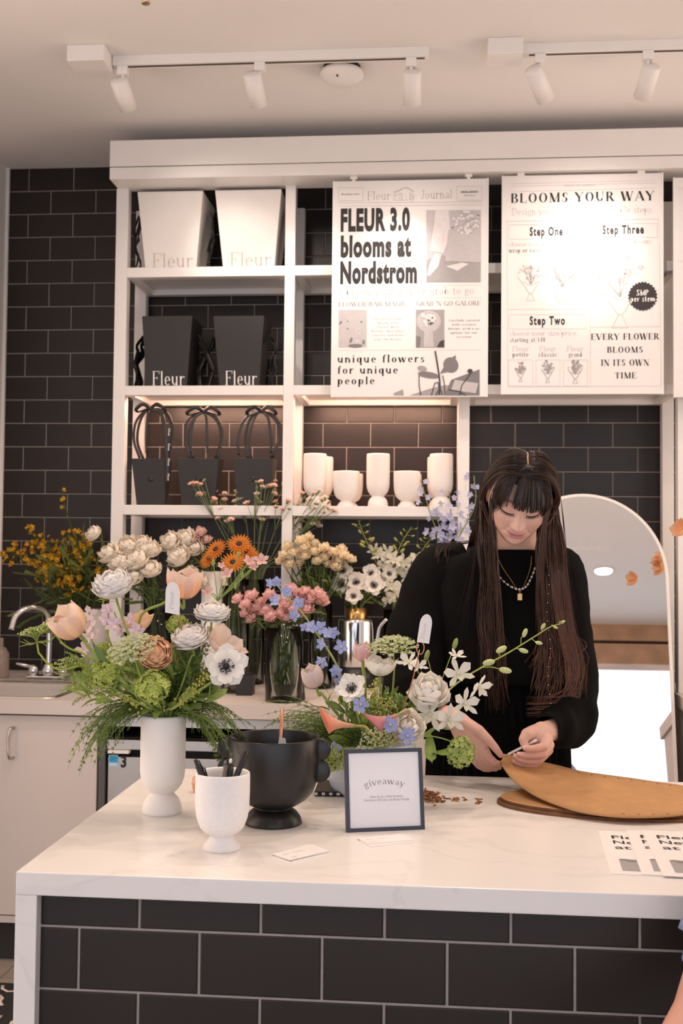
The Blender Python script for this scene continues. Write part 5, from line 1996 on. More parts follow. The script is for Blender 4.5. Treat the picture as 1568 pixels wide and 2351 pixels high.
# blurred pink sweet peas hanging left behind
t = stem_thing('sweet_pea_stem', 'soft pink sweet peas hanging left behind the peach tulip', 'flower', ab(5))
for k, (x, y, s) in enumerate(((205, 1410, .9), (208, 1435, 1.0), (205, 1462, 1.1), (192, 1492, .9), (218, 1455, .8))):
    put(t, bloom_data('peb%d' % (k % 2), lambda: [('petals', floret(.024, (.80, .62, .68), 4, (.80, .70, .70)), M_PETAL)]), at(x, y, AY + .10), (FR.uniform(-.5, .3), -.8, .3), FR.uniform(0, 6), s)
obj('stem', MB().tube(spline([at(205, 1405, AY + .1), at(215, 1480, AY + .1), at(300, 1570, AY + .05), ab(5)], 5), .0016, 6, col=GRNL), M_GREEN, t)
flower('lace_flower', 'large green white lace umbel in the middle of the white vase bouquet', 'flower', 'umbA', lambda: umbel(.050, rays=44, dens=17), (308, 1505), AY - .10, (-.15, -.50, .85), ab(2), [(320, 1545), (352, 1610)], .0024)
for k, (x, y, Y, s, lb, md) in enumerate(((243, 1548, -.08, 1.0, 'left green viburnum ball low in the white vase bouquet', [(275, 1590), (340, 1625)]), (350, 1577, -.12, 1.08, 'green viburnum ball just above the rim of the white vase', [(362, 1612)]),
                                          (407, 1434, .03, .72, 'green viburnum ball below the paper tag of the white vase bouquet', [(400, 1480), (385, 1600)]), (235, 1492, .0, .55, 'small green viburnum tuft left of the lace umbel', [(260, 1540), (340, 1620)]))):
    flower('viburnum', lb, 'flower', 'snow', lambda: snowball(.031), (x, y), AY + Y, (-.1, -.5, .8), ab(k), md, .0018, s=s)
for k, (x, y, lb, md, dd, s) in enumerate(((85, 1474, 'green umbel bud at the far left end of a curled stem', [(92, 1502), (112, 1525), (142, 1538), (200, 1530), (290, 1570)], (-.15, -.1, 1), .9), (128, 1458, 'green umbel under the left peach tulip', [(140, 1475), (162, 1490), (195, 1503), (245, 1540), (320, 1610)], (-.6, -.2, .8), 1.0),
                                           (166, 1548, 'drooping green umbel low at the left above the sink front', [(170, 1575), (186, 1584), (235, 1578), (320, 1600)], (-.05, -.2, 1), 1.0), (238, 1378, 'tiny green umbel left below the highest white ranunculus', [(240, 1420), (260, 1490), (340, 1600)], (.1, -.2, 1), .62))):
    flower('fennel_stem', lb, 'flower', 'fen%d' % (k % 2), lambda: fennel_head(.036, 22), (x, y), AY - .05 + .02 * k, dd, ab(k), md, .0021, LIME, s=s)


def plume(name, label, base, tip_px, mid_px, Y, c, n=70, sp=.010):
    t = stem_thing(name, label, 'flower', base)
    tp, md = at(*tip_px, Y), at(*mid_px, Y)
    pts = spline(list(reversed(through_rim([tp, md], base))), 10)
    obj('stem', MB().tube(pts, .0014, 5, col=GRNL), M_GREEN, t)
    b = MB()
    for i in range(n):
        u = FR.uniform(.42, 1)
        p = pts[min(int(u * (len(pts) - 1)), len(pts) - 1)]
        r = sp * math.sin(PI * min(1, (1.02 - u) * 1.4 + .12))
        q = p + Vector((FR.gauss(0, r), FR.gauss(0, r), FR.gauss(0, r)))
        b.sphere(q, FR.uniform(.0016, .0030), 5, 4, col=mixc(c, FR.choice([(.66, .60, .16), (.38, .42, .08)]), FR.random() * .7))
    obj('bud_cluster', b, M_GREEN, t)
    return t


SOL = (.56, .50, .10)
plume('goldenrod', 'yellow green goldenrod sprig right of the vase rim below the anemone', ab(4), (478, 1548), (430, 1600), AY - .10, SOL, 110, .008)
plume('goldenrod', 'yellow green goldenrod sprig left of the vase rim', ab(5), (256, 1590), (310, 1612), AY - .08, SOL, 70, .006)
plume('goldenrod', 'yellow green tuft right of the paper tag top', ab(1), (440, 1428), (420, 1520), AY + .02, SOL, 60, .008)


def leaf_thing(name, label, base_px, Y, d, L, W, bend, c, spin=0.0, c1=None):
    P = at(*base_px, Y)
    t = stem_thing(name, label, 'leaf', P)
    D = Vector(d).normalized()
    mb = MB().merge(leaf(L, W, bend, c, c1), Matrix.Translation(P) @ aim(D, spin=spin))
    obj('blade', mb, M_GREEN, t)
    return t


BG = (.05, .13, .07)
leaf_thing('tulip_leaf', 'dark blue green tulip leaf running down left in the white vase bouquet', (275, 1585), AY - .08, (-.55, -.15, .75), .115, .030, -15, BG, 2.6)
leaf_thing('tulip_leaf', 'broad green leaf at the vase rim below the viburnum balls', (362, 1640), AY - .05, (-.25, -.35, .9), .075, .03, 25, GRN, 1.6)
# leafy foliage and fern of the bouquet, nobody could count the fronds
b = MB()
random.seed(8)
FR.seed(41)
for i in range(190):
    a = FR.uniform(0, 2 * PI)
    el = FR.uniform(.15, 1.25)
    d = Vector((math.cos(a) * math.cos(el), math.sin(a) * math.cos(el) * .8, math.sin(el)))
    p = Vector((VA.x, VA.y, CZ + HA + .01)) + Vector((d.x * 1.15, d.y * .8, d.z)) * FR.uniform(.012, .105)
    c = FR.choice([GRN, GRND, (.10, .20, .05), GRNL, (.22, .34, .07)])
    b.merge(leaf(FR.uniform(.035, .06), FR.uniform(.018, .03), FR.uniform(10, 60), c, seed=i), Matrix.Translation(p) @ aim(d + Vector((0, 0, .2)), spin=FR.uniform(0, 6)))
for i in range(70):
    p = at(FR.uniform(195, 330), FR.uniform(1515, 1610), AY + FR.uniform(-.09, .03))
    d = Vector((FR.uniform(-1, .4), FR.uniform(-.8, .2), FR.uniform(-.1, 1)))
    b.merge(leaf(FR.uniform(.03, .05), FR.uniform(.012, .022), FR.uniform(10, 50), FR.choice([(.30, .42, .10), (.22, .34, .07), GRNL, (.36, .46, .13)]), seed=i), Matrix.Translation(p) @ aim(d, spin=FR.uniform(0, 6)))
tag(obj('bouquet_foliage', b, M_GREEN), 'green leaves packed between the blooms of the white vase bouquet', 'foliage', kind='stuff')
b = MB()
rim = Vector((VA.x, VA.y, CZ + HA - .005))
for i in range(52):
    s = -1 if i % 2 else 1
    d = Vector((s * FR.uniform(.5, 1), FR.uniform(-.7, .35), FR.uniform(.05, .75)))
    frond(b, rim + Vector((s * .022, FR.uniform(-.02, .02), .008)), d, FR.uniform(.13, .23), FR.uniform(.9, 2.0), 13, .30, FR.choice([GRN, (.16, .25, .06), (.09, .15, .04)]), 4, .0008, .009)
for i in range(26):
    frond(b, rim + Vector((.02, .01, .01)), (FR.uniform(-.2, .9), FR.uniform(-.4, .3), FR.uniform(.6, 1)), FR.uniform(.10, .15), .3, 13, .36, FR.choice([GRN, GRND, (.12, .22, .05)]), 8)
for i in range(22):
    frond(b, at(FR.uniform(405, 470), FR.uniform(1560, 1625), AY + FR.uniform(-.04, .05)), (FR.uniform(-.35, .6), FR.uniform(-.5, .2), 1), FR.uniform(.07, .12), .25, 12, .34, FR.choice([(.09, .16, .04), GRN, (.13, .21, .05)]), 6, .0009, .010)
for i in range(14):
    frond(b, at(FR.uniform(170, 260), FR.uniform(1530, 1590), AY + FR.uniform(-.08, .03)), (FR.uniform(-1, .3), FR.uniform(-.4, .2), FR.uniform(-.1, .8)), FR.uniform(.05, .08), .4, 10, .40, FR.choice([GRNL, (.40, .50, .14)]), 4, .0008, .011)
tag(obj('fern_foliage', b, M_GREEN), 'feathery green fern spilling over the rim of the tall white vase', 'foliage', kind='stuff')


# paper tags on sticks
def paper_tag(label, pts, Y, tilt, stick, ring_px=None, txt=''):
    bl, br, tl, tr = [at(x, y, Y) for x, y in pts]
    t = stem_thing('paper_tag', label, 'tag', stick[-1])
    ex = (br - bl)
    w = ex.length
    ex.normalize()
    ey = ((tl + tr) / 2 - (bl + br) / 2)
    h = ey.length
    ey.normalize()
    outl = [(-.5 * w, 0), (.5 * w, 0), (.5 * w, h * .66)]
    for k in range(9):
        a = PI * k / 8
        outl.append((.5 * w * math.cos(a), h * .66 + h * .34 * math.sin(a)))
    outl.append((-.5 * w, h * .66))
    o_ = (bl + br) / 2
    nrm = ex.cross(ey).normalized()
    b = MB()
    v = [o_ + ex * x + ey * y + nrm * z for z in (-.0006, .0006) for x, y in outl]
    n = len(outl)
    b.add(v, [tuple(range(n))[::-1], tuple(range(n, 2 * n))] + [(i, (i + 1) % n, n + (i + 1) % n, n + i) for i in range(n)])
    obj('tag_card', b, M_PAPER, t)
    m = Matrix((tuple(ex) + (0,), tuple(-nrm if nrm.y < 0 else nrm) + (0,), tuple(ey) + (0,), (0, 0, 0, 1))).transposed()
    m.translation = o_ + ey * (h * .14) + Vector((0, -.0012, 0))
    b = MB().merge(serif(txt, w * .24, h * .55, 'LEFT', thick=.09, hair=.05), m @ Matrix.Translation((w * .05, 0, 0)) @ Matrix.Rotation(-PI / 2, 4, 'Y'))
    obj('script_lettering', b, M_PALEINK, t)
    if ring_px:
        c = at(*ring_px, Y + .002)
        obj('copper_ring', MB().tube([c + Vector((.008 * math.sin(a), 0, .014 * math.cos(a))) for a in [2 * PI * k / 20 for k in range(21)]], .0011, 6), MATS['copper'], t)
    obj('stick', MB().tube(spline(stick, 4), .0013, 6), MATS['copper'], t)


c0 = at(396, 1408, AY - .12)
paper_tag('white arched paper tag on a stick in front of the upright peach tulip', [(379, 1406), (412, 1412), (383, 1335), (412, 1337)], AY - .12, 0, [c0 + Vector((0, .003, .02)), c0 + Vector((0, .012, 0)), c0 + Vector((0, .085, -.05)), Vector((VA.x + .01, VA.y + .01, CZ + HA))], None, 'Fleur')

# pink waxflower twig reaching right behind bouquet A
t = stem_thing('waxflower_twig', 'twig of small pale pink blossoms above the right side of the white vase bouquet', 'flower', ab(4))
WF = lambda: [('blossom', floret(.017, (.84, .60, .56), 5, (.80, .45, .42)), M_PETAL)]
tw = [((600, 1288), 1.15), ((572, 1290), .95), ((522, 1320), 1.05), ((476, 1360), .9), ((508, 1300), .6), ((580, 1302), .8)]
b = MB()
jn = at(500, 1380, AY + .04)
for k, ((x, y), s) in enumerate(tw):
    P = at(x, y, AY + .02)
    put(t, bloom_data('wax%d' % (k % 3), WF), P, (FR.uniform(-.4, .5), -.7, .6), FR.uniform(0, 6), s)
    b.tube(spline([P, P.lerp(jn, .5) + Vector((.005, 0, .004)), jn], 4), .0011, 5, col=GRNL)
for (x, y) in ((490, 1292), (548, 1275), (556, 1320), (463, 1340), (540, 1345)):
    P = at(x, y, AY + .03)
    b.sphere(P, .0045, 7, 5, col=GRNL, sc=(.8, .8, 1.8))
    b.tube([P, jn.lerp(P, .35), jn], .0009, 5, col=GRNL)
b.tube(spline([jn, at(462, 1450, AY + .03), at(420, 1560, AY + .02), ab(4)], 5), .0016, 6, col=GRN)
obj('twig', b, M_GREEN, t)

# ------------------------------------------------------------------ bouquet B in the low bowl behind the sign
BYY = 2.50
c = atz(846, 1768, CZ)
VQ = Vector((at(846, 1740, BYY).x, BYY, CZ))
HQ = at(846, 1716, BYY - .1).z - CZ
RQ = (at(955, 1740, BYY).x - at(738, 1740, BYY).x) / 2
p = [(.001, .003), (.66, 0), (.70, .03), (.80, .15), (.95, .5), (1.0, .85), (1.0, .97), (.985, 1.0), (.955, .97), (.93, .6), (.7, .2), (.001, .16)]
lv = thing('low_bowl_vase', 'low pale blue grey bowl holding the right bouquet, behind the framed sign', 'vase', tuple(VQ))
obj('bowl_body', MB().lathe([(r * RQ, z * HQ) for r, z in p], 48, tuple(VQ)), mat('pale_blue_glaze', (0.50, 0.56, 0.66), 0.35, var=.08), lv)
RIM[:] = [Vector((VQ.x, VQ.y, CZ + HQ)), RQ * .85]
BB = [Vector((VQ.x + .03 * math.cos(i * 2.4), VQ.y + .03 * math.sin(i * 2.4), CZ + HQ * .45)) for i in range(9)]
FR.seed(77)
flower('tulip', 'closed blush tulip at the far left of the low bowl bouquet', 'flower', 'tulC', lambda: tulip(.062, (.80, .68, .63), (.82, .73, .69), (.80, .58, .58), 0), (726, 1577), BYY - .05, (-.30, -.25, .92), BB[0], [(738, 1592), (775, 1640), (815, 1700)], .0032, spin=.2)
flower('tulip', 'closed pink tulip standing beside the white double tulip', 'flower', 'tulD', lambda: tulip(.052, (.82, .55, .53), (.83, .64, .62), (.82, .50, .50), 0), (833, 1518), BYY + .02, (-.05, -.1, 1), BB[1], [(836, 1550), (842, 1660)], .0040, spin=1.2)
flower('tulip', 'open white double tulip below the lace umbel of the low bowl bouquet', 'flower', 'tulE', lambda: tulip(.058, (.90, .87, .80), (.94, .91, .86), None, .62) + [('inner_petals', whorl(MB(), 5, .4, .05, L=.05, W=.04, a0=70, a1=0, cup=.3, c0=WARMW, c1=WHITE), M_PETAL)], (872, 1550), BYY - .02, (.04, -.15, 1), BB[2], [(874, 1585), (865, 1680)], .0036)
flower('anemone', 'white anemone with dark eye at the left of the low bowl bouquet', 'flower', 'aneB', lambda: anemone(.039, open_=58), (808, 1583), BYY - .10, (-.18, -.80, .55), BB[3], [(815, 1620), (835, 1690)], .0024, spin=.9)
flower('lace_flower', 'flat green white lace umbel standing highest in the low bowl bouquet', 'flower', 'umbB', lambda: umbel(.054, (.68, .72, .46), 46, 16, .40), (903, 1500), BYY, (-.05, -.30, 1), BB[4], [(905, 1540), (895, 1620), (870, 1690)], .0022)
flower('rose', 'large white rose at the centre right of the low bowl bouquet', 'flower', 'rosA', lambda: rose(.042, (.94, .91, .85), (.93, .86, .74)), (985, 1604), BYY - .08, (.0, -.62, .78), BB[5], [(970, 1640), (900, 1710)], .0028)
flower('rose', 'cream rose low at the front of the low bowl bouquet', 'flower', 'rosB', lambda: rose(.035, (.94, .90, .82), (.93, .83, .68)), (935, 1676), BYY - .14, (.05, -.80, .55), BB[6], [(915, 1690), (885, 1712)], .0024)
flower('calla_lily', 'peach calla lily pointing left low in the low bowl bouquet', 'flower', 'calA', lambda: calla(.068, (.86, .52, .36), (.80, .25, .16)), (816, 1667), BYY - .15, (-.93, -.25, .10), BB[7], [(850, 1682), (870, 1700)], .003, (.55, .50, .15), spin=1.7)
flower('calla_lily', 'mauve pink calla lily curling left above the sign', 'flower', 'calB', lambda: calla(.064, (.72, .36, .36), (.50, .17, .20)), (918, 1640), BYY - .17, (-.82, -.35, -.30), BB[8], [(935, 1660), (905, 1705)], .003, (.5, .35, .2), spin=1.4)
plume('goldenrod', 'yellow goldenrod plume in the middle of the low bowl bouquet', BB[0], (858, 1560), (872, 1640), BYY - .08, (.60, .56, .14), 170, .014)
plume('goldenrod', 'yellow green goldenrod at the right of the white anemone', BB[1], (895, 1600), (880, 1650), BYY - .09, (.58, .56, .18), 110, .012)
flower('viburnum', 'pale green viburnum ball hanging at the right edge of the low bowl bouquet', 'flower', 'snowB', lambda: snowball(.032, (.42, .52, .16), 110), (1058, 1727), BYY - .12, (.4, -.7, .2), BB[5], [(1040, 1705), (985, 1690), (930, 1700)], .0016, GRNL)
flower('viburnum', 'pale green viburnum half hidden left of the framed sign', 'flower', 'snowB', lambda: snowball(.032), (766, 1738), BYY - .12, (-.3, -.8, .2), BB[6], [(790, 1725), (830, 1720)], .0016, GRNL, s=.95)
flower('lace_flower', 'small green white lace umbel low above the framed sign', 'flower', 'umbC', lambda: umbel(.038, (.66, .70, .48), 26, 10), (865, 1712), BYY - .16, (-.05, -.85, .5), BB[2], [(868, 1720)], .0016)
for k, (bp, d, L, W, lb) in enumerate((((985, 1680), (.05, -.35, -.95), .085, .042, 'green leaf hanging straight down right of the framed sign'), ((1050, 1712), (-.62, -.45, -.55), .072, .056, 'broad light green leaf beside the hanging viburnum ball'), ((1000, 1665), (.6, -.4, -.5), .045, .03, 'small green leaf under the white orchids'))):
    leaf_thing('viburnum_leaf', lb, bp, BYY - .11, d, L, W, 15, (.20, .33, .07), FR.uniform(-.3, .3) + 1.5)

# blue delphinium spike
DF = lambda: [('floret', floret(.019, BLUE, 5, (.46, .50, .80), True), M_PETAL)]
DFp = lambda: [('floret', floret(.018, (.50, .54, .80), 5, (.62, .62, .80), True), M_PETAL)]
t = stem_thing('delphinium_spike', 'blue delphinium spike arching up left out of the low bowl bouquet', 'flower', BB[3])
sp = spline([at(628, 1335, BYY - .02), at(655, 1365, BYY - .03), at(690, 1402, BYY - .04), at(735, 1465, BYY - .05), at(772, 1525, BYY - .06), at(805, 1610, BYY - .04), BB[3]], 6)
obj('stem', MB().tube(sp, [lerp(.0012, .0034, i / len(sp)) for i in range(len(sp))], 7, col=(.42, .46, .16)), M_GREEN, t)
for k, (x, y, s) in enumerate(((622, 1338, .8), (636, 1334, .8), (660, 1358, .9), (634, 1380, 1.0), (682, 1383, 1.05), (678, 1412, .95), (712, 1440, .95), (735, 1440, 1.0), (762, 1450, 1.05), (740, 1480, .95), (785, 1486, 1.1), (742, 1518, 1.0), (772, 1538, 1.0), (776, 1565, 1.0), (700, 1438, .8), (748, 1455, .8))):
    put(t, bloom_data('df%d' % (k % 4), DF), at(x, y, BYY - .07 + .02 * (k % 3)), (FR.uniform(-.7, .7), -.8, FR.uniform(-.4, .5)), FR.uniform(0, 6), s)
for k, (x, y, lb) in enumerate(((896, 1664, 'blue delphinium floret tucked between the callas above the sign'), (936, 1690, 'blue delphinium floret at the upper right corner of the sign'), (768, 1722, 'blue floret at the rim of the low bowl left of the sign'), (828, 1618, 'dark blue floret under the white anemone of the low bowl bouquet'))):
    flower('delphinium_sprig', lb, 'flower', 'df%d' % (k % 4), DF, (x, y), BYY - (.19 if k < 2 else .13), (FR.uniform(-.3, .3), -.9, .2), BB[k], [(890, 1712)], .0012, s=1.2)

# white orchid spray with buds reaching right
t = stem_thing('orchid_spray', 'white orchid spray with green buds reaching far right past the florist', 'flower', BB[4])
OY = BYY - .06
sp = spline([at(1294, 1430, OY - .02), at(1262, 1440, OY - .02), at(1225, 1463, OY - .02), at(1165, 1500, OY - .01), at(1110, 1530, OY), at(1050, 1568, OY), at(975, 1635, OY), BB[4]], 6)
obj('stem', MB().tube(sp, [lerp(.0010, .0024, i / len(sp)) for i in range(len(sp))], 7, col=(.48, .56, .16)), M_GREEN, t)
for k, (x, y, jx, jy, rr, ang) in enumerate(((1293, 1427, 1285, 1434, .0034, 20), (1275, 1440, 1268, 1438, .004, -30), (1247, 1438, 1246, 1450, .0055, 60), (1237, 1476, 1218, 1466, .0055, -10), (1205, 1453, 1196, 1480, .0072, 70), (1202, 1494, 1178, 1492, .0072, -15), (1151, 1491, 1150, 1508, .0090, 30), (1122, 1521, 1126, 1520, .0095, 15), (1160, 1539, 1108, 1532, .0095, -8))):
    P, J = at(x, y, OY - .03), at(jx, jy, OY - .01)
    b = MB()
    a = math.radians(ang)
    d = Vector((math.cos(a), -.2, math.sin(a)))
    b.merge(MB().sphere((0, 0, 0), rr, 8, 6, col=(.62, .68, .34), sc=(.75, .75, 1.5)), Matrix.Translation(P) @ aim(d))
    b.tube(spline([J, J.lerp(P - d * rr, .6) + Vector((-.003, 0, .003)), P - d * rr], 4), .0010, 5, col=(.48, .56, .16))
    obj('bud', b, M_GREEN, t)
for k, (x, y, d, s) in enumerate(((1052, 1547, (.1, -.9, .3), 1.05), (1098, 1577, (.55, -.6, -.3), .95), (1066, 1615, (.4, -.8, .2), 1.0), (1032, 1652, (.25, -.9, .1), 1.05), (988, 1640, (-.1, -.9, .1), 1.2), (1048, 1507, (.2, -.5, .8), .62), (938, 1522, (-.2, -.7, .6), .8), (962, 1530, (.2, -.7, .5), .6))):
    put(t, bloom_data('orc%d' % (k % 3), orchid), at(x, y, OY - .05 - .01 * (k % 2)), d, FR.uniform(-.5, .5), s, 'bloom')
b = MB()
for (x, y) in ((1045, 1478), (980, 1505), (930, 1505)):
    P = at(x, y, OY)
    b.merge(MB().sphere((0, 0, 0), .008, 8, 6, col=(.30, .38, .12), sc=(.7, .7, 1.7)), Matrix.Translation(P) @ aim((.3, 0, 1)))
    b.tube(spline([P, P.lerp(at(1000, 1600, OY), .5), at(985, 1640, OY)], 4), .0011, 5, col=GRNL)
tag(obj('waxflower_buds', b, M_GREEN), 'dark green buds on thin twigs behind the white rose', 'flower buds')

b = MB()
FR.seed(52)
qr = Vector((VQ.x, VQ.y, CZ + HQ))
for i in range(150):
    a = FR.uniform(0, 2 * PI)
    el = FR.uniform(.1, 1.15)
    d = Vector((math.cos(a) * math.cos(el), math.sin(a) * math.cos(el) * .8, math.sin(el)))
    p = qr + Vector((d.x * 1.15, d.y, d.z)) * FR.uniform(.02, .12) + Vector((0, -.01, -.010))
    c = FR.choice([GRN, GRND, (.10, .20, .05), (.22, .34, .07), (.07, .13, .05)])
    b.merge(leaf(FR.uniform(.035, .065), FR.uniform(.018, .032), FR.uniform(10, 60), c, seed=i), Matrix.Translation(p) @ aim(d + Vector((0, -.2, .1)), spin=FR.uniform(0, 6)))
tag(obj('bouquet_foliage', b, M_GREEN), 'green leaves between the blooms of the low bowl bouquet', 'foliage', kind='stuff')
b = MB()
for i in range(40):
    d = Vector((-FR.uniform(.45, 1), FR.uniform(-.6, .2), FR.uniform(.05, .8)))
    frond(b, qr + Vector((-.03, -.02, 0)), d, FR.uniform(.14, .25), FR.uniform(.3, 1.1), 13, .32, FR.choice([GRN, (.16, .25, .06), (.09, .15, .04)]), 4, .0008, .009)
for i in range(8):
    frond(b, qr + Vector((-.02, -.05, 0)), (FR.uniform(-.6, .5), -.6, FR.uniform(.1, .7)), FR.uniform(.09, .14), .7, 12, .36, FR.choice([GRN, GRND]), 8)
tag(obj('fern_foliage', b, M_GREEN), 'feathery green fern spreading left out of the low bowl bouquet', 'foliage', kind='stuff')
leaf_thing('tulip_leaf', 'long green tulip leaf running up left below the blush tulip', (800, 1690), BYY - .09, (-.62, -.2, .72), .13, .024, -10, (.13, .24, .06), 1.5)
c0 = at(966, 1478, BYY - .14)
paper_tag('white arched paper tag on a copper ring in front of the florist', [(957, 1474), (985, 1478), (968, 1408), (994, 1412)], BYY - .14, 0, [at(963, 1492, BYY - .14), at(950, 1550, BYY - .13), at(930, 1615, BYY - .10), Vector((VQ.x + .05, VQ.y - .05, CZ + HQ))], (965, 1487), 'Fleur')
# ------------------------------------------------------------------ cut flowers in vases on the back worktop
RIM[:] = [None, None]


def glass_vase(name, label, cx, Y, x0, x1, ytop, m=None, cat='vase', water=.45, base=WZ, taper=1.0):
    c = at(cx, 1500, Y)
    r = (at(x1, 1450, Y).x - at(x0, 1450, Y).x) / 2
    h = at(cx, ytop, Y).z - base
    t = thing(name, label, cat, (c.x, Y, base))
    p = [(.001, 0), (r * taper, 0), (r, h * .5), (r, h), (r - .003, h), (r - .003, h * .5), (r * taper - .003, .012), (.001, .010)]
    obj('glass_body', MB().lathe(p, 40, (c.x, Y, base)), m or M_GLASS, t)
    return Vector((c.x, Y, base)), r, h


def bunch(name, kind, key, maker, pts, vase, hints, group, rr=0, sr=.0022, sc=(.10, .15, .05), dirf=None, cat='flower', nvar=3, spread=.6, jit=.03):
    """single stems of one kind in one vase; extremes get their own label, the middle ones share one"""
    c, r, h = vase
    xs = [q[0] for q in pts]
    ys = [q[1] for q in pts]
    il, ir, it, ib = xs.index(min(xs)), xs.index(max(xs)), ys.index(min(ys)), ys.index(max(ys))
    mx = sum(xs) / len(xs)
    used = set()
    for i, q in enumerate(pts):
        x, y = q[0], q[1]
        Y = c.y + (q[2] if len(q) > 2 else FR.uniform(-jit, jit))
        s = q[3] if len(q) > 3 else FR.uniform(.9, 1.1)
        P = at(x, y, Y)
        a = FR.uniform(0, 2 * PI)
        foot = Vector((c.x + r * .55 * math.cos(a), c.y + r * .55 * math.sin(a), c.z + .02))
        mouth = Vector((c.x + r * spread * max(-1, min(1, (P.x - c.x) / (r * 2.2 + 1e-6))), c.y + r * .4 * math.sin(a), c.z + h))
        if i == it:
            lb = 'topmost ' + kind
        elif i == il:
            lb = 'leftmost ' + kind
        elif i == ir:
            lb = 'rightmost ' + kind
        elif i == ib:
            lb = 'lowest ' + kind
        else:
            lb = kind
        t = thing(name, lb + ' ' + hints, cat, tuple(foot), group)
        D = Vector(dirf(P, c, r)) if dirf else Vector(((P.x - c.x) * 2.5 + FR.uniform(-.15, .15), -.55 + FR.uniform(-.2, .2), .8)).normalized()
        D.normalize()
        put(t, bloom_data(key + str(i % nvar), maker), P, D, FR.uniform(0, 6), s)
        pts_ = [P, P - D * .03]
        if (P - mouth).length > .14:
            pts_.append(P.lerp(mouth, .55) + Vector((0, 0, -.01)))
        obj('stem', MB().tube(spline(pts_ + [mouth, foot], 4), sr, 6, col=sc), M_GREEN, t)


FR.seed(123)
# white roses at left
v1 = glass_vase('glass_vase', 'clear glass vase of white roses beside the shelving post', 362, 4.10, 332, 392, 1398)
bunch('white_rose', 'big white rose', 'wrs', lambda: rose(.046, (.94, .88, .78), (.92, .81, .64)),
      [(222, 1232, 0, .72), (262, 1280, -.02), (300, 1268, .03), (345, 1275, 0), (318, 1300, -.05), (283, 1300, -.06), (348, 1318, -.05, .9), (312, 1335, -.06, .85), (330, 1262, .05)], v1, 'in the glass vase left of the orange gerberas', 'white roses on the back worktop', nvar=3)
v2 = glass_vase('ceramic_vase', 'white cylinder vase on the back worktop behind the waxflower twig', 490, 4.18, 462, 520, 1312, M_CERW)
bunch('white_rose', 'full white rose', 'wrt', lambda: rose(.043, (.94, .88, .79), (.92, .82, .67)),
      [(398, 1252, 0), (432, 1245, .03), (416, 1290, -.04), (452, 1268, .02, .85), (440, 1325, -.05, .75), (465, 1345, -.06, .7)], v2, 'in the white cylinder vase left of the orange gerberas', 'white roses in the white cylinder vase')
bunch('peony_bud', 'round pink peony bud', 'peo', lambda: rose(.022, (.80, .56, .50), (.74, .46, .42), 4, 0), [(462, 1226, 0), (476, 1244, .02), (448, 1246, .03)], v2, 'above the white roses left of the gerberas', 'pink peony buds on the back worktop', nvar=2)
# gerberas
v3 = glass_vase('glass_vase', 'clear glass cylinder of orange gerberas on the back worktop', 540, 4.12, 508, 572, 1345)
bunch('gerbera', 'orange gerbera with dark centre', 'ger', lambda: gerbera(.050), [(496, 1262, -.02, .95), (481, 1282, .0, .9), (549, 1250, .0, 1.0), (563, 1268, .04, .9), (535, 1292, -.06, 1.0), (572, 1278, .06, .9)], v3,
      'in the glass cylinder behind the waxflower twig', 'orange gerberas on the back worktop', dirf=lambda P, c, r: ((P.x - c.x) * 5, -.75, .55), sr=.003, sc=(.20, .26, .10))
# pale pink tall sprays
v4 = glass_vase('glass_vase', 'tall clear glass vase of pink spray carnations on the back worktop', 580, 4.40, 553, 607, 1330)
FR.seed(31)
SP = [(455, 1118), (478, 1140), (505, 1150), (520, 1180), (560, 1140), (585, 1135), (610, 1112), (632, 1115), (650, 1165), (600, 1180), (690, 1150), (715, 1145), (745, 1160), (720, 1185), (672, 1195)]
for i, (x, y) in enumerate(SP):
    Y = 4.38 + FR.uniform(-.04, .04)
    P = at(x, y, Y)
    c, r, h = v4
    mouth = Vector((c.x + r * .7 * max(-1, min(1, (P.x - c.x) / .25)), c.y, c.z + h))
    foot = Vector((c.x + FR.uniform(-.5, .5) * r, c.y + FR.uniform(-.5, .5) * r, c.z + .02))
    lb = {0: 'leftmost pale pink spray carnation', 12: 'rightmost pale pink spray carnation', 6: 'topmost pale pink spray carnation'}.get(i, 'pale pink spray carnation')
    t = thing('spray_carnation', lb + ' on tall thin stems in front of the lowest shelf', 'flower', tuple(foot), 'pink spray carnations on the back worktop')
    b = MB()
    jn = P.lerp(mouth, .35)
    b.tube(spline([P, jn, P.lerp(mouth, .7), mouth, foot], 4), .0018, 5, col=(.22, .28, .13))
    for k in range(7):
        o = Vector((FR.uniform(-.04, .04), FR.uniform(-.03, .03), FR.uniform(-.045, .035)))
        q = P + o
        b.tube([q, q.lerp(jn, .6), jn], .0012, 4, col=(.22, .28, .13))
        b.merge(MB().sphere((0, 0, 0), .0065, 6, 5, col=(.24, .30, .12), sc=(.8, .8, 1.6)), Matrix.Translation(q - o.normalized() * .004) @ aim(o))
        if k < 5:
            cc = 'pk' if (i in (0, 1, 2, 3, 6, 7, 8) or k == 0) else 'wh'
            put(t, bloom_data('car%s%d' % (cc, k % 2), (lambda: [('blossom', floret(.018, (.80, .50, .44), 6, (.72, .38, .34)).merge(floret(.012, (.82, .56, .50), 5), Matrix.Translation((0, 0, .005))), M_PETAL)]) if cc == 'pk' else
                (lambda: [('blossom', floret(.018, (.78, .66, .58), 6, (.62, .60, .44)).merge(floret(.012, (.80, .70, .62), 5), Matrix.Translation((0, 0, .005))), M_PETAL)])), q, (o.x * 10, -.5, .8), FR.uniform(0, 6), FR.uniform(.75, 1.05))
    obj('stems', b, M_GREEN, t)
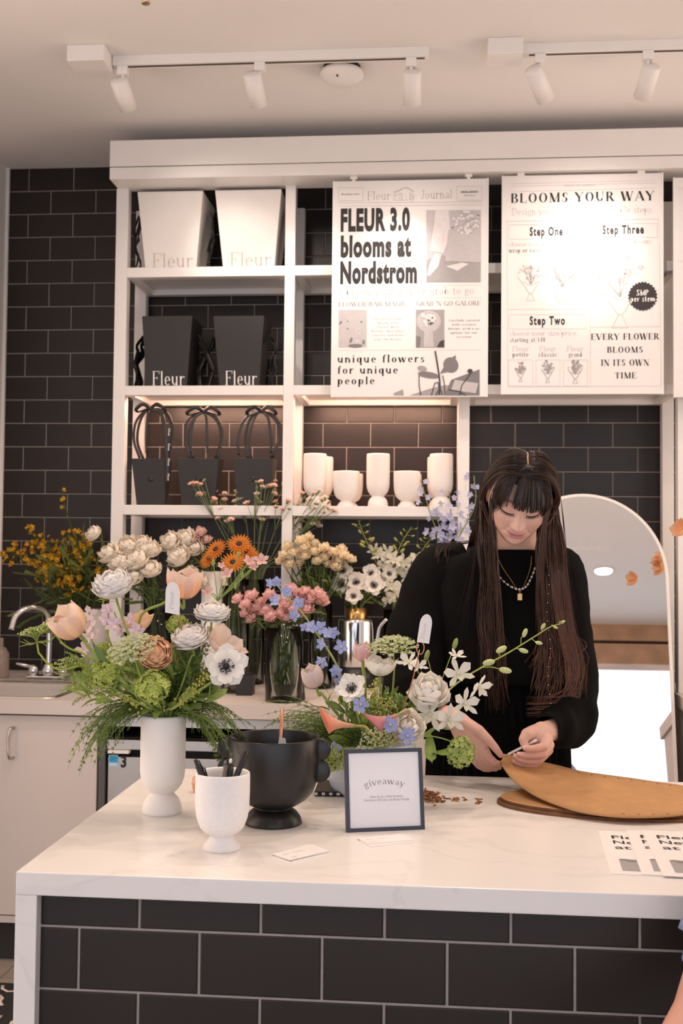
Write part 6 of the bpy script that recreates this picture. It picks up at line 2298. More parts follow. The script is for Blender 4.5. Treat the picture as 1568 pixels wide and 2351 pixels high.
# cream spray roses
v5 = glass_vase('glass_vase', 'dark standing glass vase crowded with cream roses on the back worktop', 735, 4.30, 708, 762, 1388)
FR.seed(17)
CR = [(648, 1292), (668, 1300), (690, 1296), (655, 1278), (676, 1275), (700, 1280), (722, 1272), (745, 1284), (690, 1246), (708, 1240), (722, 1252), (745, 1262), (765, 1272), (775, 1290), (752, 1300), (790, 1280), (806, 1288), (730, 1292), (783, 1265), (700, 1262), (664, 1258), (772, 1305)]
bunch('spray_rose', 'small cream rose', 'crs', lambda: mini_rose(.025, (.94, .85, .66), (.90, .75, .48)), [(x, y) for x, y in CR], v5, 'in the crowded cream bunch below the vase shelf', 'cream roses on the back worktop', sr=.0022, nvar=4)
# pink spray roses
v6 = glass_vase('glass_vase', 'large clear glass cylinder of pink roses at the front edge of the back worktop', 653, 3.90, 610, 696, 1440)
PR = [(548, 1372), (565, 1385), (580, 1366), (568, 1402), (590, 1395), (582, 1415), (600, 1380), (612, 1400), (625, 1412), (634, 1372), (645, 1405), (660, 1415), (655, 1385), (672, 1398), (680, 1362), (690, 1380), (700, 1355), (712, 1372), (728, 1362), (738, 1376), (705, 1396), (690, 1410), (620, 1362), (668, 1352)]
bunch('spray_rose', 'small pink rose', 'prs', lambda: mini_rose(.026, (.92, .64, .61), (.86, .50, .48)), [(x, y + 8) for x, y in PR], v6, 'in the pink bunch in the large glass cylinder', 'pink roses on the back worktop', sr=.0022, nvar=4, spread=.85)
# steel watering jug with anemones
JY = 4.35
jc = at(817, 1500, JY)
jr = (at(858, 1470, JY).x - at(775, 1470, JY).x) / 2
jz0, jz1 = at(817, 1531, JY).z, at(817, 1421, JY).z
jug = thing('steel_jug', 'polished steel jug with brass neck ring and curved handle on a dark base', 'jug', (jc.x, JY, WZ))
J0 = (jc.x, JY, 0)
obj('jug_body', MB().lathe([(.001, jz0), (jr * .97, jz0), (jr, jz0 + .008), (jr, jz1 - .012), (jr * .96, jz1), (jr * .62, jz1 + .004), (jr * .60, jz1)], 40, J0), M_CHROME, jug)
obj('brass_neck', MB().lathe([(jr * .56, jz1 - .01), (jr * .60, jz1 + .002), (jr * .60, jz1 + .044), (jr * .55, jz1 + .044), (jr * .54, jz1 - .01)], 32, J0), mat('brass', (0.62, 0.38, 0.14), 0.25, 1.0, var=.05), jug)
obj('base_stand', MB().lathe([(.001, WZ), (jr * 1.1, WZ), (jr * 1.05, jz0), (.001, jz0)], 32, J0), M_BLKC, jug)
hp = [at(856, 1508, JY), at(876, 1490, JY), at(872, 1450, JY), at(866, 1432, JY), at(884, 1418, JY)]
obj('curved_handle', MB().tube(spline([at(857, 1512, JY), at(866, 1470, JY), at(872, 1440, JY), at(888, 1421, JY)], 5), .007, 10, flat=.5), M_CHROME, jug)
v7 = (Vector((jc.x, JY, jz0)), jr * .5, jz1 + .044 - jz0)
FR.seed(61)
bunch('anemone', 'white anemone with black eye', 'anb', lambda: anemone(.044, (.92, .88, .82), 60), [(788, 1311, -.02), (818, 1337, -.03), (783, 1342, 0), (858, 1344, -.04, 1.1), (851, 1316, 0), (812, 1369, -.06, .9), (893, 1318, .03, .8)], v7,
      'in the steel jug left of the florist', 'white anemones on the back worktop', dirf=lambda P, c, r: ((P.x - c.x) * 2, -.9, .3), sc=(.25, .32, .10))
# white orchids between jug and florist
v8 = glass_vase('glass_vase', 'clear glass vase of white orchids just left of the florist', 905, 4.45, 880, 930, 1400)
OS = [(872, 1275), (890, 1270), (905, 1285), (880, 1300), (925, 1290), (945, 1300), (860, 1265), (915, 1310), (935, 1325), (900, 1345), (880, 1330), (925, 1355), (890, 1375), (955, 1285), (908, 1365)]
for g in range(3):
    foot = v8[0] + Vector((.01 * (g - 1), 0, .02))
    t = thing('orchid_spike', ('left', 'middle', 'right')[g] + ' stem of white orchids with yellow green buds, left of the florist', 'flower', tuple(foot), 'white orchid stems on the back worktop')
    tipx, tipy = ((822, 1192), (945, 1210), (1000, 1225))[g]
    midx, midy = ((858, 1280), (905, 1300), (950, 1310))[g]
    sp = spline([at(tipx, tipy, 4.40), at((tipx + midx) / 2 - 4, (tipy + midy) / 2 - 6, 4.40), at(midx, midy, 4.40), at(905, 1395, 4.45), foot], 6)
    b = MB().tube(sp, .0022, 6, col=(.34, .38, .08))
    n = 11
    for k in range(n):
        p = sp[1 + k]
        q = p + Vector(((-1) ** k * FR.uniform(.012, .030), -.01, FR.uniform(-.005, .02)))
        b.tube([p, q], .0012, 4, col=(.34, .38, .08))
        b.merge(MB().sphere((0, 0, 0), .004 + .0006 * k, 7, 5, col=(.50, .48, .14), sc=(.75, .75, 1.5)), Matrix.Translation(q) @ aim((q - p) + Vector((0, 0, .01))))
    obj('stem', b, M_GREEN, t)
    for k, (x, y) in enumerate(OS[g::3]):
        put(t, bloom_data('orb%d' % (k % 2), lambda: orchid(.042, (.92, .88, .78))), at(x, y, 4.40 + FR.uniform(-.05, .03)), (FR.uniform(-.5, .5), -.8, FR.uniform(-.2, .5)), FR.uniform(-.5, .5), FR.uniform(.85, 1.1), 'bloom')
# tall delphiniums
v9 = glass_vase('glass_vase', 'glass vase of tall blue delphinium behind the florist', 985, 4.42, 962, 1008, 1400)
DP = [((965, 1100), (985, 1170), (1005, 1250)), ((1030, 1128), (1035, 1180), (1025, 1250)), ((1088, 1092), (1090, 1160), (1050, 1240)), ((1000, 1180), (1010, 1220), (1000, 1270))]
for g, pts in enumerate(DP):
    foot = v9[0] + Vector((.008 * (g - 1.5), 0, .02))
    t = thing('delphinium_spike', ('leftmost', 'second', 'rightmost', 'short front')[g] + ' pale blue delphinium spike beside the florist\'s head', 'flower', tuple(foot), 'blue delphiniums on the back worktop')
    sp = spline([at(x, y, 4.36) for x, y in pts] + [at(985, 1390, 4.42), foot], 6)
    obj('stem', MB().tube(sp, .0022, 6, col=(.34, .38, .14)), M_GREEN, t)
    for k in range(13):
        p = sp[k]
        q = p + Vector((FR.uniform(-.035, .035), FR.uniform(-.03, .01), FR.uniform(-.012, .012)))
        put(t, bloom_data('dfp%d' % (k % 2), DFp), q, (q.x - p.x, -.03, FR.uniform(-.01, .02)), FR.uniform(0, 6), lerp(.75, 1.35, k / 12))
# yellow oncidium at far left
v10 = glass_vase('ceramic_vase', 'pale frosted vase of yellow orchids behind the left bouquet', 222, 4.50, 196, 248, 1397, mat('frosted_white', (.66, .60, .58), .5, var=.05))
FR.seed(47)
ON = lambda: [('floret', floret(.017, (.88, .50, .03), 5, (.42, .16, .01)).merge(floret(.010, (.92, .60, .06), 3), Matrix.Translation((0, -.004, .004))), M_PETAL)]
YO = [(140, 1128, 9), (60, 1215, 26), (20, 1265, 30), (95, 1235, 34), (130, 1270, 40), (165, 1225, 34), (185, 1255, 26), (110, 1310, 34), (150, 1330, 26), (70, 1285, 34)]
for i, (x, y, n) in enumerate(YO):
    c, r, h = v10
    Y = 4.46 + FR.uniform(-.08, .05)
    tip = at(x, y, Y)
    mouth = Vector((c.x + FR.uniform(-.6, .2) * r, c.y, c.z + h))
    foot = Vector((c.x + FR.uniform(-.4, .4) * r, c.y, c.z + .02))
    lb = {0: 'tall thin yellow orchid spray rising above the others', 2: 'leftmost yellow orchid spray at the picture edge', 6: 'rightmost yellow orchid spray near the shelving post', 8: 'lowest yellow orchid spray'}.get(i, 'yellow orchid spray in the loose yellow mass')
    t = thing('orchid_spray', lb + ' over the sink', 'flower', tuple(foot), 'yellow orchid sprays over the sink')
    sp = spline([tip, tip.lerp(mouth, .4) + Vector((-.01, 0, .03)), mouth, foot], 8)
    b = MB().tube(sp, .0020, 5, col=(.10, .12, .03))
    for k in range(n):
        u = FR.random() ** 1.2 * (.42 if i else .6)
        p = sp[min(int(u * len(sp)), len(sp) - 1)]
        w = .018 + .12 * u if i else .008 + .05 * u
        q = p + Vector((FR.gauss(0, w), FR.gauss(0, .03), FR.gauss(0, w * .55)))
        b.tube([p, q], .0009, 3, col=(.12, .13, .03), cap=False)
        put(t, bloom_data('onc%d' % (k % 3), ON), q, (FR.uniform(-1, 1), -.8, FR.uniform(-.6, .8)), FR.uniform(0, 6), FR.uniform(.5, 1.05) if i else .7)
    obj('stem', b, M_GREEN, t)
b = MB()
for i in range(150):
    base = at(FR.uniform(150, 235), FR.uniform(1330, 1420), 4.48 + FR.uniform(-.05, .1))
    d = Vector((FR.uniform(-1, .35), FR.uniform(-.4, .2), FR.uniform(.1, 1)))
    b.merge(leaf(FR.uniform(.12, .30), FR.uniform(.006, .016), FR.uniform(10, 70), FR.choice([(.03, .05, .012), (.02, .035, .01), (.05, .07, .02)]), nv=5), Matrix.Translation(base) @ aim(d, spin=FR.uniform(0, 6)))
tag(obj('dark_foliage', b, M_GREEN), 'dark narrow leaves hanging among the yellow orchids over the sink', 'foliage', kind='stuff')
b = MB()
for (cx, cy, Y, n, w) in ((362, 1365, 4.12, 40, 34), (735, 1350, 4.32, 70, 45), (653, 1425, 3.94, 60, 55), (817, 1370, 4.37, 30, 40), (905, 1370, 4.47, 30, 35), (590, 1300, 4.42, 26, 30), (430, 1300, 4.2, 30, 40)):
    for i in range(n):
        p = at(cx + FR.gauss(0, w * .6), cy + FR.uniform(-30, 25), Y + FR.uniform(-.02, .05))
        d = Vector((FR.uniform(-1, 1), FR.uniform(-.7, .3), FR.uniform(-.2, 1)))
        b.merge(leaf(FR.uniform(.05, .09), FR.uniform(.015, .03), FR.uniform(10, 60), FR.choice([(.035, .06, .018), (.025, .045, .015), (.06, .09, .025)]), nv=4), Matrix.Translation(p) @ aim(d, spin=FR.uniform(0, 6)))
tag(obj('stem_leaves', b, M_GREEN), 'dark green leaves under the blooms of the bunches on the back worktop', 'foliage', kind='stuff')

# peach orchid at the right edge, also seen in the mirror
vb = Vector((1.12, 3.95, WZ))
t = thing('glass_vase', 'vase of the peach orchid at the right edge beside the mirror', 'vase', tuple(vb))
obj('vase_body', MB().lathe([(.001, 0), (.04, 0), (.05, .06), (.03, .2), (.028, .2), (.045, .06), (.001, .01)], 28, tuple(vb)), M_CERW, t)
t = thing('peach_orchid', 'peach orchid blossoms at the right edge, mirrored in the arched mirror', 'flower', tuple(vb + Vector((0, 0, .05))))
pk = lambda: tulip(.055, (.86, .46, .26), (.88, .60, .40), (.84, .40, .18), .55)
for (P, d) in ((at(1572, 1218, 3.9), (-.85, -.4, .35)), (Vector((.975, 3.90, 1.640)), (-.8, .35, .45)), (Vector((.975, 3.915, 1.605)), (-.9, .35, -.15))):
    put(t, bloom_data('pch', pk), P, d, 1.0, 1.0)
obj('stem', MB().tube(spline([Vector((.985, 3.90, 1.64)), Vector((1.03, 3.93, 1.55)), Vector((1.10, 3.95, 1.3)), vb + Vector((0, 0, .05))], 6), .003, 7, col=GRN), M_GREEN, t)
# ------------------------------------------------------------------ the florist behind the counter
M_SKIN = mat('skin_Col', rough=0.48, spec=0.35, attr=True, var=0.04, scale=30)
_b = M_SKIN.node_tree.nodes['Principled BSDF']
_b.inputs['Subsurface Weight'].default_value = 0.12
_b.inputs['Subsurface Radius'].default_value = (0.02, 0.008, 0.005)
_b.inputs['Subsurface Scale'].default_value = 0.5
M_HAIR = mat('hair_Col', rough=0.34, spec=0.5, attr=True, var=0.15, scale=80)
M_CLOTH = mat('black_jersey', (0.0045, 0.0042, 0.0042), 0.9, spec=0.12, var=0.15, scale=120)
M_SKIRT = mat('black_pleated_cloth', (0.0035, 0.0034, 0.0036), 0.9, spec=0.10, var=0.15, scale=120)
SKIN = (.70, .455, .375)


def ss(a, b, x):
    t = max(0.0, min(1.0, (x - a) / (b - a)))
    return t * t * (3 - 2 * t)


def gz(x, m, s):
    return math.exp(-((x - m) / s) ** 2)


def head_pt(th, ph):
    dx, dy, dz = math.sin(th) * math.sin(ph), -math.sin(th) * math.cos(ph), math.cos(th)
    x = dx * .0765
    y = dy * (.090 if dy < 0 else .100)
    z = dz * (.113 if dz > 0 else .116)
    t = max(0.0, min(1.0, (-.018 - z) / .098))
    fr = ss(.05, .55, -dy)
    x *= 1 - .34 * t ** 2.0 - .02 * ss(.0, .6, t)
    if dy < 0:
        y -= .038 * t ** 1.25 * max(0.0, -dy) ** .5
    else:
        y *= 1 - .40 * t
    ax = abs(x)
    zr = z
    if z < .006:
        z = .006 + (z - .006) / .84
    # brow, sockets, lids
    f = .0025 * gz(z, .033, .011) * gz(ax, .028, .024)
    f -= .0085 * gz(ax, .031, .017) * gz(z, .013, .013)
    f -= .003 * gz(ax, .012, .008) * gz(z, .012, .012)
    f += .0075 * gz(ax, .031, .0135) * gz(z, .010, .0095)
    zl = .003 - .0035 * (1 - min(1, ((ax - .031) / .016) ** 2))
    f -= .0026 * gz(z, zl, .0022) * gz(ax, .031, .013)
    f -= .0016 * gz(z, .0205, .0024) * gz(ax, .031, .015)
    # nose
    k = ss(.020, -.030, z) * (1 - ss(-.036, -.046, z))
    wn = lerp(.0070, .0105, ss(.02, -.03, z))
    f += .0175 * (k ** 1.25) * gz(x, 0, wn)
    f += .0050 * gz(x, 0, .0100) * gz(z, -.0345, .0080)
    f += .0068 * gz(ax, .0125, .0060) * gz(z, -.0365, .0068)
    f -= .0030 * gz(ax, .0195, .0045) * gz(z, -.036, .010)
    f -= .0035 * gz(ax, .0065, .0035) * gz(z, -.0445, .0030)
    # cheeks, smile folds
    f += .0065 * gz(ax, .040, .017) * gz(z, -.026, .018)
    f -= .0022 * gz(ax - .55 * (-z - .040), .020, .004) * ss(-.036, -.045, z) * (1 - ss(-.066, -.078, z))
    # lips, a gentle smile
    zm = -.0655 + 7.5 * ax * ax
    m = 1 - ss(.019, .028, ax)
    f += .0062 * gz(z, zm + .0058, .0046) * m + .0070 * gz(z, zm - .0062, .0052) * (1 - ss(.013, .024, ax))
    f -= .0050 * gz(z, zm, .0019) * (1 - ss(.024, .031, ax))
    f -= .0025 * gz(ax, .0285, .004) * gz(z, zm, .005)
    f -= .0030 * gz(z, -.083, .0055) * gz(x, 0, .017)
    f += .0055 * gz(z, -.100, .012) * gz(x, 0, .018)
    y -= f * fr
    # skin colour, with shade painted into the crease between the lips
    c = SKIN
    lip = (gz(z, zm + .0046, .0048) * m * 1.0 + gz(z, zm - .0058, .0056) * (1 - ss(.015, .025, ax))) * fr
    c = mixc(c, (.56, .20, .20), min(1, lip * 1.0))
    c = mixc(c, (.36, .10, .10), gz(z, zm, .0013) * (1 - ss(.022, .028, ax)) * fr * .85)
    c = mixc(c, (.70, .37, .32), .5 * gz(ax, .043, .018) * gz(z, -.024, .018) * fr)
    c = mixc(c, (.66, .36, .30), .45 * gz(x, 0, .012) * gz(z, -.034, .012) * fr)
    c = mixc(c, (.52, .28, .23), .55 * gz(ax, .031, .017) * gz(z, .008, .010) * fr)
    c = mixc(c, (.07, .035, .025), .85 * gz(z, .0345 - .12 * abs(ax - .030), .0034) * ss(.010, .015, ax) * (1 - ss(.044, .052, ax)) * fr)
    return (x, y, zr), c


HS = 0.975
_pitch, _roll, _yaw = math.radians(37), math.radians(7.5), math.radians(2)
# forward bow, then tilt seen from the front, then slight turn
HR = Matrix.Rotation(_yaw, 3, 'Z') @ Matrix.Rotation(_roll, 3, 'Y') @ Matrix.Rotation(_pitch, 3, 'X')
EYE = Vector((0, -.088, .008)) * HS
HO = at(1195, 1180, 2.60) - HR @ EYE
MH = Matrix.Translation(HO) @ HR.to_4x4() @ Matrix.Scale(HS, 4)

NU, NV = 150, 150
hv, hf, hc = [], [], []
for j in range(NV + 1):
    for i in range(NU):
        p, c = head_pt(PI * (j + .02) / (NV + .04), 2 * PI * i / NU)
        hv.append(MH @ Vector(p))
        hc.append(c)
for j in range(NV):
    for i in range(NU):
        a, b_ = j * NU + i, j * NU + (i + 1) % NU
        hf.append((a, a + NU, b_ + NU, b_))


def on_face(x, z, off=.0):
    """point on the face at local x, z"""
    th, ph = PI / 2, 0.0
    for _ in range(40):
        (px, py, pz), _c = head_pt(th, ph)
        th += (pz - z) * 7
        ph += (x - px) * 9
    (px, py, pz), _c = head_pt(th, ph)
    return MH @ Vector((px, py - off, pz))


def capsules(chains, voxel, smooth_it=4):
    """one continuous skin grown over tapered chains"""
    bm = MB()
    for ch in chains:
        for (p0, r0), (p1, r1) in zip(ch[:-1], ch[1:]):
            p0, p1 = Vector(p0), Vector(p1)
            n = max(2, int((p1 - p0).length / max(.4 * min(r0, r1), .002)))
            pts = [p0.lerp(p1, i / n) for i in range(n + 1)]
            bm.tube(pts, [lerp(r0, r1, i / n) for i in range(n + 1)], 14, cap=True)
        for (p, r) in ch:
            bm.sphere(p, r, 14, 10)
    o = obj('tmp', bm, M_SKIN)
    m = o.modifiers.new('r', 'REMESH')
    m.mode = 'VOXEL'
    m.voxel_size = voxel
    s = o.modifiers.new('s', 'SMOOTH')
    s.factor = .5
    s.iterations = smooth_it
    dg = bpy.context.evaluated_depsgraph_get()
    me = bpy.data.meshes.new_from_object(o.evaluated_get(dg))
    v = [tuple(q.co) for q in me.vertices]
    f = [tuple(q.vertices) for q in me.polygons]
    bpy.data.objects.remove(o)
    bpy.data.meshes.remove(me)
    return v, f


def CH(*a):
    return [(at(x, y, Y), r) for (x, y, Y, r) in a]


# --- hands and arms, continuous up to the shoulders and the neck
right_hand = [
    CH((1000, 1640, 2.650, .030), (1035, 1648, 2.612, .0265), (1056, 1660, 2.592, .0245)),
    CH((1056, 1656, 2.590, .022), (1084, 1682, 2.578, .0215), (1110, 1709, 2.574, .0125)),
    CH((1056, 1660, 2.592, .022), (1080, 1692, 2.582, .0215), (1103, 1722, 2.582, .0120)),
    CH((1052, 1666, 2.596, .020), (1074, 1702, 2.588, .0205), (1096, 1733, 2.592, .0115)),
    CH((1050, 1670, 2.600, .018), (1070, 1712, 2.596, .0185), (1088, 1741, 2.602, .0110)),
    CH((1066, 1660, 2.578, .0170), (1099, 1678, 2.562, .0138), (1121, 1698, 2.558, .0106), (1137, 1717, 2.562, .0094), (1149, 1733, 2.571, .0072)),
    CH((1107, 1712, 2.578, .0118), (1122, 1738, 2.580, .0098), (1136, 1751, 2.584, .0084), (1149, 1755, 2.590, .0070)),
    CH((1103, 1722, 2.582, .0120), (1116, 1747, 2.592, .0096), (1132, 1758, 2.598, .0083), (1146, 1761, 2.604, .0068)),
    CH((1096, 1733, 2.592, .0115), (1108, 1753, 2.606, .0092), (1124, 1763, 2.611, .0080), (1138, 1765, 2.616, .0066)),
    CH((1088, 1741, 2.602, .0110), (1099, 1757, 2.618, .0085), (1112, 1765, 2.622, .0072), (1123, 1767, 2.626, .0060))]
left_hand = [
    CH((1300, 1672, 2.670, .030), (1270, 1676, 2.628, .0265), (1250, 1681, 2.605, .0245)),
    CH((1244, 1680, 2.600, .024), (1236, 1692, 2.588, .0235), (1250, 1702, 2.582, .016)),
    CH((1248, 1684, 2.602, .024), (1250, 1704, 2.592, .0195), (1258, 1714, 2.586, .0135)),
    CH((1234, 1682, 2.592, .021), (1223, 1682, 2.580, .0170), (1210, 1686, 2.565, .0145), (1202, 1698, 2.558, .0118), (1204, 1710, 2.553, .0090), (1209, 1714, 2.551, .0075)),
    CH((1254, 1698, 2.580, .0140), (1249, 1714, 2.556, .0102), (1230, 1718, 2.546, .0088), (1214, 1719, 2.543, .0078), (1206, 1718, 2.545, .0066)),
    CH((1260, 1710, 2.584, .0132), (1247, 1731, 2.560, .0098), (1224, 1734, 2.552, .0086), (1202, 1733, 2.551, .0076), (1192, 1732, 2.553, .0064)),
    CH((1258, 1722, 2.590, .0125), (1238, 1745, 2.574, .0094), (1213, 1747, 2.565, .0084), (1192, 1742, 2.563, .0074), (1183, 1736, 2.563, .0066)),
    CH((1250, 1732, 2.598, .0115), (1228, 1755, 2.590, .0086), (1206, 1757, 2.582, .0075), (1188, 1752, 2.579, .0064), (1180, 1748, 2.579, .0054))]
NB = at(1188, 1300, 2.825)      # base of the neck
HB_ = MH @ Vector((0, .028, -.055))
SL, SR_ = at(1040, 1325, 2.86), at(1290, 1330, 2.86)
EL, ER = at(935, 1590, 2.79), at(1312, 1600, 2.80)
trunk = [[(HB_, .053), (HB_.lerp(NB, .55), .050), (NB, .052)],
         [(NB, .045), (SL, .040)], [(NB, .045), (SR_, .040)],
         [(SL, .040), (SL.lerp(EL, .5), .044), (EL, .040)], [(EL, .040), (at(1000, 1640, 2.650), .030)],
         [(SR_, .040), (SR_.lerp(ER, .5), .044), (ER, .040)], [(ER, .040), (at(1300, 1672, 2.670), .030)],
         [(NB + Vector((-.06, .03, -.10)), .070), (NB + Vector((-.06, .06, -.32)), .085), (NB + Vector((-.06, .05, -.55)), .065)],
         [(NB + Vector((.06, .03, -.10)), .070), (NB + Vector((.06, .06, -.32)), .085), (NB + Vector((-.0, .05, -.55)), .065)],
         [(NB + Vector((-.06, .05, -.55)), .065), (Vector((NB.x - .10, NB.y + .08, .48)), .055), (Vector((NB.x - .12, NB.y + .09, .08)), .036)],
         [(NB + Vector((.0, .05, -.55)), .065), (Vector((NB.x + .02, NB.y + .08, .48)), .055), (Vector((NB.x + .04, NB.y + .09, .08)), .036)]]
bv, bf = capsules(right_hand + left_hand, .0016, 2)
tv, tf = capsules(trunk, .009, 3)
per = thing('person', 'woman with long dark hair and fringe in black, bowed over cardboard behind the counter', 'person', (NB.x, NB.y + .06, 0))
body = MB()
knk = [(P.x, P.y, P.z) for ch in right_hand[5:] + left_hand[3:] for P, r in ch[1:3]]
kt = [(P.x, P.y, P.z) for ch in right_hand[5:] + left_hand[3:] for P, r in ch[-1:]]


def handcol(p):
    c = (.70, .44, .36)
    d = min((p[0] - q[0]) ** 2 + (p[1] - q[1]) ** 2 + (p[2] - q[2]) ** 2 for q in knk)
    c = mixc(c, (.68, .33, .27), .55 * math.exp(-d / .00018))
    d = min((p[0] - q[0]) ** 2 + (p[1] - q[1]) ** 2 + (p[2] - q[2]) ** 2 for q in kt)
    return mixc(c, (.70, .34, .29), .6 * math.exp(-d / .00012))


body.add(bv, bf, 0, True, [handcol(p) for p in bv])
body.add(tv, tf, 0, True, SKIN)
body.add(hv, hf, 0, True, hc)
# ears
for s in (-1, 1):
    ev, n_ = [], 12
    M = MH @ Matrix.Translation((s * .073, .012, -.008)) @ Matrix.Rotation(s * .35, 4, 'Z')
    body.merge(MB().sphere((0, 0, 0), .028, 12, 8, col=(.70, .38, .31), sc=(.28, .65, 1.0)), M)
bo = obj('body', body, M_SKIN, per)
# finger nails, part of the hands' look
nl = MB()
for ch in (right_hand[5], left_hand[3], left_hand[4], left_hand[5], left_hand[6], left_hand[7]):
    (p0, r0), (p1, r1) = ch[-2], ch[-1]
    d = (p1 - p0).normalized()
    nrm = (CAMP - p1).normalized()
    nrm = (nrm - d * nrm.dot(d)).normalized()
    nrm = (nrm + Vector((0, 0, .5))).normalized()
    q = p1 + nrm * (r1 * .80) + d * r1 * .05
    nl.merge(MB().sphere((0, 0, 0), r1 * .8, 10, 6, sc=(.85, .25, 1.1), col=(.78, .50, .46)), Matrix.Translation(q) @ Matrix((tuple(nrm.cross(d)) + (0,), tuple(nrm) + (0,), tuple(d) + (0,), (0, 0, 0, 1))).transposed())
obj('fingernails', nl, mat('nail_Col', rough=.2, attr=True), per)
# lashes
b = MB()
for s in (-1, 1):
    pts = []
    for k in range(15):
        u = -1 + 2 * k / 14
        pts.append(on_face(s * .031 + u * .0165, .0040 - .0042 * (1 - u * u), .0008))
    b.tube(pts, [.0006 + .0010 * math.sin(PI * min(1, k / 14 + .05)) for k in range(15)], 6)
    for k in range(1, 14):
        u = -1 + 2 * k / 14
        q = pts[k]
        e = q + HR @ Vector((u * .004, -.0065, -.0035))
        b.tube([q, q.lerp(e, .5) + HR @ Vector((0, -.0005, -.001)), e], [.0006, .0005, .0002], 4)
obj('eyelashes', b, mat('lash_dark', (0.012, 0.008, 0.007), .6), per)

# --- clothes
random.seed(2)


def ring_loft(rings, n=40, fold=.004, seed=0, mb=None, amp=None):
    """rings: centre, right axis, forward axis, half width, half depth"""
    R_ = []
    for k, (c, ex, ey, a, d) in enumerate(rings):
        row = []
        for i in range(n):
            an = 2 * PI * i / n
            q = Vector(c) + Vector(ex) * a * math.copysign(abs(math.cos(an)) ** .85, math.cos(an)) + Vector(ey) * d * math.copysign(abs(math.sin(an)) ** .85, math.sin(an))
            f_ = noise.noise(q * 9 + Vector((seed, 0, 0))) + .5 * noise.noise(q * 22 + Vector((0, seed, 0)))
            row.append(q + (q - Vector(c)).normalized() * f_ * fold)
        R_.append(row)
    return loft(R_, mb=mb)


TY = 2.84
X_, Y_ = (1, 0, 0), (0, 1, 0)


def tz(y, Y=TY - .1):
    return at(1190, y, Y).z


def tx(x, y, Y=TY):
    return at(x, y, Y).x


top = MB()
rg = []
for (y, xl, xr, d, dyc) in ((1264, 1130, 1246, .062, -.040), (1262, 1116, 1260, .068, -.036), (1264, 1088, 1276, .078, -.028), (1282, 1020, 1302, .092, -.014), (1310, 985, 1320, .100, .0), (1360, 968, 1328, .112, .0), (1450, 970, 1325, .118, .0), (1530, 985, 1318, .122, .0), (1568, 998, 1308, .124, .0), (1572, 1004, 1302, .118, .0)):
    xa, xb = tx(xl, y), tx(xr, y)
    rg.append(((((xa + xb) / 2), TY + dyc, tz(y)), X_, Y_, (xb - xa) / 2, d))
# the neck opening sits on the neck
cN = MH @ Vector((0, .02, -.10))
ring_loft(rg, 56, .007, 1, top)


def sleeve(pts, seed):
    P = spline([p for p, r in pts], 6)
    r = []
    for i in range(len(pts) - 1):
        for k in range(6):
            t = k / 6
            r.append(lerp(pts[i][1], pts[i + 1][1], t * t * (3 - 2 * t)))
    r.append(pts[-1][1])
    rings = []
    for i, p in enumerate(P):
        t = (P[min(i + 1, len(P) - 1)] - P[max(i - 1, 0)]).normalized()
        ex = t.cross(Vector((0, 1, 0)))
        ex = ex.normalized()
        ey = ex.cross(t).normalized()
        rings.append((p, ex, ey, r[i], r[i] * .92))
    return ring_loft(rings, 36, .012, seed, top)


def SP_(*a):
    return [(at(x, y, Y), r) for x, y, Y, r in a]


sleeve(SP_((1075, 1288, 2.85, .050), (1015, 1318, 2.84, .078), (975, 1400, 2.82, .078), (955, 1500, 2.79, .080), (955, 1590, 2.75, .082), (985, 1632, 2.69, .064), (1020, 1645, 2.635, .044), (1030, 1647, 2.62, .038)), 3)
sleeve(SP_((1240, 1285, 2.85, .050), (1282, 1322, 2.84, .070), (1292, 1400, 2.82, .074), (1294, 1500, 2.80, .076), (1296, 1590, 2.77, .080), (1300, 1650, 2.72, .074), (1283, 1672, 2.66, .050), (1262, 1674, 2.628, .037), (1254, 1677, 2.617, .034)), 5)
obj('black_top', top, M_CLOTH, per)
# collar ribbing
col_pts = []
for k in range(25):
    a = 2 * PI * k / 24
    c = Vector((tx(1188, 1264), TY - .040, tz(1266)))
    col_pts.append(c + Vector((math.cos(a) * .064, math.sin(a) * .062, -.014 * max(0, -math.sin(a)) + .004)))
obj('collar', MB().tube(col_pts, .006, 8), M_CLOTH, per)
sk = []
sn = 96
for (z, hw, hd) in ((tz(1558), .150, .110), (tz(1585), .158, .118), (tz(1680), .178, .130), (.70, .19, .130), (.30, .22, .132), (.12, .24, .135)):
    row = []
    for i in range(sn):
        a = 2 * PI * i / sn
        pl = 1 + (.022 if i % 2 else -.018) * ss(tz(1558), tz(1640), z)
        row.append((tx(1145, 1600) + math.cos(a) * hw * pl, TY + .02 + math.sin(a) * hd * pl, z))
    sk.append(row)
obj('pleated_skirt', loft(sk, smooth=False), M_SKIRT, per)
for s in (-1, 1):
    b = MB()
    c = Vector((NB.x - .04 + s * .08, NB.y + .09, 0))
    loft([[(c.x + .045 * math.cos(a), c.y - .04 + .125 * math.sin(a) - (.0 if math.sin(a) > 0 else 0), z) for a in [2 * PI * i / 20 for i in range(20)]] for z in (.0, .03, .045)] +
         [[(c.x + .038 * math.cos(a), c.y + .01 + .05 * math.sin(a), .10) for a in [2 * PI * i / 20 for i in range(20)]]], cap0=True, cap1=True, mb=b)
    obj('shoe', b, M_BLKC, per)

# --- hair
random.seed(12)
hr = random.Random(12)
hair = MB()
HCOL = [(.026, .013, .009), (.036, .018, .012), (.050, .024, .016), (.018, .010, .008), (.075, .034, .022), (.032, .016, .011)]
HA_, HBk, HC = .0795, .1050, .1180


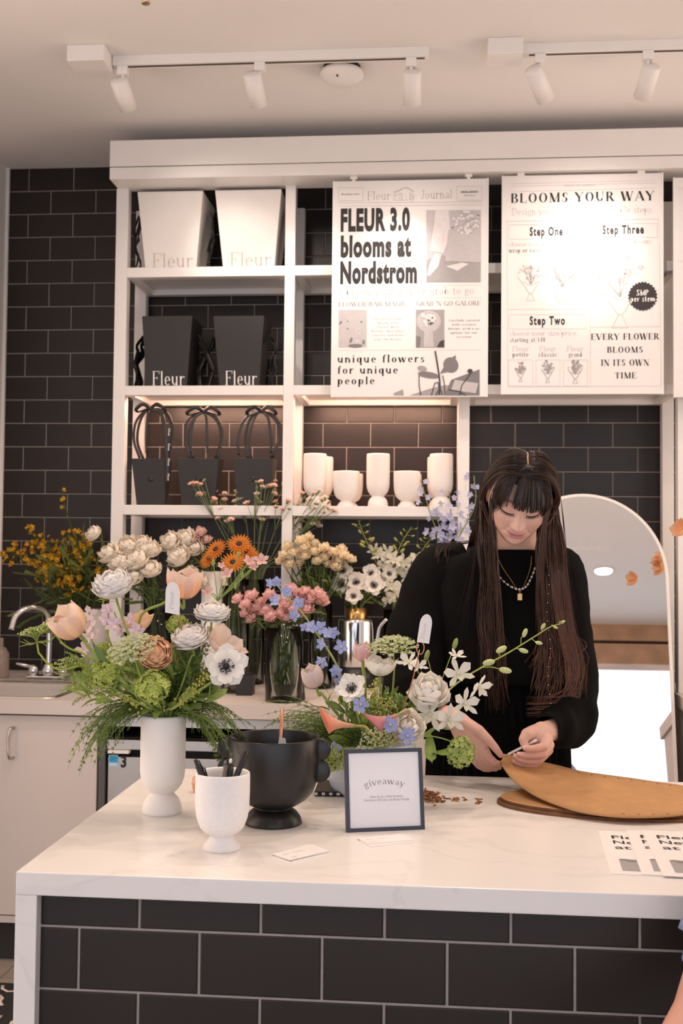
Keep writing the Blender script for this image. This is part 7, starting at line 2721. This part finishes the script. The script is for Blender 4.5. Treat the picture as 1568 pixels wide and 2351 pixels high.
def strand(pts, r=.0016, c=None, n=6, flat=.5, c2=None):
    q = spline(pts, n)
    m = len(q)
    c = c or hr.choice(HCOL)
    c2 = c2 or mixc(c, (.13, .055, .035), hr.random() * .55)
    hair.tube(q, [r * min(1, .55 + i / m) * (1 - .75 * (i / m) ** 4) for i in range(m)], 4, flat=flat, col=[mixc(c, c2, i / m) for i in range(m)])


def scalp(al, y, s, off=0.0):
    """scalp point: angle al from the parting towards side s, at depth y"""
    k = math.sqrt(max(.05, 1 - (y / HBk) ** 2))
    return MH @ Vector((s * (HA_ + off) * math.sin(al) * k ** .8, y, (HC + off) * math.cos(al) * k))


# close-fitting base under the strands, from the hairline back
cap = MB()


def capf(u, v):
    th = PI * .64 * v
    ph = 2 * PI * u
    dx, dy, dz = math.sin(th) * math.sin(ph), -math.sin(th) * math.cos(ph), math.cos(th)
    lim = 1.0
    p = Vector((dx * .0755, dy * (.0925 if dy < 0 else .1035), dz * (.1155 if dz > 0 else .118)))
    if dy < -.25 and dz < .60:
        p = p * .90
    return tuple(MH @ p)


hair.grid(capf, 48, 26, colfn=lambda u, v: (.016, .009, .007))
# skin of the parting line is left between the two sides
part = MB()
for side in (-1, 1):
    for i in range(330):
        q = hr.random()
        y = lerp(-.062, .088, q)
        root = scalp(.045 + .03 * hr.random(), y, side, .000)
        off = .004 + .010 * hr.random()
        yy = y * .85 + .01
        pts = [root, scalp(.42, y * .97, side, off + .001), scalp(.85, yy, side, off + .003), scalp(1.35, yy * .85 + .012, side, off + .004), scalp(1.72, yy * .7 + .018, side, off + .004)]
        if side < 0:
            fx = hr.uniform(0, 1)
            if hr.random() < .62:
                x1 = lerp(1100, 1142, fx)
                pts += [at(x1 - 4, 1245, 2.655 + .04 * hr.random()), at(x1 + 2, 1320, 2.665 + .05 * hr.random()), at(x1 + hr.uniform(-10, 14), 1430, 2.69 + .03 * hr.random())]
                ye = hr.uniform(1480, 1640)
                pts += [at(x1 + hr.uniform(-6, 32), ye, 2.70 + .02 * hr.random())]
            else:
                x1 = lerp(1078, 1112, fx)
                pts += [at(x1, 1240, 2.78 + .06 * hr.random()), at(x1 - hr.uniform(0, 14), 1290, 2.97), at(x1 + hr.uniform(-10, 30), 1480, 3.02)]
        else:
            fx = hr.uniform(0, 1)
            x1 = lerp(1232, 1296, fx)
            w = hr.uniform(-6, 6)
            pts += [at(x1, 1245, 2.655 + .05 * hr.random()), at(x1 + 4 + w, 1340, 2.68 + .03 * hr.random()), at(x1 + 10 + w, 1440, 2.69 + .03 * hr.random())]
            ye = hr.uniform(1490, 1640)
            x2 = x1 + lerp(6, 48, fx) + hr.uniform(-12, 10)
            pts += [at(x2, lerp(1440, ye, .6), 2.69 + .03 * hr.random()), at(x2 - hr.uniform(-4, 26), ye, 2.68 + .03 * hr.random())]
            if False:
                pts += [at(x2 - hr.uniform(30, 85), ye + hr.uniform(-6, 8), 2.67 + .02 * hr.random())]
        strand(pts, hr.uniform(.0012, .0026), c2=None if side < 0 else mixc(hr.choice(HCOL), (.22, .085, .05), hr.random() * .8))
# hair behind the neck
for i in range(170):
    s_ = hr.choice((-1, 1))
    y = hr.uniform(.02, .092)
    x1 = 1188 + s_ * hr.uniform(0, 88)
    strand([scalp(.1, y, s_, .003), scalp(.8, y, s_, .006), scalp(1.45, y * .9, s_, .006), at(x1, 1235, 2.80 + .06 * hr.random()), at(x1, 1300, 2.965), at(x1, 1420, 2.99)], .0024, c=(.014, .008, .007), c2=(.02, .011, .009))
# long wavy ends sweeping in at the right
for i in range(70):
    u = hr.random()
    x1 = lerp(1262, 1300, u)
    o = .004 + .008 * hr.random()
    y0 = hr.uniform(-.02, .05)
    ye = hr.uniform(1600, 1650)
    strand([scalp(.2, y0, 1, o), scalp(.9, y0, 1, o + .003), scalp(1.6, .02, 1, o + .005), at(x1 + 2, 1300, 2.675), at(x1 + 14 + 8 * hr.random(), 1430, 2.685), at(lerp(1300, 1338, u) + hr.uniform(-6, 6), 1530, 2.69), at(lerp(1296, 1326, u) + hr.uniform(-8, 8), ye - 26, 2.685), at(lerp(1262, 1300, u) + hr.uniform(-10, 10), ye - 4, 2.68), at(lerp(1205, 1262, hr.random()), ye, 2.675)], hr.uniform(.0009, .0016), c2=mixc(hr.choice(HCOL), (.24, .095, .055), .3 + hr.random() * .6), n=8)
# fine curtain strands at the cheeks
for (xa, ya, xb, yb, n_) in ((1128, 1190, 1128, 1330, 14), (1252, 1195, 1240, 1330, 26), (1135, 1230, 1150, 1450, 5)):
    for i in range(n_):
        u = hr.uniform(-1, 1)
        strand([scalp(.5, -.055, -1 if xa < 1190 else 1, .008), scalp(1.25, -.052, -1 if xa < 1190 else 1, .008), at(xa + u * 6, ya, 2.61), at(xb + u * 9, yb, 2.65), at(xb + u * 14 + 4, yb + hr.uniform(60, 160), 2.69)], .0013)
# fringe
for i in range(190):
    xe = hr.uniform(-.064, .066)
    if -.040 < xe < -.026 and hr.random() < .72:
        continue
    ze = .0235 + .006 * hr.random() - (.006 if abs(xe) > .045 else 0) + (.004 if abs(xe + .01) < .02 else 0)
    off = .0035 + .005 * hr.random()

    def fp(x, z, o):
        k = max(.02, 1 - (x / .0765) ** 2 - (z / .1165) ** 2)
        return MH @ Vector((x, -(.0925 + o) * math.sqrt(k) - o * .5, z))
    x0 = xe * .22 + hr.uniform(-.004, .004)
    pts = [MH @ Vector((x0 * .8, -.030 - .02 * hr.random(), .1135)), fp(lerp(x0, xe, .35), .098, off), fp(lerp(x0, xe, .70), .078, off + .003), fp(lerp(x0, xe, .92), .052, off + .005), fp(xe, ze, off + .006)]
    strand(pts, hr.uniform(.0012, .0024), c=hr.choice([(.014, .009, .008), (.022, .012, .010), (.030, .016, .012)]), c2=(.020, .011, .009))
for i in range(110):
    sd = hr.choice((-1, 1))
    xe = sd * hr.uniform(.046, .070)
    o = .004 + .006 * hr.random()
    strand([MH @ Vector((xe * .15, -.035 - .02 * hr.random(), .1135)), fp(xe * .5, .092, o), fp(xe * .85, .066, o + .003), fp(xe, .036, o + .005), MH @ Vector((xe * 1.03, -.052 - .02 * hr.random(), .004)), MH @ Vector((xe * 1.02, -.050, hr.uniform(-.03, -.01)))], hr.uniform(.0012, .0022), c=hr.choice([(.018, .010, .008), (.028, .015, .011), (.04, .02, .014)]))
# flyaway strands
for i in range(16):
    s = hr.choice((-1, 1))
    strand([scalp(.1, hr.uniform(-.04, .08), s, .004), scalp(.9, hr.uniform(-.03, .05), s, .018), scalp(1.5, .02, s, .022), at(1090 if s < 0 else 1300, hr.uniform(1250, 1300), 2.72), at((1060 if s < 0 else 1318) + hr.uniform(-20, 30), hr.uniform(1380, 1560), 2.70)], .0005)
for i in range(15):
    strand([at(1102 + hr.uniform(-8, 8), 1240, 2.80), at(1060, 1243 + hr.uniform(-4, 8), 2.80), at(1020 + hr.uniform(-15, 15), 1252 + hr.uniform(-3, 6), 2.79), at(1000 + hr.uniform(-6, 30), 1275 + hr.uniform(0, 20), 2.765)], .0010)
obj('long_hair', hair, M_HAIR, per)
# scalp showing in the parting
pl_ = [MH @ Vector((.0006 * math.sin(k * .9), lerp(-.040, .030, k / 10), (.1150) * math.sqrt(max(.1, 1 - (lerp(-.040, .030, k / 10) / .1035) ** 2)) + .0012)) for k in range(11)]
obj('hair_parting', MB().tube(pl_, [.0008 + .0012 * math.sin(PI * (k + .3) / 11) for k in range(11)], 8, flat=.35, col=(.45, .25, .19), up=tuple(HR @ Vector((0, 0, 1)))), M_SKIN, per)

# --- necklaces
M_GOLD = mat('gold_chain', (0.50, 0.31, 0.15), 0.3, 1.0, var=.05)


def neck_curve(pts, Y0):
    return spline([at(x, y, Y0 + dy) for x, y, dy in pts], 8)


yf = 2.716
nk = thing
b = MB()
cp = neck_curve(((1142, 1275, .035), (1152, 1300, .014), (1172, 1330, .003), (1193, 1357, .0), (1208, 1332, .003), (1218, 1300, .012), (1220, 1275, .035)), yf - .010)
for i in range(0, len(cp) - 1):
    b.tube([cp[i], cp[i + 1]], .0009, 5)
obj('gold_chain', b, M_GOLD, per)
P = at(1193.5, 1370, yf - .012)
b = MB()
b.box(P.x - .006, P.x + .006, P.y - .0015, P.y + .0015, P.z - .009, P.z + .008)
b.tube([P + Vector((0, 0, .008)), at(1193, 1357, yf - .010)], .0016, 6)
obj('gold_pendant', b, M_GOLD, per, bevel=.001)
b = MB()
cp = neck_curve(((1130, 1290, .03), (1140, 1315, .012), (1160, 1338, .003), (1185, 1352, .0), (1205, 1349, .0), (1218, 1330, .004), (1228, 1305, .02)), yf - .012)
for i in range(len(cp)):
    b.sphere(cp[i], .0021 if i % 3 else .0028, 7, 5, col=((.75, .72, .66), (.05, .05, .05), (.55, .50, .40))[i % 3])
obj('beaded_necklace', b, mat('bead_Col', rough=.25, attr=True), per)
b = MB()
for k in range(46):
    q = at(1257 + 3 * math.sin(k * .3) + k * .12, 1300 + k * 7.0, 2.668 - .0004 * k)
    b.sphere(q, .0014, 6, 4, col=((.5, .5, .5), (.05, .05, .05))[k % 3 > 0])
obj('bead_string', b, MATS['bead_Col'], per)

# tool in her hand
a0, a1 = at(1163, 1734, 2.585), at(1232, 1699, 2.552)
t = thing('white_stick', 'thin white stick held by the florist above the cardboard tip', 'tool', tuple(a0))
obj('stick_body', MB().tube([a0, a0.lerp(a1, .08), a0.lerp(a1, .95), a1], [.0008, .0030, .0034, .0025], 10), M_METALW, t)

# a customer standing just outside the right edge; only her arm reaches into the picture
pa = thing('person', 'customer at the lower right corner, only blue sleeve edge and bare forearm showing', 'person', (.66, 1.60, 0))
SHO, ELB, F1, F2, W0 = Vector((.520, 1.655, 1.28)), Vector((.500, 1.71, 1.04)), at(1668, 2150, 1.68), at(1618, 2335, 1.66), at(1510, 2480, 1.60)
H0 = W0 + (W0 - F2).normalized() * .075
NK = Vector((.67, 1.60, 1.36))
arm = [[(NK, .055), (SHO, .050)], [(SHO, .052), (ELB, .045)], [(ELB, .045), (F1, .044), (F2, .046), (W0, .030)], [(W0, .028), (H0, .034)],
       [(NK + Vector((0, 0, .14)), .05), (NK, .055)], [(NK + Vector((0, .0, -.10)), .075), (NK + Vector((0, .0, -.5)), .085)],
       [(NK, .055), (NK + Vector((.13, -.05, -.14)), .040), (NK + Vector((.18, -.05, -.38)), .042), (NK + Vector((.17, .02, -.64)), .030), (NK + Vector((.16, .05, -.72)), .034)],
       [(NK + Vector((-.08, 0, -.5)), .09), (Vector((.60, 1.60, .48)), .06), (Vector((.60, 1.60, .08)), .04)], [(NK + Vector((.08, 0, -.5)), .09), (Vector((.74, 1.60, .48)), .06), (Vector((.74, 1.60, .08)), .04)]]
dh = (H0 - W0).normalized()
for k in range(4):
    o_ = Vector((.018 * (k - 1.5), .006 * k, -.004 * k))
    arm.append([(H0 + o_, .013), (H0 + o_ + dh * .045 + Vector((0, 0, -.008)), .0105), (H0 + o_ + dh * .07 + Vector((0, 0, -.028)), .0085)])
arm.append([(W0.lerp(H0, .3), .018), (H0 + Vector((.035, -.01, 0)), .014), (H0 + Vector((.045, -.01, -.035)), .010)])
av, af = capsules(arm, .0045, 3)
cb = MB().add(av, af, 0, True, (.62, .33, .25))
MC = Matrix.Translation(NK + Vector((0, .03, .215))) @ Matrix.Rotation(PI, 4, 'Z') @ Matrix.Rotation(.2, 4, 'X')
cv, cf, cc_ = [], [], []
for j in range(61):
    for i in range(60):
        p, c = head_pt(PI * (j + .02) / 60.04, 2 * PI * i / 60)
        cv.append(MC @ Vector(p))
        cc_.append(c)
for j in range(60):
    for i in range(60):
        q, r_ = j * 60 + i, j * 60 + (i + 1) % 60
        cf.append((q, q + 60, r_ + 60, r_))
cb.add(cv, cf, 0, True, cc_)
obj('body', cb, M_SKIN, pa)
hm = MB()


def chair(u, v):
    th, ph = PI * .70 * v, 2 * PI * u
    x, y, z = math.sin(th) * math.sin(ph), -math.sin(th) * math.cos(ph), math.cos(th)
    k = 1.0 if (y > -.35 or z > .62) else .86
    return tuple(MC @ (Vector((x * .082, y * (.099 if y < 0 else .113), z * .124)) * k + Vector((0, .004, .002))))


hm.grid(chair, 40, 22, colfn=lambda u, v: (.05, .03, .02))
obj('short_hair', hm, M_HAIR, pa)
M_BLUE = mat('blue_cotton', (.20, .25, .42), .9, var=.1, scale=60)
b = MB()
ring_loft([((NK.x, NK.y, NK.z + dz), X_, Y_, a_, d_) for dz, a_, d_ in ((.03, .062, .058), (-.01, .10, .07), (-.09, .145, .10), (-.18, .150, .115), (-.40, .165, .12), (-.62, .185, .135), (-.66, .185, .135))], 40, .006, 8, b)
for pts in (((SHO + Vector((.05, -.02, .0)), .055), (SHO, .068), (ELB, .070), (F1, .066), (F1.lerp(F2, .10), .066)), ((NK + Vector((.08, -.03, -.09)), .055), (NK + Vector((.14, -.05, -.15)), .066), (NK + Vector((.18, -.05, -.38)), .066), (NK + Vector((.17, .02, -.60)), .058))):
    P_ = spline([p for p, r_ in pts], 6)
    rr_ = []
    for i in range(len(pts) - 1):
        rr_ += [lerp(pts[i][1], pts[i + 1][1], k / 6) for k in range(6)]
    rr_.append(pts[-1][1])
    b.tube(P_, rr_, 28, cap=False)
obj('blue_shirt', b, M_BLUE, pa)
b = MB()
for s in (-1, 1):
    ring_loft([((.67 + s * .085, 1.60, z), X_, Y_, r_, r_ * 1.05) for z, r_ in ((.86, .098), (.5, .082), (.12, .072))], 32, .005, 3 + s, b)
ring_loft([((.67, 1.60, z), X_, Y_, .178, .128) for z in (.98, .90, .82)], 36, .003, 2, b)
obj('trousers', b, mat('dark_denim', (.03, .035, .05), .9, var=.15, scale=90), pa)
for s in (-1, 1):
    b = MB()
    c = Vector((.67 + s * .085, 1.62, 0))
    loft([[(c.x + .048 * math.cos(a), c.y + .13 * math.sin(a), z) for a in [2 * PI * i / 20 for i in range(20)]] for z in (.0, .03, .045)] +
         [[(c.x + .042 * math.cos(a), c.y - .03 + .05 * math.sin(a), .11) for a in [2 * PI * i / 20 for i in range(20)]]], cap0=True, cap1=True, mb=b)
    obj('shoe', b, M_BLKC, pa)
